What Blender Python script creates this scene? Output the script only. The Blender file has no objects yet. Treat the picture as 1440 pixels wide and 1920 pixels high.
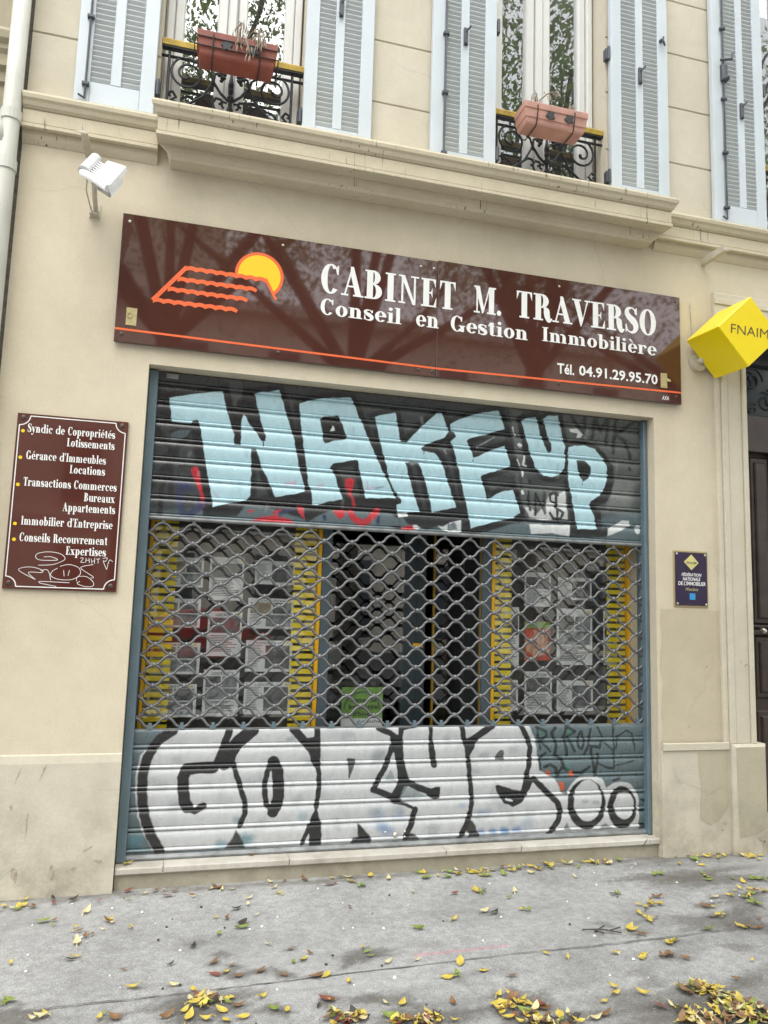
import bpy, math, random
import numpy as np
from mathutils import Vector, Matrix

# ------------------------------------------------------------------ camera, light, exposure
scene = bpy.context.scene
col = scene.collection
cam_data = bpy.data.cameras.new("camera")
cam = bpy.data.objects.new("camera", cam_data)
col.objects.link(cam)
def camera_matrix(loc, yaw, pitch, roll):
    m = Matrix.Rotation(math.radians(yaw), 3, 'Z') @ Matrix.Rotation(math.radians(pitch), 3, 'X') @ Matrix.Rotation(math.radians(roll), 3, 'Y')
    r, f, u = m.col[0], m.col[1], m.col[2]
    out = Matrix(((r.x, u.x, -f.x, loc[0]), (r.y, u.y, -f.y, loc[1]), (r.z, u.z, -f.z, loc[2]), (0, 0, 0, 1)))
    return out
cam.matrix_world = camera_matrix((0.0, -4.4, 1.51), -15.0184, 7.1293, -1.7312)
cam_data.sensor_fit = 'VERTICAL'
cam_data.sensor_height = 36.0
cam_data.lens = 26.80
cam_data.clip_start = 0.05
cam_data.clip_end = 500
scene.camera = cam

SUN_ELEV, SUN_AZ = 58.0, 195.0          # high behind the viewer, veiled by cloud
world = bpy.data.worlds.new("World")
scene.world = world
world.use_nodes = True
wn, wl = world.node_tree.nodes, world.node_tree.links
bg = wn["Background"]
sky = wn.new("ShaderNodeTexSky")
sky.sky_type = 'NISHITA'
sky.sun_disc = False
sky.sun_elevation = math.radians(SUN_ELEV)
sky.sun_rotation = math.radians(SUN_AZ)
sky.air_density = 1.0
sky.dust_density = 4.0
hs = wn.new("ShaderNodeHueSaturation")
hs.inputs["Saturation"].default_value = 0.30
wl.new(sky.outputs[0], hs.inputs["Color"])
cloud = wn.new("ShaderNodeMix"); cloud.data_type = 'RGBA'          # even veil of cloud over the blue sky
cloud.inputs[0].default_value = 0.62
cloud.inputs[7].default_value = (5.65, 5.85, 6.0, 1)
wl.new(hs.outputs[0], cloud.inputs[6])
wl.new(cloud.outputs[2], bg.inputs["Color"])
bg.inputs["Strength"].default_value = 0.15

sun_data = bpy.data.lights.new("sun", 'SUN')
sun_data.energy = 0.9
sun_data.angle = math.radians(55)
sun_data.color = (1.0, 0.98, 0.94)
sun = bpy.data.objects.new("sun", sun_data)
col.objects.link(sun)
sun_dir = Vector((math.sin(math.radians(SUN_AZ)) * math.cos(math.radians(SUN_ELEV)), math.cos(math.radians(SUN_AZ)) * math.cos(math.radians(SUN_ELEV)), math.sin(math.radians(SUN_ELEV))))
sun.rotation_euler = sun_dir.to_track_quat('Z', 'Y').to_euler()
sun.location = (0, -10, 30)

scene.view_settings.view_transform = 'Standard'
scene.view_settings.look = 'None'
scene.view_settings.exposure = 1.62
scene.view_settings.gamma = 1.0

random.seed(7)
rng = np.random.default_rng(7)

# ------------------------------------------------------------------ measured tables (metres / millimetres on the facade plane)
GRAFFITI_UPPER = [('p', 'smoke', 1, 60, 0, [-257, 2847, -217, 2713, -171, 2007, 552, 2096, 1315, 2082, 2145, 2081, 2471, 2088, 3023, 2223, 3040, 2923, 2062, 2888]),
 ('p', 'grey', 0.75, 80, 0, [2412, 2827, 3047, 2867, 3030, 2209, 2709, 2183, 2471, 2289]),
 ('p', 'lightgrey', 0.5, 70, 0, [2786, 2392, 2970, 2391, 2938, 2224, 2762, 2220]),
 ('p', 'grey', 0.8, 30, 0, [2040, 2842, 2139, 2820, 2144, 2263, 2104, 2322, 2069, 2503, 2196, 2336, 2427, 2353, 2457, 2127, 2155, 2109, 2110, 2396]),
 ('p', 'black', 0.97, 14, 34, [-107, 2686, 22, 2718, 117, 2741, 196, 2759, 289, 2759, 385, 2762, 519, 2797, 530, 2799, 546, 2754, 582, 2648, 630, 2515, 658, 2398, 682, 2297, 705, 2237, 715, 2186, 624, 2162, 536, 2141, 511, 2200, 481, 2257, 515, 2188, 484, 2253, 448, 2317, 429, 2378, 409, 2425, 380, 2425, 388, 2296, 391, 2146, 371, 2114, 271, 2089, 179, 2059, 161, 2152, 137, 2249, 115, 2358, 93, 2466, 75, 2548, 62, 2568, 37, 2565, 27, 2543, -82, 2542, -95, 2626]),
 ('p', 'black', 0.97, 14, 34, [658, 2725, 722, 2752, 796, 2774, 889, 2788, 976, 2799, 992, 2770, 1034, 2674, 1059, 2629, 1091, 2556, 1136, 2466, 1180, 2376, 1212, 2320, 1250, 2247, 1279, 2187, 1090, 2172, 1075, 2240, 1052, 2325, 1035, 2402, 1017, 2408, 950, 2390, 882, 2373, 862, 2345, 896, 2296, 916, 2229, 934, 2196, 945, 2157, 834, 2129, 792, 2110, 761, 2113, 758, 2178, 739, 2222, 729, 2255, 717, 2345, 695, 2458, 676, 2571, 664, 2656]),
 ('p', 'black', 0.97, 14, 34, [1135, 2690, 1200, 2711, 1263, 2727, 1273, 2700, 1287, 2629, 1305, 2542, 1341, 2542, 1442, 2656, 1540, 2751, 1574, 2757, 1591, 2712, 1610, 2671, 1627, 2642, 1593, 2597, 1488, 2549, 1440, 2518, 1446, 2497, 1527, 2492, 1558, 2468, 1578, 2433, 1597, 2393, 1624, 2311, 1657, 2219, 1684, 2152, 1609, 2134, 1523, 2110, 1509, 2179, 1476, 2301, 1449, 2376, 1424, 2421, 1381, 2426, 1340, 2412, 1365, 2328, 1398, 2225, 1424, 2156, 1441, 2110, 1296, 2097, 1289, 2144, 1319, 2155, 1318, 2178, 1277, 2228, 1240, 2295, 1229, 2344, 1206, 2425, 1182, 2499, 1152, 2614]),
 ('p', 'black', 0.97, 14, 34, [1634, 2692, 1698, 2725, 1767, 2756, 1851, 2785, 1968, 2811, 1988, 2756, 2010, 2693, 1866, 2639, 1764, 2606, 1750, 2590, 1778, 2528, 1794, 2484, 1829, 2496, 1919, 2543, 2013, 2580, 2030, 2531, 2058, 2447, 1972, 2416, 1857, 2374, 1848, 2358, 1864, 2311, 1884, 2252, 1894, 2221, 1917, 2230, 1987, 2274, 2071, 2293, 2098, 2230, 2126, 2147, 2073, 2108, 1938, 2075, 1786, 2025, 1772, 2095, 1752, 2177, 1718, 2306, 1691, 2418, 1664, 2519, 1639, 2577, 1671, 2610, 1661, 2639, 1636, 2649]),
 ('p', 'black', 0.97, 14, 34, [2128, 2760, 2171, 2780, 2236, 2795, 2262, 2690, 2288, 2625, 2314, 2573, 2332, 2561, 2350, 2572, 2346, 2616, 2324, 2662, 2302, 2734, 2287, 2781, 2316, 2807, 2397, 2820, 2408, 2758, 2427, 2678, 2446, 2611, 2449, 2523, 2442, 2462, 2405, 2418, 2347, 2396, 2289, 2403, 2238, 2446, 2202, 2523, 2165, 2641]),
 ('p', 'black', 0.97, 14, 34, [2471, 2606, 2516, 2624, 2591, 2629, 2666, 2613, 2726, 2559, 2760, 2500, 2765, 2432, 2744, 2355, 2702, 2297, 2642, 2256, 2628, 2225, 2664, 2153, 2680, 2070, 2538, 2062, 2519, 2158, 2494, 2290, 2471, 2389]),
 ('s', 'black', 0.9, 20, 50, [-145, 2715, -119, 2552]),
 ('s', 'black', 0.95, 12, 64, [53, 2551, 84, 2383, 117, 2220, 150, 2059]),
 ('p', 'smoke2', 0.9, 12, 0, [224, 2805, 314, 2803, 312, 2729, 286, 2703, 275, 2665, 263, 2678, 240, 2761]),
 ('p', 'black', 0.95, 14, 0, [125, 2003, 125, 2047, 175, 2082, 706, 2197, 763, 2184, 947, 2168, 1275, 2208, 1300, 2078, 1548, 2117, 1721, 2175, 1767, 2059, 1780, 2001, 1724, 1986, 1723, 2068, 1489, 2002, 1367, 2030, 1287, 2110, 1237, 2095, 893, 2085, 803, 2048, 743, 2008, 658, 2037, 490, 2076, 367, 2084, 317, 2015]),
 ('p', 'black', 0.95, 10, 0, [1237, 2101, 1314, 2100, 1317, 2013, 1245, 2009, 1327, 1976, 1306, 2061]),
 ('p', 'black', 0.95, 8, 0, [2486, 2089, 2761, 2091, 2761, 2021, 2486, 2003]),
 ('p', 'black', 0.95, 10, 0, [2727, 2607, 2772, 2556, 2811, 2504, 2818, 2415, 2793, 2310, 2747, 2246, 2649, 2218, 2628, 2242, 2725, 2299, 2771, 2432]),
 ('p', 'black', 0.95, 10, 0, [2649, 2220, 2709, 2196, 2727, 2083, 2671, 2080]),
 ('p', 'black', 0.95, 12, 0, [1780, 2018, 1925, 2068, 2126, 2141, 2145, 2081, 2022, 2056, 1894, 2007, 1781, 1989]),
 ('p', 'black', 0.9, 10, 0, [2082, 2308, 2110, 2290, 2147, 2142, 2183, 2104, 2070, 2098, 2126, 2140]),
 ('s', 'black', 0.95, 14, 48, [1987, 2805, 2028, 2673, 2069, 2503, 2096, 2431]),
 ('s', 'black', 0.95, 12, 38, [2113, 2767, 2141, 2658, 2173, 2521, 2209, 2444]),
 ('p', 'sky', 1, 3, 0, [-107, 2686, 22, 2718, 117, 2741, 196, 2759, 289, 2759, 385, 2762, 519, 2797, 530, 2799, 546, 2754, 582, 2648, 630, 2515, 658, 2398, 682, 2297, 705, 2237, 715, 2186, 624, 2162, 536, 2141, 511, 2200, 481, 2257, 515, 2188, 484, 2253, 448, 2317, 429, 2378, 409, 2425, 380, 2425, 388, 2296, 391, 2146, 371, 2114, 271, 2089, 179, 2059, 161, 2152, 137, 2249, 115, 2358, 93, 2466, 75, 2548, 62, 2568, 37, 2565, 27, 2543, -82, 2542, -95, 2626]),
 ('p', 'sky', 1, 3, 0, [658, 2725, 722, 2752, 796, 2774, 889, 2788, 976, 2799, 992, 2770, 1034, 2674, 1059, 2629, 1091, 2556, 1136, 2466, 1180, 2376, 1212, 2320, 1250, 2247, 1279, 2187, 1090, 2172, 1075, 2240, 1052, 2325, 1035, 2402, 1017, 2408, 950, 2390, 882, 2373, 862, 2345, 896, 2296, 916, 2229, 934, 2196, 945, 2157, 834, 2129, 792, 2110, 761, 2113, 758, 2178, 739, 2222, 729, 2255, 717, 2345, 695, 2458, 676, 2571, 664, 2656]),
 ('p', 'sky', 1, 3, 0, [1135, 2690, 1200, 2711, 1263, 2727, 1273, 2700, 1287, 2629, 1305, 2542, 1341, 2542, 1442, 2656, 1540, 2751, 1574, 2757, 1591, 2712, 1610, 2671, 1627, 2642, 1593, 2597, 1488, 2549, 1440, 2518, 1446, 2497, 1527, 2492, 1558, 2468, 1578, 2433, 1597, 2393, 1624, 2311, 1657, 2219, 1684, 2152, 1609, 2134, 1523, 2110, 1509, 2179, 1476, 2301, 1449, 2376, 1424, 2421, 1381, 2426, 1340, 2412, 1365, 2328, 1398, 2225, 1424, 2156, 1441, 2110, 1296, 2097, 1289, 2144, 1319, 2155, 1318, 2178, 1277, 2228, 1240, 2295, 1229, 2344, 1206, 2425, 1182, 2499, 1152, 2614]),
 ('p', 'sky', 1, 3, 0, [1634, 2692, 1698, 2725, 1767, 2756, 1851, 2785, 1968, 2811, 1988, 2756, 2010, 2693, 1866, 2639, 1764, 2606, 1750, 2590, 1778, 2528, 1794, 2484, 1829, 2496, 1919, 2543, 2013, 2580, 2030, 2531, 2058, 2447, 1972, 2416, 1857, 2374, 1848, 2358, 1864, 2311, 1884, 2252, 1894, 2221, 1917, 2230, 1987, 2274, 2071, 2293, 2098, 2230, 2126, 2147, 2073, 2108, 1938, 2075, 1786, 2025, 1772, 2095, 1752, 2177, 1718, 2306, 1691, 2418, 1664, 2519, 1639, 2577, 1671, 2610, 1661, 2639, 1636, 2649]),
 ('p', 'sky', 1, 3, 0, [2128, 2760, 2171, 2780, 2236, 2795, 2262, 2690, 2288, 2625, 2314, 2573, 2332, 2561, 2350, 2572, 2346, 2616, 2324, 2662, 2302, 2734, 2287, 2781, 2316, 2807, 2397, 2820, 2408, 2758, 2427, 2678, 2446, 2611, 2449, 2523, 2442, 2462, 2405, 2418, 2347, 2396, 2289, 2403, 2238, 2446, 2202, 2523, 2165, 2641]),
 ('p', 'sky', 1, 3, 0, [2471, 2606, 2516, 2624, 2591, 2629, 2666, 2613, 2726, 2559, 2760, 2500, 2765, 2432, 2744, 2355, 2702, 2297, 2642, 2256, 2628, 2225, 2664, 2153, 2680, 2070, 2538, 2062, 2519, 2158, 2494, 2290, 2471, 2389]),
 ('p', 'black', 1, 4, 0, [196, 2758, 223, 2810, 316, 2803, 385, 2762, 398, 2715, 415, 2648, 442, 2559, 466, 2505, 463, 2476, 440, 2474, 408, 2522, 370, 2564, 325, 2633, 315, 2570, 319, 2437, 281, 2438, 275, 2499, 250, 2575, 217, 2674]),
 ('p', 'smoke2', 0.8, 12, 0, [223, 2822, 312, 2826, 312, 2729, 286, 2703, 275, 2665, 263, 2678, 240, 2761]),
 ('p', 'black', 1, 4, 0, [784, 2639, 807, 2658, 899, 2676, 917, 2645, 959, 2544, 951, 2529, 876, 2511, 825, 2495, 810, 2511, 808, 2560, 791, 2616]),
 ('p', 'white', 1, 3, 0, [856, 2575, 869, 2612, 886, 2577]),
 ('p', 'black', 1, 4, 0, [2531, 2526, 2591, 2528, 2639, 2490, 2643, 2450, 2620, 2407, 2583, 2386, 2560, 2410, 2538, 2483]),
 ('p', 'white', 0.9, 5, 0, [1296, 2096, 1303, 2066, 1366, 2077, 1359, 2102]),
 ('s', 'black', 1, 2, 4, [451, 2475, 453, 2442]),
 ('s', 'black', 1, 2, 4, [1460, 2493, 1461, 2469]),
 ('s', 'black', 1, 2, 4, [1794, 2487, 1795, 2463]),
 ('s', 'black', 1, 2, 4, [2577, 2387, 2577, 2363]),
 ('s', 'black', 1, 2, 4, [1892, 2225, 1893, 2209]),
 ('s', 'white', 0.35, 8, 9, [1816, 2556, 1886, 2598, 1937, 2630]),
 ('s', 'white', 0.45, 5, 9, [1595, 2516, 1609, 2493]),
 ('p', 'red', 0.95, 5, 0, [39, 2266, 53, 2292, 73, 2297, 92, 2257, 107, 2176, 126, 2112, 132, 2055, 119, 2057, 99, 2137, 68, 2209]),
 ('p', 'red', 0.9, 5, 0, [493, 2010, 558, 2028, 631, 2018, 671, 1979, 495, 1980]),
 ('p', 'red', 0.9, 5, 0, [400, 1970, 415, 1999, 468, 2021, 555, 2040, 557, 1996]),
 ('s', 'red', 0.8, 5, 12, [385, 2049, 412, 2054]),
 ('s', 'red', 0.8, 3, 5, [399, 2047, 402, 2020]),
 ('s', 'red', 0.85, 5, 18, [535, 2052, 570, 2062]),
 ('p', 'red', 0.95, 9, 0, [954, 2280, 989, 2292, 1013, 2282, 1014, 2233, 992, 2197, 965, 2224]),
 ('s', 'red', 0.7, 8, 20, [986, 2199, 1011, 2161, 1021, 2122]),
 ('p', 'red', 0.95, 5, 0, [669, 2099, 708, 2096, 716, 2051, 723, 2016, 697, 2036, 679, 2060]),
 ('p', 'red', 0.95, 9, 0, [893, 2085, 967, 2090, 963, 2050, 935, 2034, 908, 2049]),
 ('s', 'red', 0.95, 6, 40, [999, 2080, 1021, 2042, 1063, 2018, 1106, 2030, 1137, 2063, 1166, 2099]),
 ('p', 'red', 0.95, 7, 0, [1326, 1999, 1368, 2019, 1401, 2021, 1414, 1981, 1427, 1955, 1400, 1942, 1333, 1973]),
 ('p', 'navy', 0.7, 12, 0, [562, 2064, 656, 2081, 634, 2058, 564, 2031]),
 ('s', 'navy', 0.75, 12, 40, [17, 2186, -13, 2135, -9, 2060, 12, 2013, 54, 2012, 123, 2074]),
 ('s', 'navy', 0.6, 16, 34, [-29, 2188, 45, 2161]),
 ('s', 'navy', 0.9, 6, 18, [838, 2045, 841, 2028]),
 ('s', 'navy', 0.9, 6, 20, [1177, 2060, 1175, 2028]),
 ('s', 'pink', 0.5, 14, 20, [604, 2229, 654, 2239]),
 ('s', 'pink', 0.45, 12, 18, [784, 2225, 824, 2237]),
 ('s', 'pink', 0.6, 6, 10, [1098, 2279, 1105, 2231, 1143, 2245]),
 ('s', 'navy', 0.5, 9, 10, [1155, 2240, 1202, 2252]),
 ('s', 'pink', 0.4, 10, 14, [182, 2148, 199, 2125]),
 ('p', 'white', 0.95, 4, 0, [1401, 2025, 1422, 2028, 1459, 2009, 1428, 1999, 1407, 2003]),
 ('p', 'white', 0.95, 4, 0, [1562, 2030, 1599, 2023, 1630, 2048, 1631, 1998, 1606, 2000]),
 ('p', 'white', 0.9, 5, 0, [1636, 2052, 1716, 2074, 1721, 2003, 1693, 1981, 1625, 1986, 1636, 2016]),
 ('s', 'navy', 0.6, 20, 30, [1667, 2045, 1673, 2036]),
 ('p', 'base', 0.8, 10, 0, [1627, 2039, 1667, 2053, 1699, 2014, 1637, 1999]),
 ('p', 'white', 0.95, 4, 0, [2187, 2075, 2482, 2082, 2482, 2013, 2355, 2026, 2208, 2014]),
 ('p', 'white', 0.95, 5, 0, [2765, 2075, 2875, 2139, 2929, 2143, 2936, 2112, 2859, 2069, 2764, 2028]),
 ('s', 'white', 0.95, 5, 42, [2990, 2091, 2990, 2074]),
 ('p', 'white', 0.9, 5, 0, [2471, 2736, 2531, 2742, 2580, 2705, 2568, 2682, 2535, 2680, 2539, 2708, 2486, 2717]),
 ('s', 'white', 0.9, 5, 16, [2115, 2600, 2122, 2587]),
 ('s', 'white', 0.9, 5, 14, [2151, 2519, 2145, 2465, 2166, 2457]),
 ('s', 'white', 0.9, 5, 12, [2141, 2418, 2138, 2385]),
 ('s', 'white', 0.9, 5, 9, [2067, 2707, 2084, 2653]),
 ('s', 'white', 0.9, 5, 18, [2111, 2596, 2128, 2591]),
 ('s', 'white', 0.9, 5, 9, [2102, 2493, 2122, 2458]),
 ('s', 'white', 0.9, 5, 18, [2139, 2289, 2143, 2276]),
 ('p', 'white', 0.85, 12, 0, [2154, 2185, 2197, 2184, 2247, 2148, 2311, 2218, 2326, 2279, 2384, 2276, 2449, 2314, 2471, 2122, 2406, 2124, 2319, 2109, 2254, 2109, 2197, 2118]),
 ('s', 'black', 0.95, 5, 17, [2182, 2289, 2188, 2197, 2197, 2171]),
 ('s', 'black', 0.95, 5, 17, [2235, 2279, 2234, 2140]),
 ('s', 'black', 0.95, 5, 17, [2233, 2279, 2304, 2155]),
 ('s', 'black', 0.95, 5, 17, [2295, 2293, 2301, 2151]),
 ('s', 'black', 0.95, 5, 17, [2395, 2277, 2362, 2298, 2334, 2273, 2344, 2240, 2380, 2222, 2377, 2196]),
 ('s', 'black', 0.95, 5, 17, [2337, 2160, 2369, 2122, 2420, 2128, 2435, 2166, 2391, 2190]),
 ('s', 'black', 0.95, 5, 17, [2380, 2302, 2395, 2110]),
 ('s', 'black', 0.9, 7, 22, [2194, 2356, 2196, 2349]),
 ('s', 'black', 0.85, 9, 26, [2494, 2824, 2546, 2764, 2602, 2707]),
 ('s', 'black', 0.85, 9, 26, [2593, 2841, 2602, 2714]),
 ('s', 'black', 0.85, 9, 26, [2651, 2684, 2675, 2835, 2712, 2738, 2774, 2834, 2756, 2665]),
 ('s', 'black', 0.85, 9, 26, [2832, 2832, 2809, 2600]),
 ('s', 'black', 0.85, 9, 26, [2992, 2844, 2827, 2727, 2904, 2685, 2945, 2570]),
 ('s', 'black', 0.85, 9, 26, [2933, 2499, 2937, 2493]),
 ('s', 'black', 0.85, 10, 36, [-158, 2504, -133, 2441, -79, 2396, -71, 2359, -106, 2342]),
 ('s', 'black', 0.85, 10, 36, [13, 2514, 6, 2453, -47, 2388, -49, 2339]),
 ('s', 'black', 0.85, 10, 15, [-84, 2484, -28, 2511, 24, 2510]),
 ('s', 'black', 0.85, 10, 34, [-83, 2298, -121, 2252, -162, 2173]),
 ('s', 'black', 0.85, 10, 32, [-78, 2298, -67, 2218, -62, 2115]),
 ('s', 'black', 0.85, 10, 30, [-99, 2232, -116, 2133, -114, 1994]),
 ('s', 'black', 0.85, 10, 26, [-15, 2287, 68, 2299]),
 ('s', 'black', 0.85, 10, 26, [-165, 2531, 13, 2520]),
 ('p', 'base', 0.6, 8, 0, [-88, 2472, -59, 2491, 24, 2504, 16, 2476, -14, 2449, -76, 2440]),
 ('s', 'white', 0.22, 24, 22, [1722, 2430, 1715, 2378]),
 ('s', 'base', 0.21, 23, 13, [1326, 2359, 1316, 2287]),
 ('s', 'white', 0.09, 19, 24, [2391, 2423, 2392, 2401]),
 ('s', 'base', 0.21, 13, 25, [2730, 2093, 2723, 2070]),
 ('s', 'white', 0.15, 27, 11, [2441, 2205, 2447, 2153]),
 ('s', 'base', 0.2, 11, 18, [997, 2608, 1006, 2560]),
 ('s', 'white', 0.14, 23, 14, [949, 2151, 948, 2107]),
 ('s', 'base', 0.14, 13, 18, [1653, 2220, 1657, 2157]),
 ('s', 'white', 0.11, 17, 15, [2412, 2299, 2420, 2262]),
 ('s', 'base', 0.21, 19, 8, [1471, 2479, 1474, 2436]),
 ('s', 'white', 0.09, 17, 19, [1273, 2362, 1279, 2326]),
 ('s', 'base', 0.18, 18, 11, [1380, 2301, 1388, 2275]),
 ('s', 'white', 0.14, 10, 19, [1411, 2524, 1411, 2502]),
 ('s', 'base', 0.13, 23, 11, [-16, 2392, -20, 2345]),
 ('s', 'white', 0.19, 21, 20, [2367, 2585, 2364, 2564]),
 ('s', 'base', 0.16, 15, 22, [2315, 2532, 2325, 2508]),
 ('s', 'white', 0.19, 22, 9, [2613, 2748, 2613, 2708]),
 ('s', 'base', 0.09, 14, 29, [638, 2630, 647, 2578]),
 ('s', 'white', 0.12, 16, 29, [2452, 2072, 2461, 2044]),
 ('s', 'base', 0.1, 26, 23, [62, 2138, 64, 2118]),
 ('s', 'white', 0.14, 19, 28, [1388, 2469, 1382, 2409]),
 ('s', 'base', 0.16, 25, 19, [322, 2228, 326, 2181]),
 ('s', 'white', 0.14, 23, 8, [1137, 2061, 1146, 2007]),
 ('s', 'base', 0.13, 13, 9, [1392, 2122, 1384, 2071]),
 ('s', 'white', 0.2, 20, 17, [1437, 2711, 1447, 2678]),
 ('s', 'base', 0.1, 24, 31, [2252, 2655, 2245, 2585]),
 ('s', 'white', 0.16, 14, 16, [85, 2260, 87, 2232]),
 ('s', 'base', 0.22, 16, 26, [1127, 2680, 1127, 2625]),
 ('s', 'white', 0.19, 12, 27, [273, 2218, 271, 2189]),
 ('s', 'base', 0.12, 20, 22, [428, 2302, 427, 2231]),
 ('s', 'white', 0.14, 12, 17, [1735, 2285, 1740, 2229]),
 ('s', 'base', 0.18, 21, 31, [715, 2078, 706, 2055]),
 ('s', 'white', 0.16, 12, 30, [2304, 2173, 2306, 2132]),
 ('s', 'base', 0.19, 10, 11, [80, 2074, 88, 2009]),
 ('s', 'white', 0.21, 15, 13, [2413, 2541, 2413, 2493]),
 ('s', 'base', 0.1, 12, 22, [730, 2589, 731, 2535]),
 ('s', 'white', 0.1, 21, 14, [2837, 2541, 2838, 2485]),
 ('s', 'base', 0.14, 16, 32, [-20, 2069, -18, 2028]),
 ('s', 'white', 0.09, 10, 9, [2766, 2258, 2765, 2209]),
 ('s', 'base', 0.2, 17, 20, [2292, 2315, 2291, 2254]),
 ('s', 'white', 0.14, 24, 17, [250, 2518, 250, 2496]),
 ('s', 'base', 0.13, 16, 32, [2425, 2723, 2431, 2656]),
 ('s', 'white', 0.14, 25, 18, [31, 2367, 26, 2344]),
 ('s', 'base', 0.08, 17, 27, [1317, 2544, 1322, 2523]),
 ('s', 'white', 0.17, 25, 28, [1827, 2146, 1836, 2077]),
 ('s', 'base', 0.21, 11, 10, [2718, 2718, 2721, 2678]),
 ('s', 'white', 0.17, 20, 17, [797, 2451, 796, 2417]),
 ('s', 'base', 0.21, 12, 25, [2397, 2484, 2388, 2421]),
 ('s', 'white', 0.13, 29, 16, [2260, 2599, 2263, 2574]),
 ('s', 'base', 0.22, 13, 11, [1633, 2383, 1630, 2316]),
 ('s', 'white', 0.16, 25, 19, [2608, 2733, 2600, 2685]),
 ('s', 'base', 0.21, 27, 8, [2897, 2221, 2907, 2199]),
 ('s', 'white', 0.18, 13, 19, [2603, 2331, 2605, 2299]),
 ('s', 'base', 0.1, 22, 27, [1337, 2689, 1346, 2633]),
 ('s', 'white', 0.13, 13, 9, [494, 2100, 484, 2043]),
 ('s', 'base', 0.2, 26, 21, [1910, 2244, 1911, 2210]),
 ('s', 'white', 0.09, 20, 18, [2704, 2127, 2709, 2104]),
 ('s', 'base', 0.17, 14, 14, [895, 2199, 900, 2139]),
 ('s', 'white', 0.12, 25, 20, [2562, 2328, 2555, 2280]),
 ('s', 'base', 0.16, 12, 25, [349, 2423, 357, 2379])]
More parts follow.
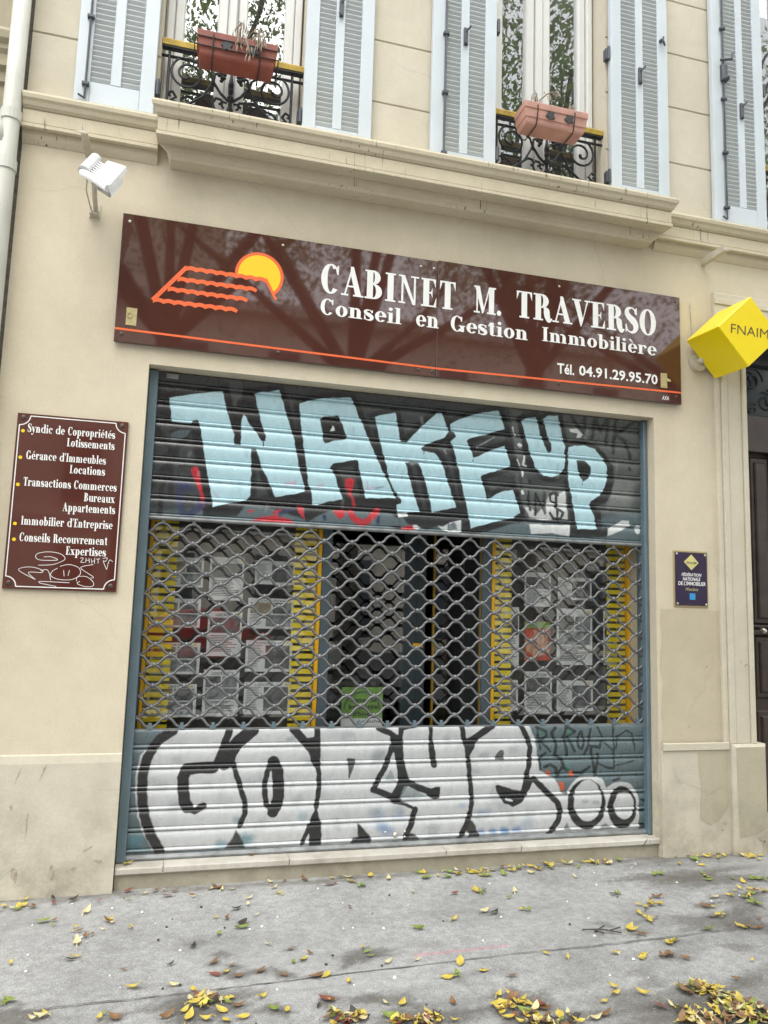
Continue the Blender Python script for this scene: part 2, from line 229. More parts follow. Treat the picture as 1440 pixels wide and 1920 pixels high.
GRAFFITI_LOWER = [('p', 'silver', 1, 9, 0, [2, 802, -56, 759, -90, 718, -132, 662, -145, 596, -150, 525, -143, 443, -125, 342, -98, 265, -72, 224, -32, 152, 465, 147, 848, 139, 1625, 148, 2318, 132, 2387, 140, 2980, 139, 2975, 312, 2934, 383, 2854, 441, 2781, 429, 2744, 402, 2709, 466, 2629, 485, 2550, 473, 2487, 424, 2456, 371, 2425, 385, 2378, 471, 2270, 525, 2259, 593, 2239, 722, 2192, 808]),
 ('p', 'smoke2', 0.7, 8, 0, [2437, 156, 2464, 202, 2491, 154]),
 ('p', 'smoke2', 0.7, 8, 0, [2675, 149, 2739, 187, 2794, 147]),
 ('s', 'blue', 0.55, 54.0, 60, [1284, 202, 1302, 201]),
 ('s', 'blue', 0.35, 45.0, 50, [1353, 292, 1371, 291]),
 ('s', 'blue', 0.3, 54.0, 60, [1228, 302, 1246, 301]),
 ('s', 'blue', 0.4, 27.0, 30, [1748, 329, 1767, 329]),
 ('s', 'blue', 0.6, 27.0, 30, [1876, 175, 1895, 174]),
 ('s', 'blue', 0.7, 30.6, 34, [1952, 172, 1971, 171]),
 ('s', 'blue', 0.6, 30.6, 34, [2035, 165, 2054, 165]),
 ('s', 'blue', 0.7, 30.6, 34, [2029, 174, 2051, 173]),
 ('s', 'blue', 0.7, 32.4, 36, [2111, 177, 2133, 176]),
 ('s', 'blue', 0.3, 54.0, 60, [2178, 201, 2200, 200]),
 ('s', 'blue', 0.35, 27.0, 30, [1874, 288, 1893, 287]),
 ('s', 'blue', 0.3, 27.0, 30, [1925, 292, 1944, 291]),
 ('s', 'teal', 0.55, 39.6, 44, [324, 175, 339, 174]),
 ('s', 'teal', 0.5, 54.0, 60, [450, 194, 466, 194]),
 ('s', 'teal', 0.6, 63.0, 70, [-139, 207, -124, 206]),
 ('s', 'teal', 0.5, 27.0, 30, [401, 305, 417, 305]),
 ('s', 'teal', 0.4, 36.0, 40, [777, 306, 794, 305]),
 ('s', 'blue', 0.5, 45.0, 50, [1243, 228, 1261, 227]),
 ('s', 'teal', 0.5, 45.0, 50, [465, 199, 481, 198]),
 ('s', 'base', 0.35, 54.0, 60, [1199, 311, 1217, 310]),
 ('s', 'base', 0.3, 63.0, 70, [1212, 635, 1230, 635]),
 ('s', 'base', 0.35, 54.0, 60, [1218, 638, 1235, 637]),
 ('s', 'base', 0.25, 45.0, 50, [1021, 749, 1038, 749]),
 ('s', 'base', 0.35, 36.0, 40, [1888, 624, 1907, 624]),
 ('s', 'base', 0.3, 36.0, 40, [1826, 528, 1845, 528]),
 ('s', 'base', 0.3, 27.0, 30, [1640, 726, 1659, 726]),
 ('s', 'base', 0.4, 21.6, 24, [679, 737, 696, 737]),
 ('s', 'base', 0.25, 36.0, 40, [57, 638, 72, 637]),
 ('s', 'base', 0.3, 54.0, 60, [1566, 206, 1584, 205]),
 ('s', 'base', 0.3, 45.0, 50, [2084, 657, 2106, 656]),
 ('s', 'smoke3', 0.15, 45, 48, [1832, 669, 1787, 677]),
 ('s', 'base', 0.12, 25, 27, [880, 188, 895, 218]),
 ('s', 'base', 0.17, 61, 65, [943, 773, 933, 799]),
 ('s', 'smoke3', 0.09, 47, 50, [1524, 198, 1562, 206]),
 ('s', 'base', 0.08, 33, 35, [1530, 708, 1567, 735]),
 ('s', 'base', 0.14, 44, 47, [1597, 160, 1568, 173]),
 ('s', 'smoke3', 0.22, 29, 31, [1834, 359, 1829, 380]),
 ('s', 'base', 0.12, 57, 60, [465, 361, 465, 376]),
 ('s', 'base', 0.25, 26, 28, [-65, 747, -78, 773]),
 ('s', 'smoke3', 0.2, 47, 50, [858, 749, 882, 757]),
 ('s', 'base', 0.2, 32, 34, [1542, 452, 1502, 471]),
 ('s', 'base', 0.22, 57, 60, [1424, 397, 1413, 403]),
 ('s', 'smoke3', 0.21, 49, 52, [813, 609, 862, 637]),
 ('s', 'base', 0.18, 54, 57, [1841, 256, 1831, 281]),
 ('s', 'base', 0.16, 37, 39, [1050, 763, 1000, 775]),
 ('s', 'smoke3', 0.11, 62, 66, [1415, 749, 1464, 758]),
 ('s', 'base', 0.23, 40, 43, [1875, 259, 1911, 261]),
 ('s', 'base', 0.1, 34, 36, [235, 492, 240, 506]),
 ('s', 'smoke3', 0.12, 42, 45, [1974, 335, 1924, 337]),
 ('s', 'base', 0.2, 61, 65, [720, 744, 715, 759]),
 ('s', 'base', 0.21, 57, 60, [1961, 372, 1970, 384]),
 ('s', 'smoke3', 0.11, 53, 56, [1103, 595, 1057, 595]),
 ('s', 'base', 0.24, 25, 27, [412, 288, 422, 294]),
 ('s', 'base', 0.25, 40, 43, [738, 390, 767, 411]),
 ('s', 'smoke3', 0.24, 38, 40, [801, 605, 774, 629]),
 ('s', 'base', 0.09, 46, 49, [1112, 616, 1111, 626]),
 ('s', 'base', 0.18, 43, 46, [3, 493, -44, 518]),
 ('s', 'smoke3', 0.17, 54, 57, [1077, 536, 1083, 552]),
 ('s', 'base', 0.26, 46, 49, [1376, 316, 1345, 336]),
 ('s', 'base', 0.09, 36, 38, [1691, 761, 1667, 775]),
 ('s', 'smoke3', 0.12, 59, 63, [-59, 315, -41, 320]),
 ('s', 'base', 0.16, 52, 55, [57, 281, 62, 296]),
 ('s', 'base', 0.13, 62, 66, [558, 467, 581, 473]),
 ('s', 'smoke3', 0.11, 27, 29, [364, 364, 350, 392]),
 ('s', 'base', 0.26, 32, 34, [-99, 198, -89, 210]),
 ('s', 'base', 0.23, 49, 52, [2037, 312, 1997, 340]),
 ('s', 'smoke3', 0.1, 37, 39, [850, 652, 851, 671]),
 ('s', 'base', 0.15, 43, 46, [1723, 678, 1768, 690]),
 ('s', 'base', 0.13, 38, 41, [2011, 423, 1967, 434]),
 ('s', 'smoke3', 0.11, 46, 49, [450, 199, 403, 212]),
 ('s', 'base', 0.15, 38, 41, [2104, 244, 2066, 272]),
 ('s', 'base', 0.13, 26, 28, [1822, 172, 1841, 199]),
 ('s', 'smoke3', 0.17, 61, 65, [1052, 316, 1009, 345]),
 ('s', 'base', 0.14, 55, 58, [341, 414, 310, 436]),
 ('s', 'base', 0.16, 52, 55, [920, 403, 904, 427]),
 ('s', 'smoke3', 0.19, 63, 67, [61, 391, 67, 406]),
 ('s', 'base', 0.17, 34, 36, [1261, 666, 1299, 676]),
 ('s', 'base', 0.24, 57, 60, [2203, 247, 2200, 261]),
 ('s', 'smoke3', 0.15, 34, 36, [213, 484, 245, 494]),
 ('s', 'base', 0.12, 65, 69, [1782, 168, 1800, 197]),
 ('s', 'base', 0.11, 38, 41, [1476, 279, 1433, 280]),
 ('s', 'smoke3', 0.09, 33, 35, [336, 688, 287, 712]),
 ('s', 'base', 0.12, 57, 61, [46, 746, 89, 747]),
 ('s', 'base', 0.18, 32, 34, [534, 528, 521, 557]),
 ('s', 'smoke3', 0.1, 55, 58, [1273, 337, 1283, 367]),
 ('s', 'base', 0.13, 44, 47, [1839, 580, 1815, 599]),
 ('s', 'base', 0.24, 48, 51, [1136, 203, 1112, 208]),
 ('s', 'smoke3', 0.22, 53, 56, [1310, 313, 1350, 343]),
 ('s', 'base', 0.17, 48, 51, [698, 527, 717, 530]),
 ('s', 'base', 0.13, 26, 28, [1152, 624, 1201, 630]),
 ('s', 'smoke3', 0.13, 37, 39, [512, 205, 466, 222]),
 ('s', 'base', 0.16, 57, 60, [515, 257, 556, 285]),
 ('s', 'base', 0.21, 45, 48, [59, 379, 82, 391]),
 ('s', 'smoke3', 0.1, 33, 35, [2051, 455, 2090, 482]),
 ('s', 'base', 0.11, 57, 61, [407, 575, 359, 604]),
 ('s', 'base', 0.12, 57, 60, [915, 507, 917, 523]),
 ('s', 'smoke3', 0.14, 63, 67, [1460, 526, 1422, 532]),
 ('s', 'base', 0.08, 30, 32, [681, 445, 713, 466]),
 ('s', 'base', 0.12, 36, 38, [2084, 217, 2077, 231]),
 ('s', 'smoke3', 0.11, 33, 35, [1650, 688, 1652, 693]),
 ('s', 'base', 0.15, 58, 62, [2155, 696, 2183, 708]),
 ('s', 'base', 0.25, 24, 26, [998, 226, 968, 246]),
 ('s', 'smoke3', 0.12, 61, 65, [1256, 523, 1207, 532]),
 ('s', 'base', 0.14, 35, 37, [998, 255, 986, 277]),
 ('s', 'base', 0.22, 65, 69, [460, 494, 494, 499]),
 ('s', 'black', 1, 9, 54, [34, 794, -30, 753, -68, 707, -99, 636, -112, 564, -111, 473, -101, 391, -78, 305, -48, 238, 3, 150]),
 ('s', 'black', 1, 5, 63, [266, 591, 161, 588, 117, 582, 102, 538, 109, 461, 120, 404, 137, 380]),
 ('s', 'black', 1, 5, 36, [132, 373, 175, 358, 223, 385]),
 ('s', 'black', 1, 5, 43, [343, 790, 318, 711, 281, 607]),
 ('s', 'black', 1, 5, 75, [470, 789, 397, 731, 362, 684, 323, 611]),
 ('s', 'black', 1, 5, 21, [255, 596, 377, 600]),
 ('p', 'black', 1, 6, 0, [356, 695, 400, 689, 377, 599, 297, 601]),
 ('s', 'black', 1, 5, 30, [372, 610, 416, 488, 453, 382, 453, 340, 427, 268]),
 ('p', 'black', 0.95, 14, 0, [407, 248, 388, 202, 349, 150, 466, 145, 441, 200]),
 ('s', 'black', 1, 5, 31, [597, 610, 566, 557, 555, 473, 569, 383, 610, 336]),
 ('s', 'black', 1, 5, 66, [599, 615, 627, 556, 636, 470, 635, 391, 610, 339]),
 ('p', 'black', 1, 5, 0, [559, 595, 599, 626, 644, 593]),
 ('p', 'black', 0.75, 5, 0, [562, 364, 649, 367, 619, 320]),
 ('s', 'black', 1, 5, 50, [708, 794, 766, 736, 820, 681, 851, 599]),
 ('s', 'black', 1, 5, 42, [845, 790, 854, 599]),
 ('p', 'black', 1, 5, 0, [766, 739, 859, 751, 860, 593]),
 ('p', 'silver', 1, 6, 0, [747, 794, 829, 795, 828, 752, 789, 744]),
 ('s', 'black', 1, 5, 29, [855, 588, 868, 539, 871, 474, 863, 383, 859, 356]),
 ('p', 'black', 1, 5, 0, [858, 370, 815, 251, 891, 248]),
 ('s', 'black', 1, 5, 26, [824, 256, 786, 158]),
 ('s', 'black', 1, 5, 72, [857, 255, 862, 143]),
 ('p', 'black', 0.9, 5, 0, [1034, 622, 1085, 621, 1076, 583, 1047, 501]),
 ('p', 'black', 1, 10, 0, [1102, 255, 1123, 246, 1195, 167, 1190, 138, 1069, 141, 1079, 170, 1114, 177]),
 ('s', 'black', 1, 5, 35, [1216, 794, 1288, 768, 1331, 736]),
 ('s', 'black', 1, 5, 31, [1359, 798, 1355, 742]),
 ('s', 'black', 1, 5, 18, [1450, 803, 1360, 787]),
 ('p', 'black', 1, 5, 0, [1292, 751, 1370, 756, 1376, 646, 1393, 556, 1426, 480, 1350, 482, 1332, 591, 1319, 647, 1296, 692]),
 ('s', 'black', 1, 5, 34, [1305, 686, 1270, 581, 1208, 467]),
 ('s', 'black', 1, 5, 39, [1197, 442, 1305, 398, 1353, 385]),
 ('s', 'black', 1, 5, 64, [1381, 473, 1352, 429, 1332, 386]),
 ('s', 'black', 1, 5, 39, [1404, 480, 1478, 442, 1558, 417]),
 ('p', 'black', 1, 5, 0, [1484, 445, 1557, 437, 1588, 447, 1614, 445, 1614, 382, 1583, 369, 1540, 390]),
 ('p', 'smoke3', 0.7, 8, 0, [1267, 493, 1300, 558, 1335, 485]),
 ('p', 'smoke3', 0.7, 6, 0, [1387, 456, 1442, 443, 1534, 385, 1359, 382]),
 ('s', 'black', 1, 5, 25, [1544, 802, 1550, 688]),
 ('s', 'black', 1, 5, 39, [1550, 688, 1571, 577]),
 ('s', 'black', 1, 5, 19, [1336, 366, 1396, 351, 1457, 321]),
 ('s', 'black', 1, 5, 36, [1457, 321, 1441, 255, 1404, 158]),
 ('p', 'black', 0.9, 12, 0, [1401, 185, 1442, 186, 1492, 148, 1468, 136, 1396, 147]),
 ('s', 'black', 1, 5, 33, [1745, 800, 1762, 730, 1776, 684]),
 ('s', 'black', 1, 5, 46, [1946, 803, 1864, 746, 1795, 701]),
 ('p', 'black', 1, 6, 0, [1753, 707, 1852, 712, 1808, 632, 1790, 598, 1774, 638]),
 ('s', 'black', 1, 5, 31, [1790, 626, 1804, 495, 1819, 381, 1814, 296, 1796, 246]),
 ('s', 'black', 1, 5, 35, [1802, 251, 1745, 139]),
 ('p', 'black', 0.95, 10, 0, [1802, 251, 1828, 239, 1879, 141, 1804, 139, 1801, 173, 1785, 185]),
 ('p', 'black', 0.85, 5, 0, [1962, 594, 1981, 628, 2003, 654, 2023, 654, 2031, 633, 2027, 593]),
 ('p', 'black', 1, 5, 0, [1974, 441, 1990, 447, 2087, 417, 2082, 416, 2150, 401, 2172, 467, 2202, 483, 2236, 482, 2195, 393, 2150, 334, 2091, 311, 2031, 335, 2003, 369, 1984, 404]),
 ('s', 'white', 0.8, 5, 10, [2045, 358, 2087, 346]),
 ('s', 'black', 1, 5, 34, [2139, 801, 2185, 730, 2205, 661, 2201, 580, 2183, 487, 2161, 400]),
 ('s', 'black', 1, 5, 38, [2229, 475, 2317, 395, 2394, 326, 2417, 284, 2402, 218, 2341, 137]),
 ('p', 'silver', 1, 8, 0, [2750, 313, 2745, 270, 2729, 231, 2705, 198, 2674, 173, 2638, 158, 2600, 154, 2562, 162, 2527, 179, 2496, 207, 2473, 241, 2459, 281, 2454, 323, 2459, 366, 2473, 405, 2497, 438, 2527, 463, 2563, 479, 2601, 484, 2640, 477, 2676, 459, 2707, 432, 2731, 397, 2745, 356]),
 ('p', 'silver', 1, 8, 0, [2981, 291, 2976, 254, 2964, 220, 2944, 191, 2919, 169, 2890, 156, 2859, 153, 2828, 159, 2800, 174, 2775, 198, 2757, 228, 2745, 263, 2741, 300, 2746, 336, 2758, 370, 2777, 399, 2802, 422, 2831, 435, 2862, 439, 2893, 433, 2922, 418, 2947, 394, 2966, 364, 2977, 328]),
 ('p', 'black', 1, 8, 0, [2737, 304, 2732, 264, 2718, 227, 2696, 196, 2668, 172, 2635, 158, 2600, 154, 2565, 161, 2533, 178, 2505, 203, 2484, 236, 2471, 274, 2466, 314, 2471, 353, 2484, 390, 2505, 422, 2533, 445, 2566, 460, 2601, 464, 2636, 458, 2669, 441, 2698, 416, 2719, 383, 2733, 344]),
 ('p', 'black', 1, 8, 0, [2962, 275, 2958, 241, 2947, 209, 2930, 183, 2908, 163, 2882, 151, 2855, 147, 2828, 153, 2803, 167, 2781, 189, 2765, 217, 2755, 249, 2751, 283, 2755, 317, 2766, 348, 2783, 375, 2805, 395, 2830, 408, 2857, 411, 2885, 406, 2910, 392, 2932, 370, 2948, 342, 2959, 310]),
 ('p', 'silver', 1, 8, 0, [2709, 327, 2705, 294, 2695, 263, 2679, 237, 2658, 218, 2634, 206, 2608, 203, 2583, 208, 2559, 222, 2538, 243, 2523, 270, 2513, 301, 2510, 334, 2513, 367, 2523, 397, 2539, 423, 2559, 443, 2583, 455, 2609, 459, 2635, 454, 2659, 440, 2680, 419, 2696, 392, 2705, 360]),
 ('p', 'silver', 1, 8, 0, [2943, 289, 2940, 267, 2933, 246, 2921, 229, 2906, 216, 2888, 208, 2869, 206, 2850, 210, 2833, 219, 2818, 233, 2807, 251, 2800, 272, 2797, 294, 2800, 316, 2807, 336, 2819, 354, 2834, 367, 2852, 375, 2871, 377, 2890, 374, 2907, 364, 2922, 350, 2934, 332, 2941, 311]),
 ('s', 'base', 0.4, 21.6, 24, [2577, 326, 2601, 325]),
 ('s', 'base', 0.4, 21.6, 24, [2656, 316, 2680, 316]),
 ('s', 'ink', 0.92, 4, 17, [2254, 790, 2266, 694, 2277, 660]),
 ('s', 'ink', 0.92, 4, 17, [2246, 789, 2316, 762, 2319, 731, 2269, 708, 2347, 638]),
 ('s', 'ink', 0.92, 4, 22, [2378, 782, 2353, 755, 2370, 720, 2386, 679, 2378, 617, 2425, 589]),
 ('s', 'ink', 0.92, 4, 21, [2456, 788, 2440, 726, 2464, 616]),
 ('s', 'ink', 0.92, 4, 18, [2464, 786, 2519, 759, 2464, 726, 2519, 635]),
 ('s', 'ink', 0.92, 4, 17, [2558, 759, 2539, 711, 2542, 662, 2566, 647, 2584, 696, 2566, 752]),
 ('s', 'ink', 0.92, 4, 18, [2630, 772, 2614, 675, 2590, 617]),
 ('s', 'ink', 0.92, 4, 12, [2678, 785, 2718, 722]),
 ('s', 'ink', 0.92, 4, 13, [2792, 805, 2800, 651, 2798, 525, 2757, 526, 2685, 556]),
 ('s', 'ink', 0.92, 4, 12, [2815, 651, 2824, 721, 2890, 762, 2935, 740, 2954, 634]),
 ('s', 'ink', 0.92, 4, 21, [2702, 687, 2694, 660, 2630, 664, 2661, 487]),
 ('s', 'ink', 0.92, 4, 22, [2685, 611, 2661, 487]),
 ('s', 'ink', 0.92, 4, 21, [2305, 544, 2347, 560, 2386, 535, 2394, 491, 2425, 535]),
 ('s', 'ink', 0.92, 4, 21, [2425, 589, 2440, 534, 2503, 505, 2566, 500, 2621, 537]),
 ('s', 'ink', 0.92, 4, 16, [2316, 629, 2270, 599, 2278, 531]),
 ('s', 'ink', 0.92, 4, 9, [2798, 539, 2871, 552, 2953, 571]),
 ('s', 'ink', 0.92, 4, 10, [2710, 701, 2790, 637]),
 ('s', 'ink', 0.92, 4, 16, [2995, 325, 3040, 310, 3040, 261, 2990, 256]),
 ('s', 'ink', 0.92, 4, 17, [2989, 166, 3047, 171, 3055, 205]),
 ('s', 'ink', 0.92, 4, 16, [2789, 449, 2838, 462]),
 ('s', 'orange', 0.95, 5, 25, [2328, 513, 2336, 503]),
 ('s', 'orange', 0.95, 5, 26, [2491, 506, 2497, 488]),
 ('p', 'orange', 0.95, 5, 0, [2402, 454, 2439, 446, 2448, 391, 2425, 391]),
 ('s', 'green', 0.5, 8, 33, [2472, 760, 2483, 753]),
 ('s', 'green', 0.5, 8, 26, [2464, 561, 2479, 520]),
 ('s', 'green', 0.3, 8, 33, [2269, 762, 2300, 742])]
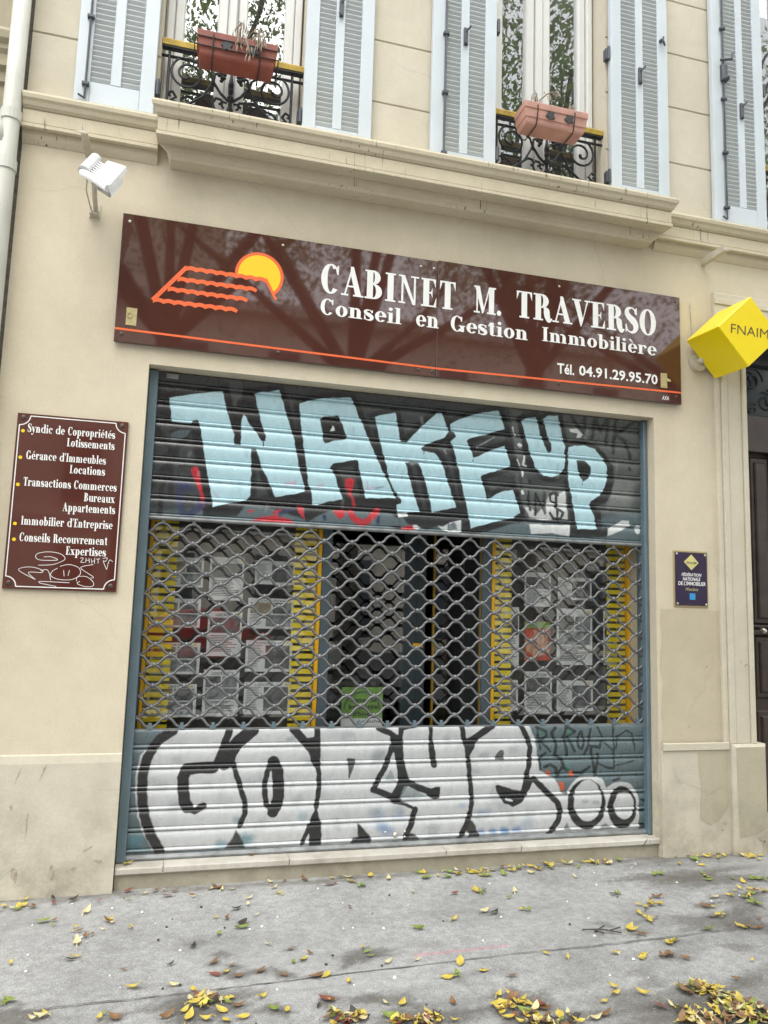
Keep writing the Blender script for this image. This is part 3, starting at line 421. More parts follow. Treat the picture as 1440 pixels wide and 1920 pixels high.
LEAVES = [(-0.647, -0.139, 0.004, 'y'), (-0.631, -0.125, 0.004, 'y'), (-0.653, -0.172, 0.004, 'g'), (-0.674, -0.151, 0.004, 'p'), (-0.625, -0.092, 0.004, 'g'), (-0.581, -0.135, 0.004, 'b'), (-0.589, -0.157, 0.004, 'b'), (-0.506, -0.344, 0.004, 'g'), (-0.456, -0.394, 0.004, 'g'), (-0.455, -0.339, 0.004, 'b'), (-0.349, -0.435, 0.004, 'y'), (-0.355, -0.485, 0.004, 'y'), (-0.327, -0.485, 0.004, 'b'), (-0.297, -0.548, 0.004, 'b'), (-0.27, -0.539, 0.004, 'b'), (-0.295, -0.514, 0.004, 'b'), (-0.326, -0.604, 0.004, 'p'), (-0.322, -0.254, 0.004, 'p'), (-0.231, -0.488, 0.004, 'p'), (-0.204, -0.38, 0.004, 'y'), (-0.195, -0.419, 0.004, 'p'), (-0.213, -0.391, 0.004, 'b'), (-0.106, -0.491, 0.004, 'y'), (-0.138, -0.129, 0.004, 'g'), (-0.121, -0.161, 0.004, 'g'), (-0.145, -0.02, 0.004, 'r'), (-0.062, -0.069, 0.004, 'p'), (0.037, -0.037, 0.004, 'p'), (0.091, -0.067, 0.004, 'b'), (0.175, -0.135, 0.004, 'b'), (0.184, -0.162, 0.004, 'p'), (0.271, -0.072, 0.004, 'p'), (0.318, -0.042, 0.004, 'b'), (0.328, -0.063, 0.004, 'b'), (0.306, -0.059, 0.004, 'b'), (0.378, -0.092, 0.004, 'p'), (0.463, -0.232, 0.004, 'p'), (0.448, -0.316, 0.004, 'p'), (0.385, -0.36, 0.004, 'd'), (0.624, -0.187, 0.004, 'y'), (0.634, -0.215, 0.004, 'y'), (0.67, -0.02, 0.004, 'r'), (0.598, -0.02, 0.004, 'p'), (0.786, -0.02, 0.004, 'b'), (0.937, -0.02, 0.004, 'y'), (0.985, -0.02, 0.004, 'b'), (1.024, -0.02, 0.004, 'p'), (1.157, -0.026, 0.004, 'y'), (1.081, -0.16, 0.004, 'g'), (1.059, -0.176, 0.004, 'g'), (0.948, -0.441, 0.004, 'b'), (0.281, -0.447, 0.004, 'y'), (0.333, -0.466, 0.004, 'b'), (0.478, -0.454, 0.004, 'p'), (0.286, -0.641, 0.004, 'g'), (0.374, -0.59, 0.004, 'g'), (0.396, -0.542, 0.004, 'd'), (0.399, -0.588, 0.004, 'g'), (0.171, -0.745, 0.004, 'd'), (-0.331, -0.776, 0.004, 'd'), (-0.315, -0.754, 0.004, 'y'), (-0.564, -0.766, 0.004, 'y'), (-0.11, -0.91, 0.004, 'b'), (-0.065, -1.07, 0.004, 'y'), (0.089, -1.082, 0.004, 'p'), (0.165, -1.138, 0.004, 'y'), (0.073, -0.905, 0.004, 'd'), (0.249, -0.921, 0.004, 'b'), (0.323, -0.96, 0.004, 'b'), (0.343, -1.059, 0.004, 'b'), (0.293, -1.014, 0.004, 'y'), (0.249, -1.028, 0.004, 'r'), (0.435, -1.036, 0.004, 'b'), (0.522, -1.088, 0.004, 'b'), (0.582, -0.858, 0.004, 'b'), (0.578, -0.986, 0.004, 'g'), (0.624, -0.966, 0.004, 'y'), (0.664, -0.914, 0.004, 'b'), (0.65, -1.126, 0.004, 'b'), (0.691, -1.125, 0.004, 'y'), (0.491, -0.789, 0.004, 'p'), (0.773, -1.198, 0.004, 'y'), (0.9, -0.907, 0.004, 'y'), (0.908, -0.949, 0.004, 'g'), (0.915, -0.99, 0.004, 'g'), (0.417, -1.244, 0.004, 'y'), (0.206, -1.195, 0.004, 'y'), (0.125, -1.288, 0.004, 'y'), (0.145, -1.33, 0.004, 'y'), (0.066, -1.308, 0.004, 'b'), (0.26, -1.312, 0.004, 'y'), (0.323, -1.29, 0.004, 'b'), (0.284, -1.238, 0.004, 'y'), (0.304, -1.229, 0.004, 'y'), (0.287, -1.259, 0.004, 'g'), (0.199, -1.254, 0.004, 'g'), (0.214, -1.247, 0.004, 'g'), (0.332, -1.378, 0.004, 'y'), (0.499, -1.365, 0.004, 'y'), (0.458, -1.347, 0.004, 'g'), (0.619, -1.355, 0.004, 'd'), (0.658, -1.313, 0.004, 'r'), (0.677, -1.323, 0.004, 'y'), (0.762, -1.43, 0.004, 'y'), (-0.521, -1.086, 0.004, 'g'), (-0.504, -1.079, 0.004, 'g'), (-0.527, -1.104, 0.004, 'g'), (-0.4, -1.235, 0.004, 'p'), (-0.38, -1.221, 0.004, 'p'), (-0.363, -1.211, 0.004, 'y'), (-0.174, -1.282, 0.004, 'y'), (-0.163, -1.253, 0.004, 'g'), (-0.119, -1.284, 0.004, 'b'), (0.204, -1.361, 0.004, 'y'), (0.274, -1.39, 0.004, 'y'), (-0.169, 0.039, 0.118, 'g'), (-0.156, 0.054, 0.118, 'y'), (0.494, 0.09, 0.118, 'b'), (-0.5, -0.062, 0.004, 'd'), (-0.402, -0.091, 0.004, 'd'), (1.248, -0.09, 0.004, 'p'), (1.325, -0.304, 0.004, 'p'), (1.457, -0.02, 0.004, 'y'), (1.477, -0.025, 0.004, 'y'), (1.444, -0.02, 0.004, 'g'), (1.625, -0.042, 0.004, 'g'), (1.681, -0.02, 0.004, 'p'), (1.851, -0.02, 0.004, 'y'), (1.89, -0.057, 0.004, 'y'), (1.965, -0.02, 0.004, 'b'), (2.005, -0.02, 0.004, 'y'), (2.06, -0.02, 0.004, 'p'), (2.107, -0.02, 0.004, 'y'), (2.145, -0.031, 0.004, 'y'), (2.266, -0.02, 0.004, 'y'), (2.248, -0.02, 0.004, 'b'), (2.286, -0.02, 0.004, 'y'), (2.265, -0.052, 0.004, 'y'), (2.378, -0.02, 0.004, 'y'), (2.379, -0.02, 0.004, 'g'), (2.406, -0.028, 0.004, 'p'), (2.493, -0.02, 0.004, 'g'), (2.508, -0.02, 0.004, 'y'), (2.538, -0.02, 0.004, 'y'), (2.566, -0.026, 0.004, 'p'), (2.575, -0.057, 0.004, 'y'), (2.648, -0.02, 0.004, 'y'), (2.633, -0.067, 0.004, 'b'), (2.655, -0.02, 0.004, 'y'), (2.748, -0.02, 0.004, 'g'), (3.063, -0.02, 0.004, 'p'), (3.231, -0.02, 0.004, 'b'), (3.466, -0.02, 0.004, 'g'), (3.43, -0.072, 0.004, 'y'), (3.48, -0.06, 0.004, 'y'), (3.464, -0.02, 0.004, 'g'), (3.616, -0.029, 0.004, 'y'), (3.68, -0.02, 0.004, 'y'), (3.615, -0.067, 0.004, 'y'), (3.394, -0.029, 0.004, 'y'), (1.814, -0.134, 0.004, 'g'), (1.674, -0.348, 0.004, 'y'), (1.713, -0.347, 0.004, 'g'), (1.667, -0.326, 0.004, 'y'), (1.684, -0.369, 0.004, 'g'), (1.807, -0.469, 0.004, 'g'), (1.873, -0.392, 0.004, 'p'), (1.536, -0.362, 0.004, 'r'), (1.596, -0.618, 0.004, 'p'), (1.632, -0.645, 0.004, 'd'), (1.654, -0.639, 0.004, 'd'), (1.819, -0.636, 0.004, 'g'), (1.84, -0.639, 0.004, 'g'), (1.802, -0.625, 0.004, 'y'), (1.22, -0.758, 0.004, 'g'), (1.211, -0.744, 0.004, 'g'), (1.413, -0.687, 0.004, 'y'), (2.412, -0.522, 0.004, 'g'), (2.432, -0.518, 0.004, 'g'), (2.386, -0.525, 0.004, 'd'), (2.321, -0.246, 0.004, 'p'), (2.809, -0.297, 0.004, 'g'), (2.854, -0.296, 0.004, 'g'), (2.844, -0.28, 0.004, 'g'), (3.113, -0.328, 0.004, 'g'), (3.099, -0.394, 0.004, 'g'), (3.076, -0.434, 0.004, 'g'), (3.098, -0.371, 0.004, 'y'), (2.595, -0.595, 0.004, 'r'), (2.61, -0.609, 0.004, 'b'), (2.529, -0.667, 0.004, 'y'), (2.518, -0.694, 0.004, 'y'), (2.566, -0.696, 0.004, 'y'), (2.384, -0.777, 0.004, 'y'), (2.381, -0.804, 0.004, 'y'), (2.381, -0.838, 0.004, 'y'), (2.401, -0.865, 0.004, 'y'), (2.432, -0.854, 0.004, 'b'), (2.374, -0.893, 0.004, 'y'), (2.375, -0.87, 0.004, 'y'), (2.225, -0.961, 0.004, 'y'), (2.224, -0.945, 0.004, 'y'), (2.237, -1.009, 0.004, 'b'), (2.249, -1.024, 0.004, 'b'), (3.031, -0.675, 0.004, 'y'), (3.028, -0.659, 0.004, 'y'), (3.084, -0.704, 0.004, 'g'), (3.166, -0.66, 0.004, 'g'), (3.108, -0.747, 0.004, 'g'), (3.08, -0.799, 0.004, 'g'), (3.158, -0.638, 0.004, 'y'), (3.066, -0.766, 0.004, 'g'), (3.096, -0.809, 0.004, 'g'), (2.914, -0.673, 0.004, 'p'), (2.792, -0.775, 0.004, 'b'), (2.823, -0.788, 0.004, 'y'), (2.77, -0.884, 0.004, 'y'), (2.772, -0.912, 0.004, 'y'), (2.73, -0.894, 0.004, 'b'), (2.789, -0.871, 0.004, 'y'), (2.805, -0.891, 0.004, 'y'), (2.793, -1.038, 0.004, 'y'), (2.78, -1.026, 0.004, 'y'), (2.82, -1.044, 0.004, 'b'), (2.848, -1.065, 0.004, 'b'), (2.873, -1.063, 0.004, 'b'), (2.948, -0.969, 0.004, 'b'), (2.578, -1.029, 0.004, 'g'), (2.618, -1.037, 0.004, 'g'), (2.609, -1.019, 0.004, 'g'), (2.351, -1.115, 0.004, 'g'), (2.308, -1.136, 0.004, 'y'), (2.331, -1.123, 0.004, 'y'), (2.371, -1.107, 0.004, 'g'), (2.101, -1.233, 0.004, 'y'), (2.123, -1.211, 0.004, 'y'), (2.085, -1.248, 0.004, 'y'), (2.195, -1.236, 0.004, 'b'), (2.217, -1.243, 0.004, 'b'), (2.237, -1.244, 0.004, 'b'), (2.286, -1.28, 0.004, 'b'), (2.568, -1.363, 0.004, 'y'), (2.005, -1.174, 0.004, 'y'), (1.176, -1.239, 0.004, 'y'), (1.212, -1.235, 0.004, 'g'), (1.232, -1.215, 0.004, 'g'), (1.351, -1.215, 0.004, 'y'), (1.45, -1.278, 0.004, 'b'), (1.692, -1.117, 0.004, 'y'), (1.767, -1.172, 0.004, 'y'), (0.969, -1.065, 0.004, 'p'), (1.277, -1.126, 0.004, 'y'), (1.104, -1.066, 0.004, 'p'), (1.131, -1.437, 0.004, 'b'), (0.939, -1.397, 0.004, 'y'), (0.877, -1.39, 0.004, 'p'), (1.825, -1.451, 0.004, 'y'), (1.8, -1.501, 0.004, 'y'), (1.796, -1.489, 0.004, 'b'), (1.718, -1.547, 0.004, 'y'), (1.91, -1.519, 0.004, 'y'), (1.328, -1.419, 0.004, 'y'), (1.375, -1.418, 0.004, 'y'), (1.402, -1.482, 0.004, 'y'), (1.344, -1.521, 0.004, 'y'), (1.369, -1.585, 0.004, 'y'), (1.328, -1.614, 0.004, 'y'), (1.409, -1.593, 0.004, 'y'), (1.461, -1.545, 0.004, 'b'), (1.452, -1.631, 0.004, 'b'), (1.535, -1.596, 0.004, 'p'), (1.539, -1.639, 0.004, 'y'), (1.296, -1.579, 0.004, 'y'), (1.01, -1.491, 0.004, 'y'), (0.961, -1.528, 0.004, 'y'), (0.886, -1.522, 0.004, 'y'), (1.092, -1.556, 0.004, 'y'), (0.863, -1.479, 0.004, 'g'), (0.925, -1.511, 0.004, 'b'), (1.025, -1.555, 0.004, 'y'), (1.623, -1.651, 0.004, 'p'), (1.918, -1.63, 0.004, 'r'), (1.971, -1.631, 0.004, 'p'), (1.671, -1.634, 0.004, 'b'), (2.375, -1.493, 0.004, 'b')]
STAINS = [(0.214, -1.249, 0.14, 0.109, 0.8), (0.134, -1.319, 0.087, 0.056, 0.8), (-0.483, -1.191, 0.117, 0.058, 0.9), (-0.521, -1.087, 0.055, 0.029, 0.5), (0.892, -0.963, 0.098, 0.065, 0.9), (0.525, -1.08, 0.044, 0.037, 0.8), (0.436, -1.027, 0.036, 0.028, 0.8), (0.344, -1.05, 0.043, 0.041, 0.8), (0.328, -0.981, 0.044, 0.034, 0.7), (0.287, -0.835, 0.034, 0.036, 0.7), (0.249, -0.916, 0.039, 0.027, 0.7), (0.665, -1.307, 0.04, 0.044, 0.8), (0.652, -1.117, 0.033, 0.027, 0.6), (0.818, -1.333, 0.064, 0.043, 0.8), (0.46, -1.339, 0.055, 0.045, 0.7), (-0.12, -1.27, 0.047, 0.026, 0.7), (0.587, -0.849, 0.03, 0.026, 0.5), (0.012, 0.255, 0.451, 0.052, 0.25), (2.938, -0.33, 0.31, 0.088, 0.85), (3.1, -0.426, 0.27, 0.093, 0.8), (3.21, -0.063, 0.427, 0.115, 0.45), (3.064, -0.728, 0.16, 0.099, 0.75), (2.771, -0.942, 0.195, 0.116, 0.8), (2.861, -1.041, 0.144, 0.078, 0.7), (2.617, -1.221, 0.081, 0.034, 0.6), (2.807, -0.755, 0.068, 0.045, 0.8), (2.01, -1.35, 0.058, 0.039, 0.6), (2.01, -1.445, 0.062, 0.045, 0.5), (1.392, -1.502, 0.123, 0.111, 0.85), (0.986, -1.516, 0.157, 0.071, 0.85), (0.937, -1.368, 0.065, 0.058, 0.7), (1.846, -1.596, 0.213, 0.108, 0.6), (2.136, -1.677, 0.316, 0.158, 0.85), (1.537, -1.612, 0.134, 0.042, 0.7), (2.245, -0.986, 0.067, 0.038, 0.6), (2.232, -1.241, 0.083, 0.028, 0.6), (2.131, -0.853, 0.042, 0.03, 0.5), (2.3, -0.869, 0.034, 0.036, 0.4), (1.217, -1.238, 0.071, 0.03, 0.4), (1.452, -1.274, 0.036, 0.021, 0.4), (1.636, -0.635, 0.045, 0.044, 0.6), (1.197, -0.914, 0.091, 0.037, 0.25), (2.341, -1.109, 0.073, 0.036, 0.5), (2.287, -1.279, 0.041, 0.028, 0.5), (1.837, -1.5, 0.072, 0.038, 0.4), (3.069, -0.859, 0.068, 0.186, 0.3)]
CRACK = [(-0.414, -1.175), (-0.343, -1.163), (-0.195, -1.155), (-0.041, -1.158), (0.137, -1.149), (0.321, -1.144), (0.491, -1.134), (0.712, -1.124), (0.942, -1.114), (1.133, -1.108), (1.382, -1.096), (1.643, -1.084), (1.881, -1.087), (2.137, -1.075), (2.434, -1.062), (2.698, -1.051), (2.931, -1.051)]
CUBE_ORIGIN = [3.2795, -0.3772, 3.379]
CUBE_AXES = [[0.02274, 0.99874, 0.04481], [0.72616, -0.04731, 0.68589], [0.68715, 0.01694, -0.72632]]
SIGN = {'CABINET': (0.727, 1.606, 3.389, 0.184), 'M.': (1.714, 1.922, 3.394, 0.18), 'TRAVERSO': (2.012, 3.063, 3.4025, 0.1795), 'Conseil': (0.732, 1.247, 3.251, 0.1), 'en': (1.335, 1.496, 3.255, 0.109), 'Gestion': (1.565, 2.107, 3.2535, 0.1005), 'Immobilière': (2.198, 3.062, 3.264, 0.095), 'tel': (2.312, 2.435, 3.057, 3.128), 'num': (2.47, 3.063, 3.06, 3.131), 'axa': (3.095, 3.149, 2.961, 2.99), 'line': [3.008, 2.99, 3.018], 'sun': (0.364, 3.438, 0.143), 'sun_a': (-46.9, 182.8), 'sun_cut': [(0.223, 3.431), (0.282, 3.423), (0.36, 3.42), (0.406, 3.42), (0.452, 3.344)], 'tiles': [(-0.055, 3.42, 0.4, 3.414), (-0.1, 3.348, 0.344, 3.347), (-0.15, 3.281, 0.293, 3.279), (-0.226, 3.205, 0.238, 3.207)], 'roof_edges': [((-0.229, 3.203), (-0.052, 3.428), 0.024), ((0.399, 3.423), (0.468, 3.301), 0.018)], 'screws': [(-0.382, 3.652, 1), (-0.381, 2.986, 0), (0.494, 3.649, 1), (0.498, 2.982, 0), (1.365, 3.648, 1), (1.451, 3.647, 1), (1.365, 2.976, 0), (1.455, 2.975, 0), (2.326, 3.654, 1), (2.326, 2.99, 0), (3.212, 3.668, 0), (3.206, 2.993, 0)], 'tags': [(-0.364, -0.307, 3.04, 3.142), (3.087, 3.136, 3.044, 3.147)]}
PLAQUE_LINES = [('Syndic de Copropriétés', 0.0972, 0.8869, 0.107, 0.046), ('Lotissements', 0.4523, 0.8887, 0.1734, 0.046), ("Gérance d'Immeubles", 0.1042, 0.8198, 0.2638, 0.046), ('Locations', 0.4965, 0.8198, 0.3291, 0.046), ('Transactions Commerces', 0.1007, 0.9364, 0.4178, 0.046), ('Bureaux', 0.6449, 0.9276, 0.4864, 0.046), ('Appartements', 0.4629, 0.9382, 0.5502, 0.046), ("Immobilier d'Entreprise", 0.1095, 0.9258, 0.6394, 0.046), ('Conseils Recouvrement', 0.1095, 0.8887, 0.733, 0.046), ('Expertises', 0.5212, 0.8834, 0.7983, 0.046)]
PLAQUE_DOTS = [(0.0583, 0.1031), (0.0565, 0.2572), (0.0565, 0.4134), (0.0618, 0.6355), (0.0654, 0.7248)]
PLAQUE_SCRATCH = [[(0.2933, 0.864), (0.4134, 0.8576), (0.4982, 0.8363), (0.5212, 0.8172), (0.4735, 0.7938), (0.3763, 0.7864), (0.2898, 0.796), (0.2633, 0.8151), (0.2951, 0.8332), (0.3922, 0.8342), (0.4594, 0.8289), (0.3993, 0.814), (0.3357, 0.8162)], [(0.2809, 0.9458), (0.1413, 0.9022), (0.1431, 0.8842), (0.2332, 0.8757), (0.3216, 0.8884), (0.3286, 0.9044), (0.2138, 0.9065), (0.2809, 0.9458)], [(0.318, 0.8948), (0.3693, 0.8874), (0.3958, 0.9086), (0.4117, 0.9458)], [(0.4647, 0.8757), (0.4187, 0.8959), (0.4117, 0.9203), (0.4735, 0.9384), (0.5901, 0.9384), (0.6643, 0.9086), (0.6502, 0.8704), (0.5601, 0.8533), (0.4823, 0.8661)], [(0.5177, 0.8863), (0.5265, 0.9214)], [(0.5689, 0.8852), (0.5601, 0.9171)], [(0.7774, 0.848), (0.6837, 0.8608), (0.6767, 0.8767), (0.7845, 0.9182), (0.7615, 0.9256)], [(0.6396, 0.9469), (0.6466, 0.9214), (0.7261, 0.9192), (0.7898, 0.9501), (0.7809, 0.9724), (0.712, 0.9734), (0.6466, 0.9596), (0.6696, 0.9458)], [(0.3216, 0.9639), (0.3304, 0.9543), (0.5777, 0.9564)], [(0.3216, 0.9639), (0.4647, 0.9798)], [(0.6537, 0.814), (0.6837, 0.814), (0.6643, 0.8374), (0.6961, 0.8374)], [(0.7085, 0.8119), (0.7067, 0.8385)], [(0.7049, 0.8247), (0.7332, 0.8247)], [(0.7332, 0.8119), (0.7403, 0.8395)], [(0.7527, 0.814), (0.7633, 0.8427)], [(0.7633, 0.8289), (0.7845, 0.8268)], [(0.7845, 0.8098), (0.7862, 0.8417)], [(0.8004, 0.8162), (0.8322, 0.814)], [(0.8163, 0.8151), (0.818, 0.8406)], [(0.8569, 0.8108), (0.8975, 0.8066), (0.8834, 0.8268), (0.864, 0.8268), (0.8993, 0.8735)], [(0.8993, 0.8735), (0.9187, 0.8193), (0.9505, 0.8278)]]
LITTER_A = [(2.161, -1.533, 0.09, 0.05), (2.044, -1.717, 0.116, 0.068), (2.207, -1.65, 0.065, 0.054), (2.229, -1.756, 0.084, 0.067), (2.22, -1.694, 0.107, 0.07)]
LITTER_B = [(1.369, -1.528, 0.093, 0.091), (1.455, -1.642, 0.1, 0.033), (0.949, -1.536, 0.128, 0.035), (0.705, -1.457, 0.08, 0.044), (0.204, -1.237, 0.06, 0.039)]

# ------------------------------------------------------------------ helpers
OFF = {}
def tag(o, label=None, cat=None, group=None, kind=None):
    if label: o['label'] = label
    if cat: o['category'] = cat
    if group: o['group'] = group
    if kind: o['kind'] = kind
    return o
def thing(name, label, cat, loc=(0, 0, 0), group=None):
    o = bpy.data.objects.new(name, None)
    o.empty_display_size = 0.1
    col.objects.link(o)
    o.location = loc
    OFF[o.as_pointer()] = Vector(loc)
    return tag(o, label, cat, group)

class MB:
    def __init__(s): s.v = []; s.f = []; s.m = []; s.mi = 0
    def add(s, vs, fs):
        b = len(s.v); s.v += [tuple(p) for p in vs]
        for f in fs: s.f.append(tuple(i + b for i in f)); s.m.append(s.mi)
        return s
    def box(s, x0, x1, y0, y1, z0, z1):
        return s.add([(x0, y0, z0), (x1, y0, z0), (x1, y1, z0), (x0, y1, z0), (x0, y0, z1), (x1, y0, z1), (x1, y1, z1), (x0, y1, z1)],
                     [(0, 3, 2, 1), (4, 5, 6, 7), (0, 1, 5, 4), (1, 2, 6, 5), (2, 3, 7, 6), (3, 0, 4, 7)])
    def bbox(s, x0, x1, y0, y1, z0, z1, b=0.004):       # box with chamfered front edges (front = -Y)
        y2 = y0 + b
        return s.add([(x0 + b, y0, z0 + b), (x1 - b, y0, z0 + b), (x1 - b, y0, z1 - b), (x0 + b, y0, z1 - b),
                      (x0, y2, z0), (x1, y2, z0), (x1, y2, z1), (x0, y2, z1),
                      (x0, y1, z0), (x1, y1, z0), (x1, y1, z1), (x0, y1, z1)],
                     [(0, 1, 2, 3), (4, 5, 1, 0), (5, 6, 2, 1), (6, 7, 3, 2), (7, 4, 0, 3),
                      (8, 9, 5, 4), (9, 10, 6, 5), (10, 11, 7, 6), (11, 8, 4, 7), (11, 10, 9, 8)])
    def quad(s, *p): return s.add(p, [(0, 1, 2, 3)])
    def poly_xz(s, pts, y):                              # flat face towards -Y
        a = sum(pts[i][0] * pts[(i + 1) % len(pts)][1] - pts[(i + 1) % len(pts)][0] * pts[i][1] for i in range(len(pts)))
        if a < 0: pts = pts[::-1]
        return s.add([(x, y, z) for x, z in pts], [tuple(range(len(pts)))])
    def prism_xz(s, pts, y0, y1):                        # solid between y0 (front) and y1
        a = sum(pts[i][0] * pts[(i + 1) % len(pts)][1] - pts[(i + 1) % len(pts)][0] * pts[i][1] for i in range(len(pts)))
        if a < 0: pts = pts[::-1]
        n = len(pts)
        vs = [(x, y0, z) for x, z in pts] + [(x, y1, z) for x, z in pts]
        fs = [tuple(range(n)), tuple(range(2 * n - 1, n - 1, -1))] + [((i + 1) % n, i, n + i, n + (i + 1) % n) for i in range(n)]
        return s.add(vs, fs)
    def extrude_x(s, prof, x0, x1, xs0=None, xs1=None):  # profile of (y,z), ends may be mitred by per-point offsets
        n = len(prof)
        a = [(x0 + (xs0[i] if xs0 else 0), y, z) for i, (y, z) in enumerate(prof)]
        b = [(x1 + (xs1[i] if xs1 else 0), y, z) for i, (y, z) in enumerate(prof)]
        fs = [(i, (i + 1) % n, n + (i + 1) % n, n + i) for i in range(n)] + [tuple(range(n - 1, -1, -1)), tuple(range(n, 2 * n))]
        return s.add(a + b, fs)
    def tube(s, path, r, n=8, cap=True):
        P = [Vector(p) for p in path]; rs = r if isinstance(r, (list, tuple)) else [r] * len(P)
        vs = []; prev = None
        for i, p in enumerate(P):
            t = (P[min(i + 1, len(P) - 1)] - P[max(i - 1, 0)]).normalized()
            if prev is None:
                a = Vector((0, 0, 1)) if abs(t.z) < .9 else Vector((0, 1, 0))
                u = t.cross(a).normalized()
            else:
                u = (prev - t * prev.dot(t)).normalized()
            prev = u; w = t.cross(u)
            for k in range(n):
                c, sn = math.cos(2 * math.pi * k / n), math.sin(2 * math.pi * k / n)
                vs.append(p + (u * c + w * sn) * rs[i])
        fs = [(i * n + k, i * n + (k + 1) % n, (i + 1) * n + (k + 1) % n, (i + 1) * n + k) for i in range(len(P) - 1) for k in range(n)]
        if cap: fs += [tuple(range(n - 1, -1, -1)), tuple(range((len(P) - 1) * n, len(P) * n))]
        return s.add(vs, fs)
    def dome(s, c, r, h, axis=(0, -1, 0), n=10, rings=3):
        ax = Vector(axis).normalized(); a = Vector((0, 0, 1)) if abs(ax.z) < .9 else Vector((1, 0, 0))
        u = ax.cross(a).normalized(); w = ax.cross(u); c = Vector(c); vs = []
        for j in range(rings):
            t = j / rings * math.pi / 2
            for k in range(n): vs.append(c + (u * math.cos(2 * math.pi * k / n) + w * math.sin(2 * math.pi * k / n)) * r * math.cos(t) + ax * h * math.sin(t))
        vs.append(c + ax * h); fs = []
        for j in range(rings - 1):
            for k in range(n): fs.append((j * n + k, j * n + (k + 1) % n, (j + 1) * n + (k + 1) % n, (j + 1) * n + k))
        for k in range(n): fs.append(((rings - 1) * n + k, (rings - 1) * n + (k + 1) % n, rings * n))
        return s.add(vs, fs)
    def build(s, name, mats, parent=None, smooth=False, auto=None):
        off = OFF.get(parent.as_pointer(), Vector((0, 0, 0))) if parent else Vector((0, 0, 0))
        me = bpy.data.meshes.new(name)
        me.from_pydata([(v[0] - off.x, v[1] - off.y, v[2] - off.z) for v in s.v], [], s.f)
        if not isinstance(mats, (list, tuple)): mats = [mats]
        for m in mats: me.materials.append(m)
        if len(mats) > 1: me.polygons.foreach_set('material_index', s.m)
        if smooth: me.polygons.foreach_set('use_smooth', [True] * len(me.polygons))
        me.update()
        o = bpy.data.objects.new(name, me); col.objects.link(o)
        if parent: o.parent = parent; OFF[o.as_pointer()] = off
        return o

def lin(h):
    c = [int(h[i:i + 2], 16) / 255 for i in (0, 2, 4)]
    return tuple(x / 12.92 if x <= .04045 else ((x + .055) / 1.055) ** 2.4 for x in c)

# ------------------------------------------------------------------ materials
def base_mat(name):
    m = bpy.data.materials.new(name); m.use_nodes = True
    return m, m.node_tree.nodes, m.node_tree.links, m.node_tree.nodes["Principled BSDF"]
def noise(N, L, scale, detail=5, rough=.55, vec=None, stretch=None):
    t = N.new("ShaderNodeTexNoise"); t.inputs["Scale"].default_value = scale; t.inputs["Detail"].default_value = detail; t.inputs["Roughness"].default_value = rough
    tc = N.new("ShaderNodeTexCoord")
    if stretch:
        mp = N.new("ShaderNodeMapping"); mp.inputs["Scale"].default_value = stretch
        L.new(tc.outputs["Object"], mp.inputs["Vector"]); L.new(mp.outputs[0], t.inputs["Vector"])
    else: L.new(tc.outputs["Object"], t.inputs["Vector"])
    return t.outputs["Fac"]
def ramp(N, L, fac, stops):
    r = N.new("ShaderNodeValToRGB"); e = r.color_ramp.elements
    while len(e) < len(stops): e.new(.5)
    for k, (p, c) in enumerate(stops):
        e[k].position = p; e[k].color = (*c, 1) if isinstance(c, tuple) else (c, c, c, 1)
    L.new(fac, r.inputs[0]); return r.outputs[0]
def mix(N, L, a, b, fac, mode='MIX'):
    x = N.new("ShaderNodeMix"); x.data_type = 'RGBA'; x.blend_type = mode
    for s, v in ((6, a), (7, b)):
        if isinstance(v, tuple): x.inputs[s].default_value = (*v, 1)
        else: L.new(v, x.inputs[s])
    if isinstance(fac, (int, float)): x.inputs[0].default_value = fac
    else: L.new(fac, x.inputs[0])
    return x.outputs[2]
def bump(N, L, B, h, strength=.2, dist=.01):
    b = N.new("ShaderNodeBump"); b.inputs["Strength"].default_value = strength; b.inputs["Distance"].default_value = dist
    L.new(h, b.inputs["Height"]); L.new(b.outputs[0], B.inputs["Normal"])
def simple(name, c, rough=.5, metal=0.0, var=.12, scale=6.0, bmp=0, bscale=80, spec=.5):
    m, N, L, B = base_mat(name)
    c = lin(c) if isinstance(c, str) else c
    f = noise(N, L, scale)
    cc = ramp(N, L, f, [(.3, tuple(x * (1 - var) for x in c)), (.7, tuple(min(1, x * (1 + var)) for x in c))])
    L.new(cc, B.inputs["Base Color"])
    B.inputs["Roughness"].default_value = rough; B.inputs["Metallic"].default_value = metal; B.inputs["Specular IOR Level"].default_value = spec
    if bmp: bump(N, L, B, noise(N, L, bscale), bmp, .004)
    return m

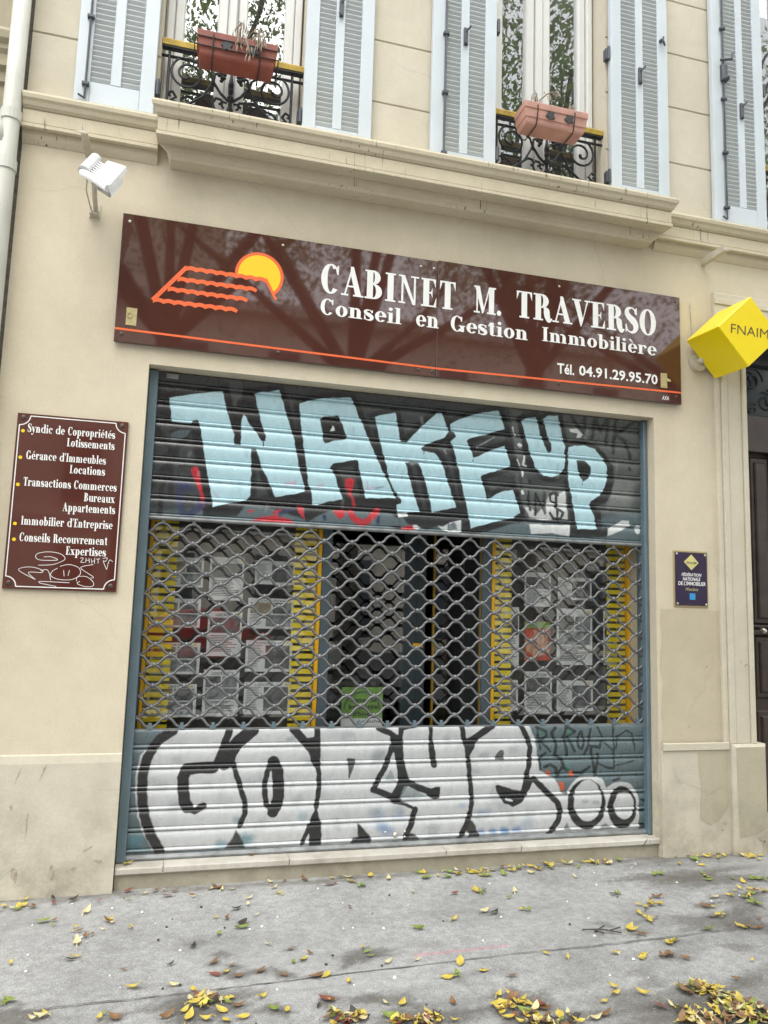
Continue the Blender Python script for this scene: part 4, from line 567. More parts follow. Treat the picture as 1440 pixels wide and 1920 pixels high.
def plaster(name, c, dirt=.5, streak=False, seed=0, low=0.0):
    m, N, L, B = base_mat(name)
    a = ramp(N, L, noise(N, L, 1.1, 6, .6), [(.30, tuple(x * k for x, k in zip(c, (.89, .88, .86)))), (.70, tuple(x * 1.06 for x in c))])
    a = mix(N, L, a, ramp(N, L, noise(N, L, 9, 6, .65), [(.35, .90), (.65, 1.0)]), .6, 'MULTIPLY')
    sp = ramp(N, L, noise(N, L, 34, 3, .7), [(.70, 0.0), (.76, 1.0)])
    a = mix(N, L, a, tuple(x * .62 for x in c), mix(N, L, (0, 0, 0), sp, dirt * .35))
    vo = N.new("ShaderNodeTexVoronoi"); vo.feature = 'DISTANCE_TO_EDGE'; vo.inputs["Scale"].default_value = 1.3
    tcv = N.new("ShaderNodeTexCoord"); nd = N.new("ShaderNodeTexNoise"); nd.inputs["Scale"].default_value = 3.0; nd.inputs["Detail"].default_value = 6
    L.new(tcv.outputs["Object"], nd.inputs["Vector"])
    L.new(mix(N, L, tcv.outputs["Object"], nd.outputs["Color"], .16), vo.inputs["Vector"])
    ckm = ramp(N, L, vo.outputs["Distance"], [(.0015, 1.0), (.005, 0.0)])
    ckm = mix(N, L, ckm, ramp(N, L, noise(N, L, 1.7, 3), [(.50, 0.0), (.60, 1.0)]), 1.0, 'MULTIPLY')
    a = mix(N, L, a, tuple(x * .55 for x in c), mix(N, L, (0, 0, 0), ckm, min(1, dirt) * .4))
    gr_ = ramp(N, L, noise(N, L, 90, 3, .7), [(.3, .90), (.7, 1.06)]); a = mix(N, L, a, gr_, .6, 'MULTIPLY')
    # long vertical weathering stains
    st = ramp(N, L, noise(N, L, 1.0, 4, .6, stretch=(9, 9, .7)), [(.56, 0.0), (.74, 1.0)])
    a = mix(N, L, a, tuple(x * .78 for x in c), mix(N, L, (0, 0, 0), st, dirt * .35))
    if streak:
        s1 = ramp(N, L, noise(N, L, 1.0, 2, .5, stretch=(60, 60, 2.0)), [(.64, 0.0), (.70, 1.0)])
        s2 = ramp(N, L, noise(N, L, 1.0, 2, .5, stretch=(2.2, 2.2, 5)), [(.50, 0.0), (.62, 1.0)])
        k = mix(N, L, s1, s2, 1.0, 'MULTIPLY')
        a = mix(N, L, a, (.10, .09, .06), mix(N, L, (0, 0, 0), k, .85))
    if low:                                              # splash marks of the street, fading above knee height
        tc = N.new("ShaderNodeTexCoord"); sx = N.new("ShaderNodeSeparateXYZ"); L.new(tc.outputs["Object"], sx.inputs[0])
        g = N.new("ShaderNodeMapRange"); g.inputs[1].default_value = 0; g.inputs[2].default_value = low; g.inputs[3].default_value = 1; g.inputs[4].default_value = 0
        L.new(sx.outputs[2], g.inputs[0])
        d = ramp(N, L, noise(N, L, 5, 8, .72), [(.42, 0.0), (.66, 1.0)])
        k = mix(N, L, d, g.outputs[0], 1.0, 'MULTIPLY')
        a = mix(N, L, a, (.22, .195, .145), mix(N, L, (0, 0, 0), k, .6))
    L.new(a, B.inputs["Base Color"]); B.inputs["Roughness"].default_value = .85; B.inputs["Specular IOR Level"].default_value = .25
    hb = mix(N, L, noise(N, L, 140, 4, .6), noise(N, L, 12, 5, .6), .6)
    bump(N, L, B, hb, .34, .007)
    return m

WALL = (.628, .558, .430)
M = {}
M['wall'] = plaster('wall_plaster', WALL, .75, low=.9)
M['wall_up'] = plaster('upper_plaster', (.630, .578, .470), .7)
M['cornice'] = plaster('cornice_plaster', (.618, .550, .415), .7, streak=True)
M['plinth'] = plaster('plinth_plaster', (.565, .520, .420), .9, low=.75)
M['trim'] = plaster('trim_plaster', (.600, .550, .440), .4, low=.5)
M['patch'] = plaster('repaint', (.530, .468, .350), .5)
M['patch2'] = plaster('repaint_pale', (.560, .515, .410), .3)
M['patch3'] = plaster('repaint_green', (.450, .412, .305), .6, low=.5)
M['stone'] = plaster('old_stone', (.40, .355, .265), 1.0)
M['sill'] = plaster('sill_stone', (.54, .51, .455), 1.4, low=.4)
M['sillbase'] = plaster('sill_base', (.42, .385, .30), 1.0, low=.35)
M['shutter'] = simple('shutter_paint', (.560, .612, .650), .5, var=.05, scale=3, bmp=.05)
M['louvre'] = simple('louvre_paint', (.52, .555, .56), .55, var=.06, scale=3)
M['iron'] = simple('black_iron', (.020, .021, .024), .5, .3, var=.3)
M['hardware'] = simple('old_hardware', (.085, .092, .105), .55, .4, var=.3)
M['white_frame'] = simple('white_window_paint', (.68, .68, .66), .35, var=.03)
M['yellow_bar'] = simple('yellow_rail', (.42, .28, .035), .6, var=.35, scale=14)
M['terracotta'] = simple('terracotta_plastic', (.235, .062, .042), .55, var=.18, scale=8)
M['terracotta_pale'] = simple('faded_plastic', (.50, .265, .21), .55, var=.22, scale=7)
M['wire'] = simple('wire', (.05, .035, .03), .6, .2)
M['leaf_ornament'] = simple('leaf_ornament', (.025, .032, .034), .6)
M['dry'] = simple('dry_stem', (.29, .235, .18), .9, var=.3, scale=40)
M['pipe'] = simple('pipe_paint', (.56, .56, .50), .45, var=.1, scale=4)
M['gap'] = simple('dark_mortar', (.11, .10, .085), .95, var=.4, scale=30)
M['brown'] = None
M['orange'] = simple('orange_vinyl', (.78, .135, .04), .35, var=.03)
M['yellow'] = simple('yellow_vinyl', (.82, .56, .015), .35, var=.02)
M['letter'] = simple('white_letter', (.80, .80, .78), .4, var=.03)
M['brass'] = simple('brass_tag', (.50, .42, .22), .35, .4, var=.2, scale=60)
M['screw'] = simple('screw_head', (.10, .07, .06), .4, .6)
M['screw_bright'] = simple('bright_screw', (.6, .57, .5), .3, .7)
M['rail_paint'] = simple('guide_paint', lin('5d6f78'), .45, var=.12, scale=7)
M['grille'] = simple('grille_steel', (.165, .167, .17), .42, .55, var=.15, scale=20)
M['steel'] = simple('bottom_steel', (.22, .23, .23), .45, .4, var=.3, scale=14)
M['blue_frame'] = simple('frame_paint', (.085, .12, .145), .4, var=.08)
M['yel_frame'] = simple('yellow_frame', (.80, .44, .01), .4, var=.04)
M['yel_film'] = simple('yellow_film', (.92, .74, .03), .4, var=.08, scale=10)
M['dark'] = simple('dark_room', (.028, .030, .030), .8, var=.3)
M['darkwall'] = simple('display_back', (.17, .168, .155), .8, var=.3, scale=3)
M['paper'] = simple('notice_paper', (.80, .84, .84), .55, var=.05)
M['ink'] = simple('print_ink', (.06, .065, .07), .6)
M['photo1'] = simple('print_photo_dark', (.12, .13, .13), .4, var=.7, scale=18)
M['photo2'] = simple('print_photo_grey', (.24, .27, .28), .4, var=.6, scale=22)
M['photo3'] = simple('print_photo_beige', (.33, .29, .20), .4, var=.5, scale=20)
M['red_print'] = simple('red_print', (.55, .10, .05), .4, var=.5, scale=26)
M['green_print'] = simple('green_print', (.22, .40, .10), .4, var=.25, scale=16)
M['purple'] = simple('plaque_purple', (.028, .018, .050), .18, var=.1)
M['pale_yellow'] = simple('plaque_diamond', (.60, .54, .22), .4)
M['cyan'] = simple('plaque_blue', (.03, .25, .55), .4)
M['gold'] = simple('plaque_rim', (.42, .33, .17), .35, .5)
M['cube_yellow'] = simple('cube_yellow', (.86, .66, .002), .28, var=.02)
M['cube_ink'] = simple('cube_ink', (.10, .05, .02), .5)
M['lamp_white'] = simple('lamp_enamel', (.86, .86, .86), .35, var=.06, scale=14)
M['lamp_grey'] = simple('lamp_grime', (.30, .30, .29), .7, var=.6, scale=60)
M['bracket'] = simple('painted_bracket', (.50, .46, .37), .6, var=.15, scale=20)
M['door'] = simple('dark_door_wood', (.040, .026, .020), .38, var=.35, scale=9, bmp=.1, bscale=30)
M['door_edge'] = simple('door_red_edge', (.16, .05, .03), .45)
M['bark'] = simple('bark', (.10, .085, .065), .9, var=.5, scale=5, bmp=.5, bscale=14)
M['asphalt'] = simple('asphalt', (.06, .06, .062), .9, var=.2, scale=20)
M['kerb'] = simple('kerb_stone', (.36, .35, .33), .85, var=.15, scale=9)
M['tyre'] = simple('tyre_rubber', (.02, .02, .02), .8)
M['rim'] = simple('alloy', (.45, .45, .46), .3, .8)
M['car_red'] = simple('red_car_paint', (.45, .02, .02), .2, var=.03)
M['car_lamp'] = simple('lamp_lens', (.6, .6, .62), .1)
M['far_wall'] = simple('opposite_plaster', (.74, .68, .57), .9, var=.1, scale=.6)
M['far_trim'] = simple('opposite_trim', (.58, .55, .50), .8)
M['far_glass'] = simple('opposite_glass', (.04, .05, .06), .1)
for k, c in dict(y=(.52, .40, .07), g=(.20, .26, .05), p=(.58, .50, .27), b=(.20, .11, .05), r=(.20, .06, .045), d=(.045, .037, .03)).items():
    M['leaf_' + k] = simple('fallen_leaf_' + {'y': 'yellow', 'g': 'green', 'p': 'pale', 'b': 'brown', 'r': 'russet', 'd': 'dark'}[k], c, .55, var=.28, scale=30)
M['foliage'] = simple('foliage', (.12, .17, .06), .55, var=.5, scale=3)
_n, _l = M['foliage'].node_tree.nodes, M['foliage'].node_tree.links
_t = _n.new("ShaderNodeBsdfTranslucent"); _t.inputs[0].default_value = (.27, .36, .12, 1); _m = _n.new("ShaderNodeMixShader"); _m.inputs[0].default_value = .5
_l.new(_n["Principled BSDF"].outputs[0], _m.inputs[1]); _l.new(_t.outputs[0], _m.inputs[2]); _l.new(_m.outputs[0], _n["Material Output"].inputs["Surface"])

def gloss_panel(name, c, ior=1.65):
    m, N, L, B = base_mat(name)
    a = ramp(N, L, noise(N, L, 2.5), [(.3, tuple(x * .9 for x in c)), (.7, tuple(x * 1.1 for x in c))])
    sc = ramp(N, L, noise(N, L, 160, 2, .5), [(.74, 0.0), (.78, 1.0)])
    a = mix(N, L, a, (.3, .22, .2), mix(N, L, (0, 0, 0), sc, .35))
    L.new(a, B.inputs["Base Color"]); B.inputs["Roughness"].default_value = .035; B.inputs["IOR"].default_value = ior
    bump(N, L, B, noise(N, L, 2.0, 1), .012, .02)
    return m
M['brown'] = gloss_panel('brown_acrylic', (.072, .025, .0185), 1.72)
M['brown2'] = gloss_panel('brown_enamel', (.085, .025, .018), 1.5)

def glass(name, ior=1.6, tint=.9, wav=.02):
    m, N, L, B = base_mat(name)
    out = N["Material Output"]; N.remove(B)
    lw = N.new("ShaderNodeLayerWeight"); lw.inputs["Blend"].default_value = .5
    pw = N.new("ShaderNodeMath"); pw.operation = 'POWER'; pw.inputs[1].default_value = 4.0; L.new(lw.outputs["Facing"], pw.inputs[0])
    r0 = ((ior - 1) / (ior + 1)) ** 2
    fr = N.new("ShaderNodeMath"); fr.operation = 'MULTIPLY_ADD'; fr.inputs[1].default_value = 1 - r0; fr.inputs[2].default_value = r0; L.new(pw.outputs[0], fr.inputs[0])
    tr = N.new("ShaderNodeBsdfTransparent"); tr.inputs[0].default_value = (tint, tint, tint, 1)
    gl = N.new("ShaderNodeBsdfGlossy"); gl.inputs["Roughness"].default_value = .012
    bp = N.new("ShaderNodeBump"); bp.inputs["Strength"].default_value = wav; bp.inputs["Distance"].default_value = .05
    L.new(noise(N, L, 2.2, 2), bp.inputs["Height"]); L.new(bp.outputs[0], gl.inputs["Normal"])
    mx = N.new("ShaderNodeMixShader")
    L.new(fr.outputs[0], mx.inputs[0]); L.new(tr.outputs[0], mx.inputs[1]); L.new(gl.outputs[0], mx.inputs[2]); L.new(mx.outputs[0], out.inputs["Surface"])
    return m
M['glass'] = glass('shop_glass', 2.55, .98, .012)
M['glass_up'] = glass('house_glass', 3.0, .85, .022)

def attr_mat(name, rough, spec=.5, scr=.35, fine=60, bmp=.06):
    m, N, L, B = base_mat(name)
    at = N.new("ShaderNodeAttribute"); at.attribute_name = 'paint'
    c = at.outputs["Color"]
    v = ramp(N, L, noise(N, L, 1.0, 6, .7, stretch=(26, 26, 10)), [(.36, .84), (.60, 1.03)])
    c = mix(N, L, c, v, scr, 'MULTIPLY')
    w = ramp(N, L, noise(N, L, 1.0, 6, .75, stretch=(85, 85, 26)), [(.64, 0.0), (.72, 1.0)])
    k = ramp(N, L, noise(N, L, 3.1, 3, .6), [(.46, 0.0), (.62, 1.0)])
    c = mix(N, L, c, (.16, .17, .18), mix(N, L, (0, 0, 0), mix(N, L, w, k, 1.0, 'MULTIPLY'), scr))
    L.new(c, B.inputs["Base Color"]); B.inputs["Roughness"].default_value = rough; B.inputs["Specular IOR Level"].default_value = spec
    r = ramp(N, L, noise(N, L, 14, 5, .6), [(.3, rough * .8), (.7, min(1, rough * 1.3))]); L.new(r, B.inputs["Roughness"])
    if bmp: bump(N, L, B, noise(N, L, fine, 4), bmp, .003)
    return m
M['lath'] = attr_mat('painted_laths', .28, .8, .5)

def pavement_mat():
    m, N, L, B = base_mat('pavement_asphalt')
    at = N.new("ShaderNodeAttribute"); at.attribute_name = 'paint'
    g = ramp(N, L, noise(N, L, 190, 3, .75), [(.28, .45), (.5, .95), (.72, 1.45)])
    c = mix(N, L, at.outputs["Color"], g, .9, 'MULTIPLY')
    c = mix(N, L, c, ramp(N, L, noise(N, L, 2.2, 7, .65), [(.34, .78), (.66, 1.14)]), .9, 'MULTIPLY')
    c = mix(N, L, c, ramp(N, L, noise(N, L, 22, 5, .7), [(.35, .78), (.65, 1.12)]), .85, 'MULTIPLY')
    wsp = ramp(N, L, noise(N, L, 75, 1, .4), [(.735, 0.0), (.75, 1.0)])
    c = mix(N, L, c, (.62, .62, .6), mix(N, L, (0, 0, 0), wsp, .35))
    dsp = ramp(N, L, noise(N, L, 52, 2, .5, stretch=(1, 1, 1)), [(.25, 1.0), (.29, 0.0)])
    c = mix(N, L, c, (.07, .065, .06), mix(N, L, (0, 0, 0), dsp, .6))
    L.new(c, B.inputs["Base Color"])
    r = N.new("ShaderNodeMapRange"); r.inputs[1].default_value = .03; r.inputs[2].default_value = .3; r.inputs[3].default_value = .55; r.inputs[4].default_value = .9
    L.new(at.outputs["Color"], r.inputs[0]); L.new(r.outputs[0], B.inputs["Roughness"])
    bump(N, L, B, mix(N, L, noise(N, L, 150, 3, .7), noise(N, L, 30, 4), .35), .8, .008)
    return m
M['pavement'] = pavement_mat()

# ------------------------------------------------------------------ lettering
def ring(cx, cy, rx, ry, tx, ty, a0, a1, n=18):
    A = [math.radians(a0 + (a1 - a0) * i / n) for i in range(n + 1)]
    return [(cx + rx * math.cos(a), cy + ry * math.sin(a)) for a in A] + [(cx + (rx - tx) * math.cos(a), cy + (ry - ty) * math.sin(a)) for a in reversed(A)]
def rect(x0, y0, x1, y1): return [(x0, y0), (x1, y0), (x1, y1), (x0, y1)]
def circ(cx, cy, r, n=12): return [(cx + r * math.cos(2 * math.pi * i / n), cy + r * math.sin(2 * math.pi * i / n)) for i in range(n)]
def ribbon(pts, ws, sub=6):
    P = []; Wd = []
    n = len(pts)
    for i in range(n - 1):
        p0, p1, p2, p3 = (np.array(pts[max(0, min(n - 1, j))], float) for j in (i - 1, i, i + 1, i + 2))
        for k in range(sub + (1 if i == n - 2 else 0)):
            t = k / sub
            P.append(.5 * ((2 * p1) + (-p0 + p2) * t + (2 * p0 - 5 * p1 + 4 * p2 - p3) * t * t + (-p0 + 3 * p1 - 3 * p2 + p3) * t ** 3))
            Wd.append(ws[i] * (1 - t) + ws[i + 1] * t)
    Lf, Rt = [], []
    for i, p in enumerate(P):
        d = P[min(i + 1, len(P) - 1)] - P[max(i - 1, 0)]; d = d / (np.linalg.norm(d) + 1e-9); nrm = np.array([-d[1], d[0]])
        Lf.append(tuple(p + nrm * Wd[i] / 2)); Rt.append(tuple(p - nrm * Wd[i] / 2))
    return Lf + Rt[::-1]

def glyph(ch, S=.19, h=.05):
    """Modern-face roman letter: list of polygons in cap-height units, and the advance width."""
    x = .66; sw = S / 2 + .085
    def stem(c, y0, y1, top=True, bot=True, lt=True, rt=True):
        o = [rect(c - S / 2, y0, c + S / 2, y1)]
        for y, on in ((y0, bot), (y1 - h, top)):
            if on: o.append(rect(c - (sw if lt else S / 2), y, c + (sw if rt else S / 2), y + h))
        return o
    def fstem(c, y0, y1): return [rect(c - S / 2, y0, c + S / 2, y1), rect(c - sw, y0, c + sw, y0 + h), [(c - S / 2, y1), (c - S / 2, y1 - h), (c - sw, y1 - h), (c - sw, y1 - h * .3)]]
    def tick(cx, y0, y1, d): return [(cx, y0), (cx, y1), (cx - d * h * 1.5, y0)]
    up = ch
    if ch == ' ': return [], .42
    if ch == '.': return [circ(.14, .09, .1)], .30
    if ch == "'": return [[(.06, 1.02), (.22, 1.02), (.10, .70), (.06, .70)]], .24
    if ch == 'I': return stem(.24, 0, 1), .48
    if ch == 'L': return stem(.24, 0, 1) + [rect(.24, 0, .62, h), [(.62, 0), (.62, .34), (.55, h)]], .66
    if ch in 'EF': 
        o = stem(.24, 0, 1) + [rect(.24, 1 - h, .62, 1), [(.62, 1), (.62, .68), (.52, 1 - h)], rect(.24, .5 - h / 2, .48, .5 + h / 2), [(.49, .68), (.49, .32), (.42, .5)]]
        if ch == 'E': o += [rect(.24, 0, .64, h), [(.65, 0), (.65, .36), (.54, h)]]
        return o, .72
    if ch == 'T': return stem(.37, 0, 1, top=False) + [rect(.05, 1 - h, .69, 1), [(.05, 1), (.05, .66), (.15, 1 - h)], [(.69, 1), (.69, .66), (.59, 1 - h)]], .74
    if ch == 'C': return [ring(.40, .5, .36, .52, S, h, 48, 318), rect(.64, .66, .69, .99), [(.69, .66), (.63, .66), (.58, .86), (.64, .95)]], .78
    if ch == 'G': return [ring(.40, .5, .36, .52, S, h, 48, 318), rect(.63, .66, .68, .99), [(.68, .66), (.62, .66), (.57, .86), (.63, .95)], rect(.58, 0, .58 + S, .40), rect(.50, .40 - h, .86, .40)], .88
    if ch == 'O': return [ring(.42, .5, .38, .52, S, h, 90, 270), ring(.42, .5, .38, .52, S, h, -90, 90)], .84
    if ch == 'B': return stem(.22, 0, 1, rt=False) + [rect(.2, 1 - h, .36, 1), rect(.2, .5, .40, .5 + h), rect(.2, 0, .38, h), ring(.34, .755, .28, .245, S * .95, h, -90, 90), ring(.36, .265, .33, .265, S, h, -90, 90)], .76
    if ch == 'R': return stem(.22, 0, 1, rt=True) + [rect(.2, 1 - h, .38, 1), rect(.2, .47, .42, .47 + h), ring(.36, .74, .30, .26, S, h, -90, 90), ribbon([(.46, .50), (.56, .38), (.60, .16), (.68, .02), (.80, .10)], [h, S * 1.1, S, S * .7, h * .6])], .82
    if ch == 'P': return stem(.22, 0, 1) + [rect(.2, 1 - h, .38, 1), rect(.2, .44, .42, .44 + h), ring(.36, .72, .32, .28, S, h, -90, 90)], .74
    if ch == 'N': return [rect(.17, 0, .17 + h * 1.3, 1), rect(.66, 0, .66 + h * 1.3, 1), [(.08, 1), (.30, 1), (.73, -.02), (.62, -.02), (.17, .92)], rect(.06, 1 - h, .2, 1), rect(.06, 0, .33, h), rect(.54, 1 - h, .86, 1)], .90
    if ch == 'M': return [rect(.17, 0, .17 + h * 1.2, 1), [(.10, 1), (.32, 1), (.53, .10), (.43, -.02)], [(.43, -.02), (.50, .04), (.78, 1), (.72, 1)], rect(.72, 0, .72 + S, 1), rect(.06, 1 - h, .24, 1), rect(.06, 0, .33, h), rect(.64, 0, .72 + S + .08, h), rect(.76, 1 - h, .72 + S + .08, 1)], 1.04
    if ch == 'A': return [[(.34, 1.02), (.46, 1.02), (.78, .02), (.55, .02), (.34, .78)], [(.37, .96), (.41, .86), (.17, .02), (.11, .02)], rect(.2, .30, .62, .30 + h), rect(.0, 0, .28, h), rect(.46, 0, .86, h)], .86
    if ch == 'V': return [[(.06, .98), (.29, .98), (.48, .22), (.40, -.02), (.36, -.02)], [(.39, -.02), (.44, .1), (.70, .98), (.64, .98)], rect(.0, 1 - h, .38, 1), rect(.54, 1 - h, .80, 1)], .78
    if ch in 'Ss':
        k = x if ch == 's' else 1; w = .88 if ch == 's' else 1
        p = [(.50, .74), (.46, .90), (.32, .975), (.16, .92), (.11, .77), (.20, .62), (.38, .48), (.50, .33), (.50, .16), (.38, .03), (.22, .03), (.10, .14), (.07, .30)]
        ws = [h, h, h, S * .6, S * .9, S * 1.05, S * 1.2, S * 1.05, S * .9, S * .5, h, h, h]
        q = [(a * w, b * k) for a, b in p]; hh = k
        return [ribbon(q, [u * (.95 if ch == 's' else 1) for u in ws]), [(.50 * w, .72 * hh), (.56 * w, .72 * hh), (.56 * w, .99 * hh), (.52 * w, .99 * hh), (.46 * w, .88 * hh)], [(.04 * w, .01), (.08 * w, .01), (.14 * w, .12), (.09 * w, .32), (.04 * w, .32)]], .64 * w
    acc = {'é': 'e', 'è': 'e'}
    if ch in acc:
        o, a = glyph('e', S, h)
        if ch == 'é': o = o + [[(.26, .74), (.42, 1.0), (.54, .96), (.32, .74)]]
        else: o = o + [[(.40, .74), (.22, 1.0), (.10, .95), (.33, .74)]]
        return o, a
    if ch == 'i': return fstem(.20, 0, x) + [circ(.19, .88, .11)], .40
    if ch == 'l': return fstem(.20, 0, 1.02), .40
    if ch == 'n': return fstem(.20, 0, x) + [ring(.42, x - .26, .23, .26, S, h * 1.3, -4, 130), rect(.65 - S, 0, .65, x - .24), rect(.65 - S / 2 - sw, 0, .65 - S / 2 + sw, h)], .80
    if ch == 'm': return fstem(.20, 0, x) + sum([[ring(c, x - .26, .23, .26, S, h * 1.3, -4, 130), rect(c + .23 - S, 0, c + .23, x - .24), rect(c + .23 - S / 2 - sw + .03, 0, c + .23 - S / 2 + sw - .03, h)] for c in (.42, .82)], []), 1.20
    if ch == 'r': return fstem(.20, 0, x) + [ring(.44, x - .24, .20, .25, h, h * 1.3, 60, 150), circ(.51, x - .13, .095)], .62
    if ch == 'u': return [rect(.12, .2, .12 + S, x), rect(.03, x - h, .2, x), ring(.38, .24, .26, .255, S, h * 1.3, 180, 300), rect(.52, 0, .52 + S, x), rect(.44, x - h, .6, x), rect(.6, 0, .78, h)], .80
    if ch == 'o': return [ring(.36, x / 2, .31, x / 2 + .015, S, h, 90, 270), ring(.36, x / 2, .31, x / 2 + .015, S, h, -90, 90)], .72
    if ch == 'e': return [ring(.36, x / 2, .31, x / 2 + .015, S, h, 0, 320), rect(.12, x / 2 - h * .4, .66, x / 2 + h * .6)], .70
    if ch == 'c': return [ring(.36, x / 2, .31, x / 2 + .015, S, h, 45, 318), circ(.55, x - .15, .095)], .68
    if ch == 'a': return [ribbon([(.12, x - .16), (.18, x - .03), (.34, x - .02), (.46, x - .12), (.47, .3), (.48, .06), (.62, .02)], [S * .7, h, h, S * .8, S, S, h]), ring(.30, .18, .24, .19, S * .85, h, 60, 320), circ(.15, x - .17, .08)], .68
    if ch == 't': return [rect(.14, .12, .14 + S, .86), rect(.03, x - h, .42, x), ring(.34, .14, .2, .155, S * .8, h, 180, 320), [(.14, .86), (.14, x), (.04, x)]], .50
    if ch == 'b': return [rect(.10, 0, .10 + S, 1.02), rect(.0, 1.02 - h, .12, 1.02), ring(.38, x / 2, .31, x / 2 + .01, S, h, -140, 140)], .76
    if ch == 'd': return [rect(.54, 0, .54 + S, 1.02), rect(.42, 1.02 - h, .56, 1.02), rect(.6, 0, .82, h), ring(.36, x / 2, .31, x / 2 + .01, S, h, 40, 320)], .84
    if ch == 'p': return [rect(.12, -.32, .12 + S, x), rect(.02, x - h, .14, x), rect(.12 + S / 2 - sw, -.32, .12 + S / 2 + sw, -.32 + h), ring(.40, x / 2, .31, x / 2 + .01, S, h, -140, 140)], .78
    if ch == 'v': return [[(.05, x), (.05 + S * 1.15, x), (.42, .12), (.34, -.01), (.30, -.01)], [(.33, -.01), (.38, .06), (.60, x), (.55, x)], rect(.0, x - h, .32, x), rect(.45, x - h, .68, x)], .68
    if ch == 'y': return [[(.05, x), (.05 + S * 1.15, x), (.42, .12), (.34, -.01), (.30, -.01)], ribbon([(.58, x), (.44, .2), (.30, -.16), (.18, -.30), (.08, -.24)], [h, h, h, h, h]), circ(.10, -.22, .085), rect(.0, x - h, .32, x), rect(.45, x - h, .68, x)], .68
    if ch == 'x': return [[(.06, x - .01), (.06 + S * 1.2, x - .01), (.66, .01), (.64 - S, .01)], [(.56, x), (.61, x), (.16, 0), (.10, 0)], rect(.0, x - h, .34, x), rect(.43, x - h, .70, x), rect(.0, 0, .28, h), rect(.36, 0, .74, h)], .74
    return [rect(.05, 0, .3, .6)], .4

def serif_text(mb, text, x0, x1, z, H, y, S=.19, h=.05, gap=.02, word=None):
    tot = 0; items = []
    for ch in text:
        P, a = glyph(ch, S, h)
        if ch == ' ' and word: a = word
        items.append((P, tot)); tot += a + gap
    k = (x1 - x0) / (tot - gap)
    for P, dx in items:
        for i, p in enumerate(P):
            mb.poly_xz([(x0 + (u + dx) * k, z + v * H) for u, v in p], y - .0002 * (i + 1))
def sans_mesh(text, offset=0.0, shear=0.0):
    cu = bpy.data.curves.new('text', 'FONT'); cu.body = text; cu.offset = offset; cu.shear = shear; cu.resolution_u = 2
    ob = bpy.data.objects.new('text', cu); col.objects.link(ob)
    dg = bpy.context.evaluated_depsgraph_get(); ev = ob.evaluated_get(dg); me = ev.to_mesh()
    v = [tuple(p.co) for p in me.vertices]; f = [tuple(p.vertices) for p in me.polygons]
    ev.to_mesh_clear(); bpy.data.objects.remove(ob); bpy.data.curves.remove(cu)
    return v, f
def sans_text(mb, text, x0, x1, z0, z1, y, offset=0.0, shear=0.0):
    v, f = sans_mesh(text, offset, shear)
    a0, a1 = min(p[0] for p in v), max(p[0] for p in v); b0, b1 = min(p[1] for p in v), max(p[1] for p in v)
    mb.add([(x0 + (p[0] - a0) / (a1 - a0) * (x1 - x0), y, z0 + (p[1] - b0) / (b1 - b0) * (z1 - z0)) for p in v], f)

# ------------------------------------------------------------------ paint rasteriser for the graffiti (pigment per vertex)
PAL = dict(base='5a696e', smoke='383c3e', smoke2='4e5253', smoke3='7d898c', grey='5c615f', lightgrey='8f9290', black='1d1e20', sky='b0d0d9', white='cfd2d2', red='b82a36', navy='2b3157', pink='c98fa8',
           silver='c0c2c3', blue='4f79a6', teal='3f7d8c', ink='1b2426', orange='c2542f', green='3c7a66')
def seg_dist(P, a, b):
    ab = b - a; t = np.clip(((P - a) @ ab) / max(ab @ ab, 1e-12), 0, 1)
    return np.hypot(*(P - a - t[:, None] * ab).T)
def paint(P, ops):
    C = np.tile(np.array(lin(PAL['base'])), (len(P), 1))
    wob = np.sin(P[:, 0] * 61 + 3 * np.sin(P[:, 1] * 47)) * .0012 + np.sin(P[:, 1] * 83 + 2 * np.sin(P[:, 0] * 29)) * .0010
    for kind, cname, alpha, soft, grow, pts in ops:
        q = np.array(pts, float).reshape(-1, 2) / 1000; s = soft / 1000
        pad = (grow / 1000 if kind == 'p' else grow / 2000) + s + .01
        idx = np.where((P[:, 0] > q[:, 0].min() - pad) & (P[:, 0] < q[:, 0].max() + pad) & (P[:, 1] > q[:, 1].min() - pad) & (P[:, 1] < q[:, 1].max() + pad))[0]
        if not len(idx): continue
        X = P[idx]; d = np.full(len(X), 1e9)
        n = len(q)
        for i in range(n if kind == 'p' else n - 1): d = np.minimum(d, seg_dist(X, q[i], q[(i + 1) % n]))
        if kind == 'p':
            ins = np.zeros(len(X), bool)
            for i in range(n):
                a, b = q[i], q[(i + 1) % n]
                c = ((a[1] > X[:, 1]) != (b[1] > X[:, 1]))
                with np.errstate(divide='ignore', invalid='ignore'):
                    xi = (b[0] - a[0]) * (X[:, 1] - a[1]) / (b[1] - a[1]) + a[0]
                ins ^= c & (X[:, 0] < xi)
            d = np.where(ins, -d, d) - grow / 1000
        else: d = d - grow / 2000
        d = d + wob[idx]
        k = np.clip(.5 - d / max(s, .001), 0, 1); k = (k * k * (3 - 2 * k) * alpha)[:, None]
        C[idx] = C[idx] * (1 - k) + np.array(lin(PAL[cname])) * k
    return C
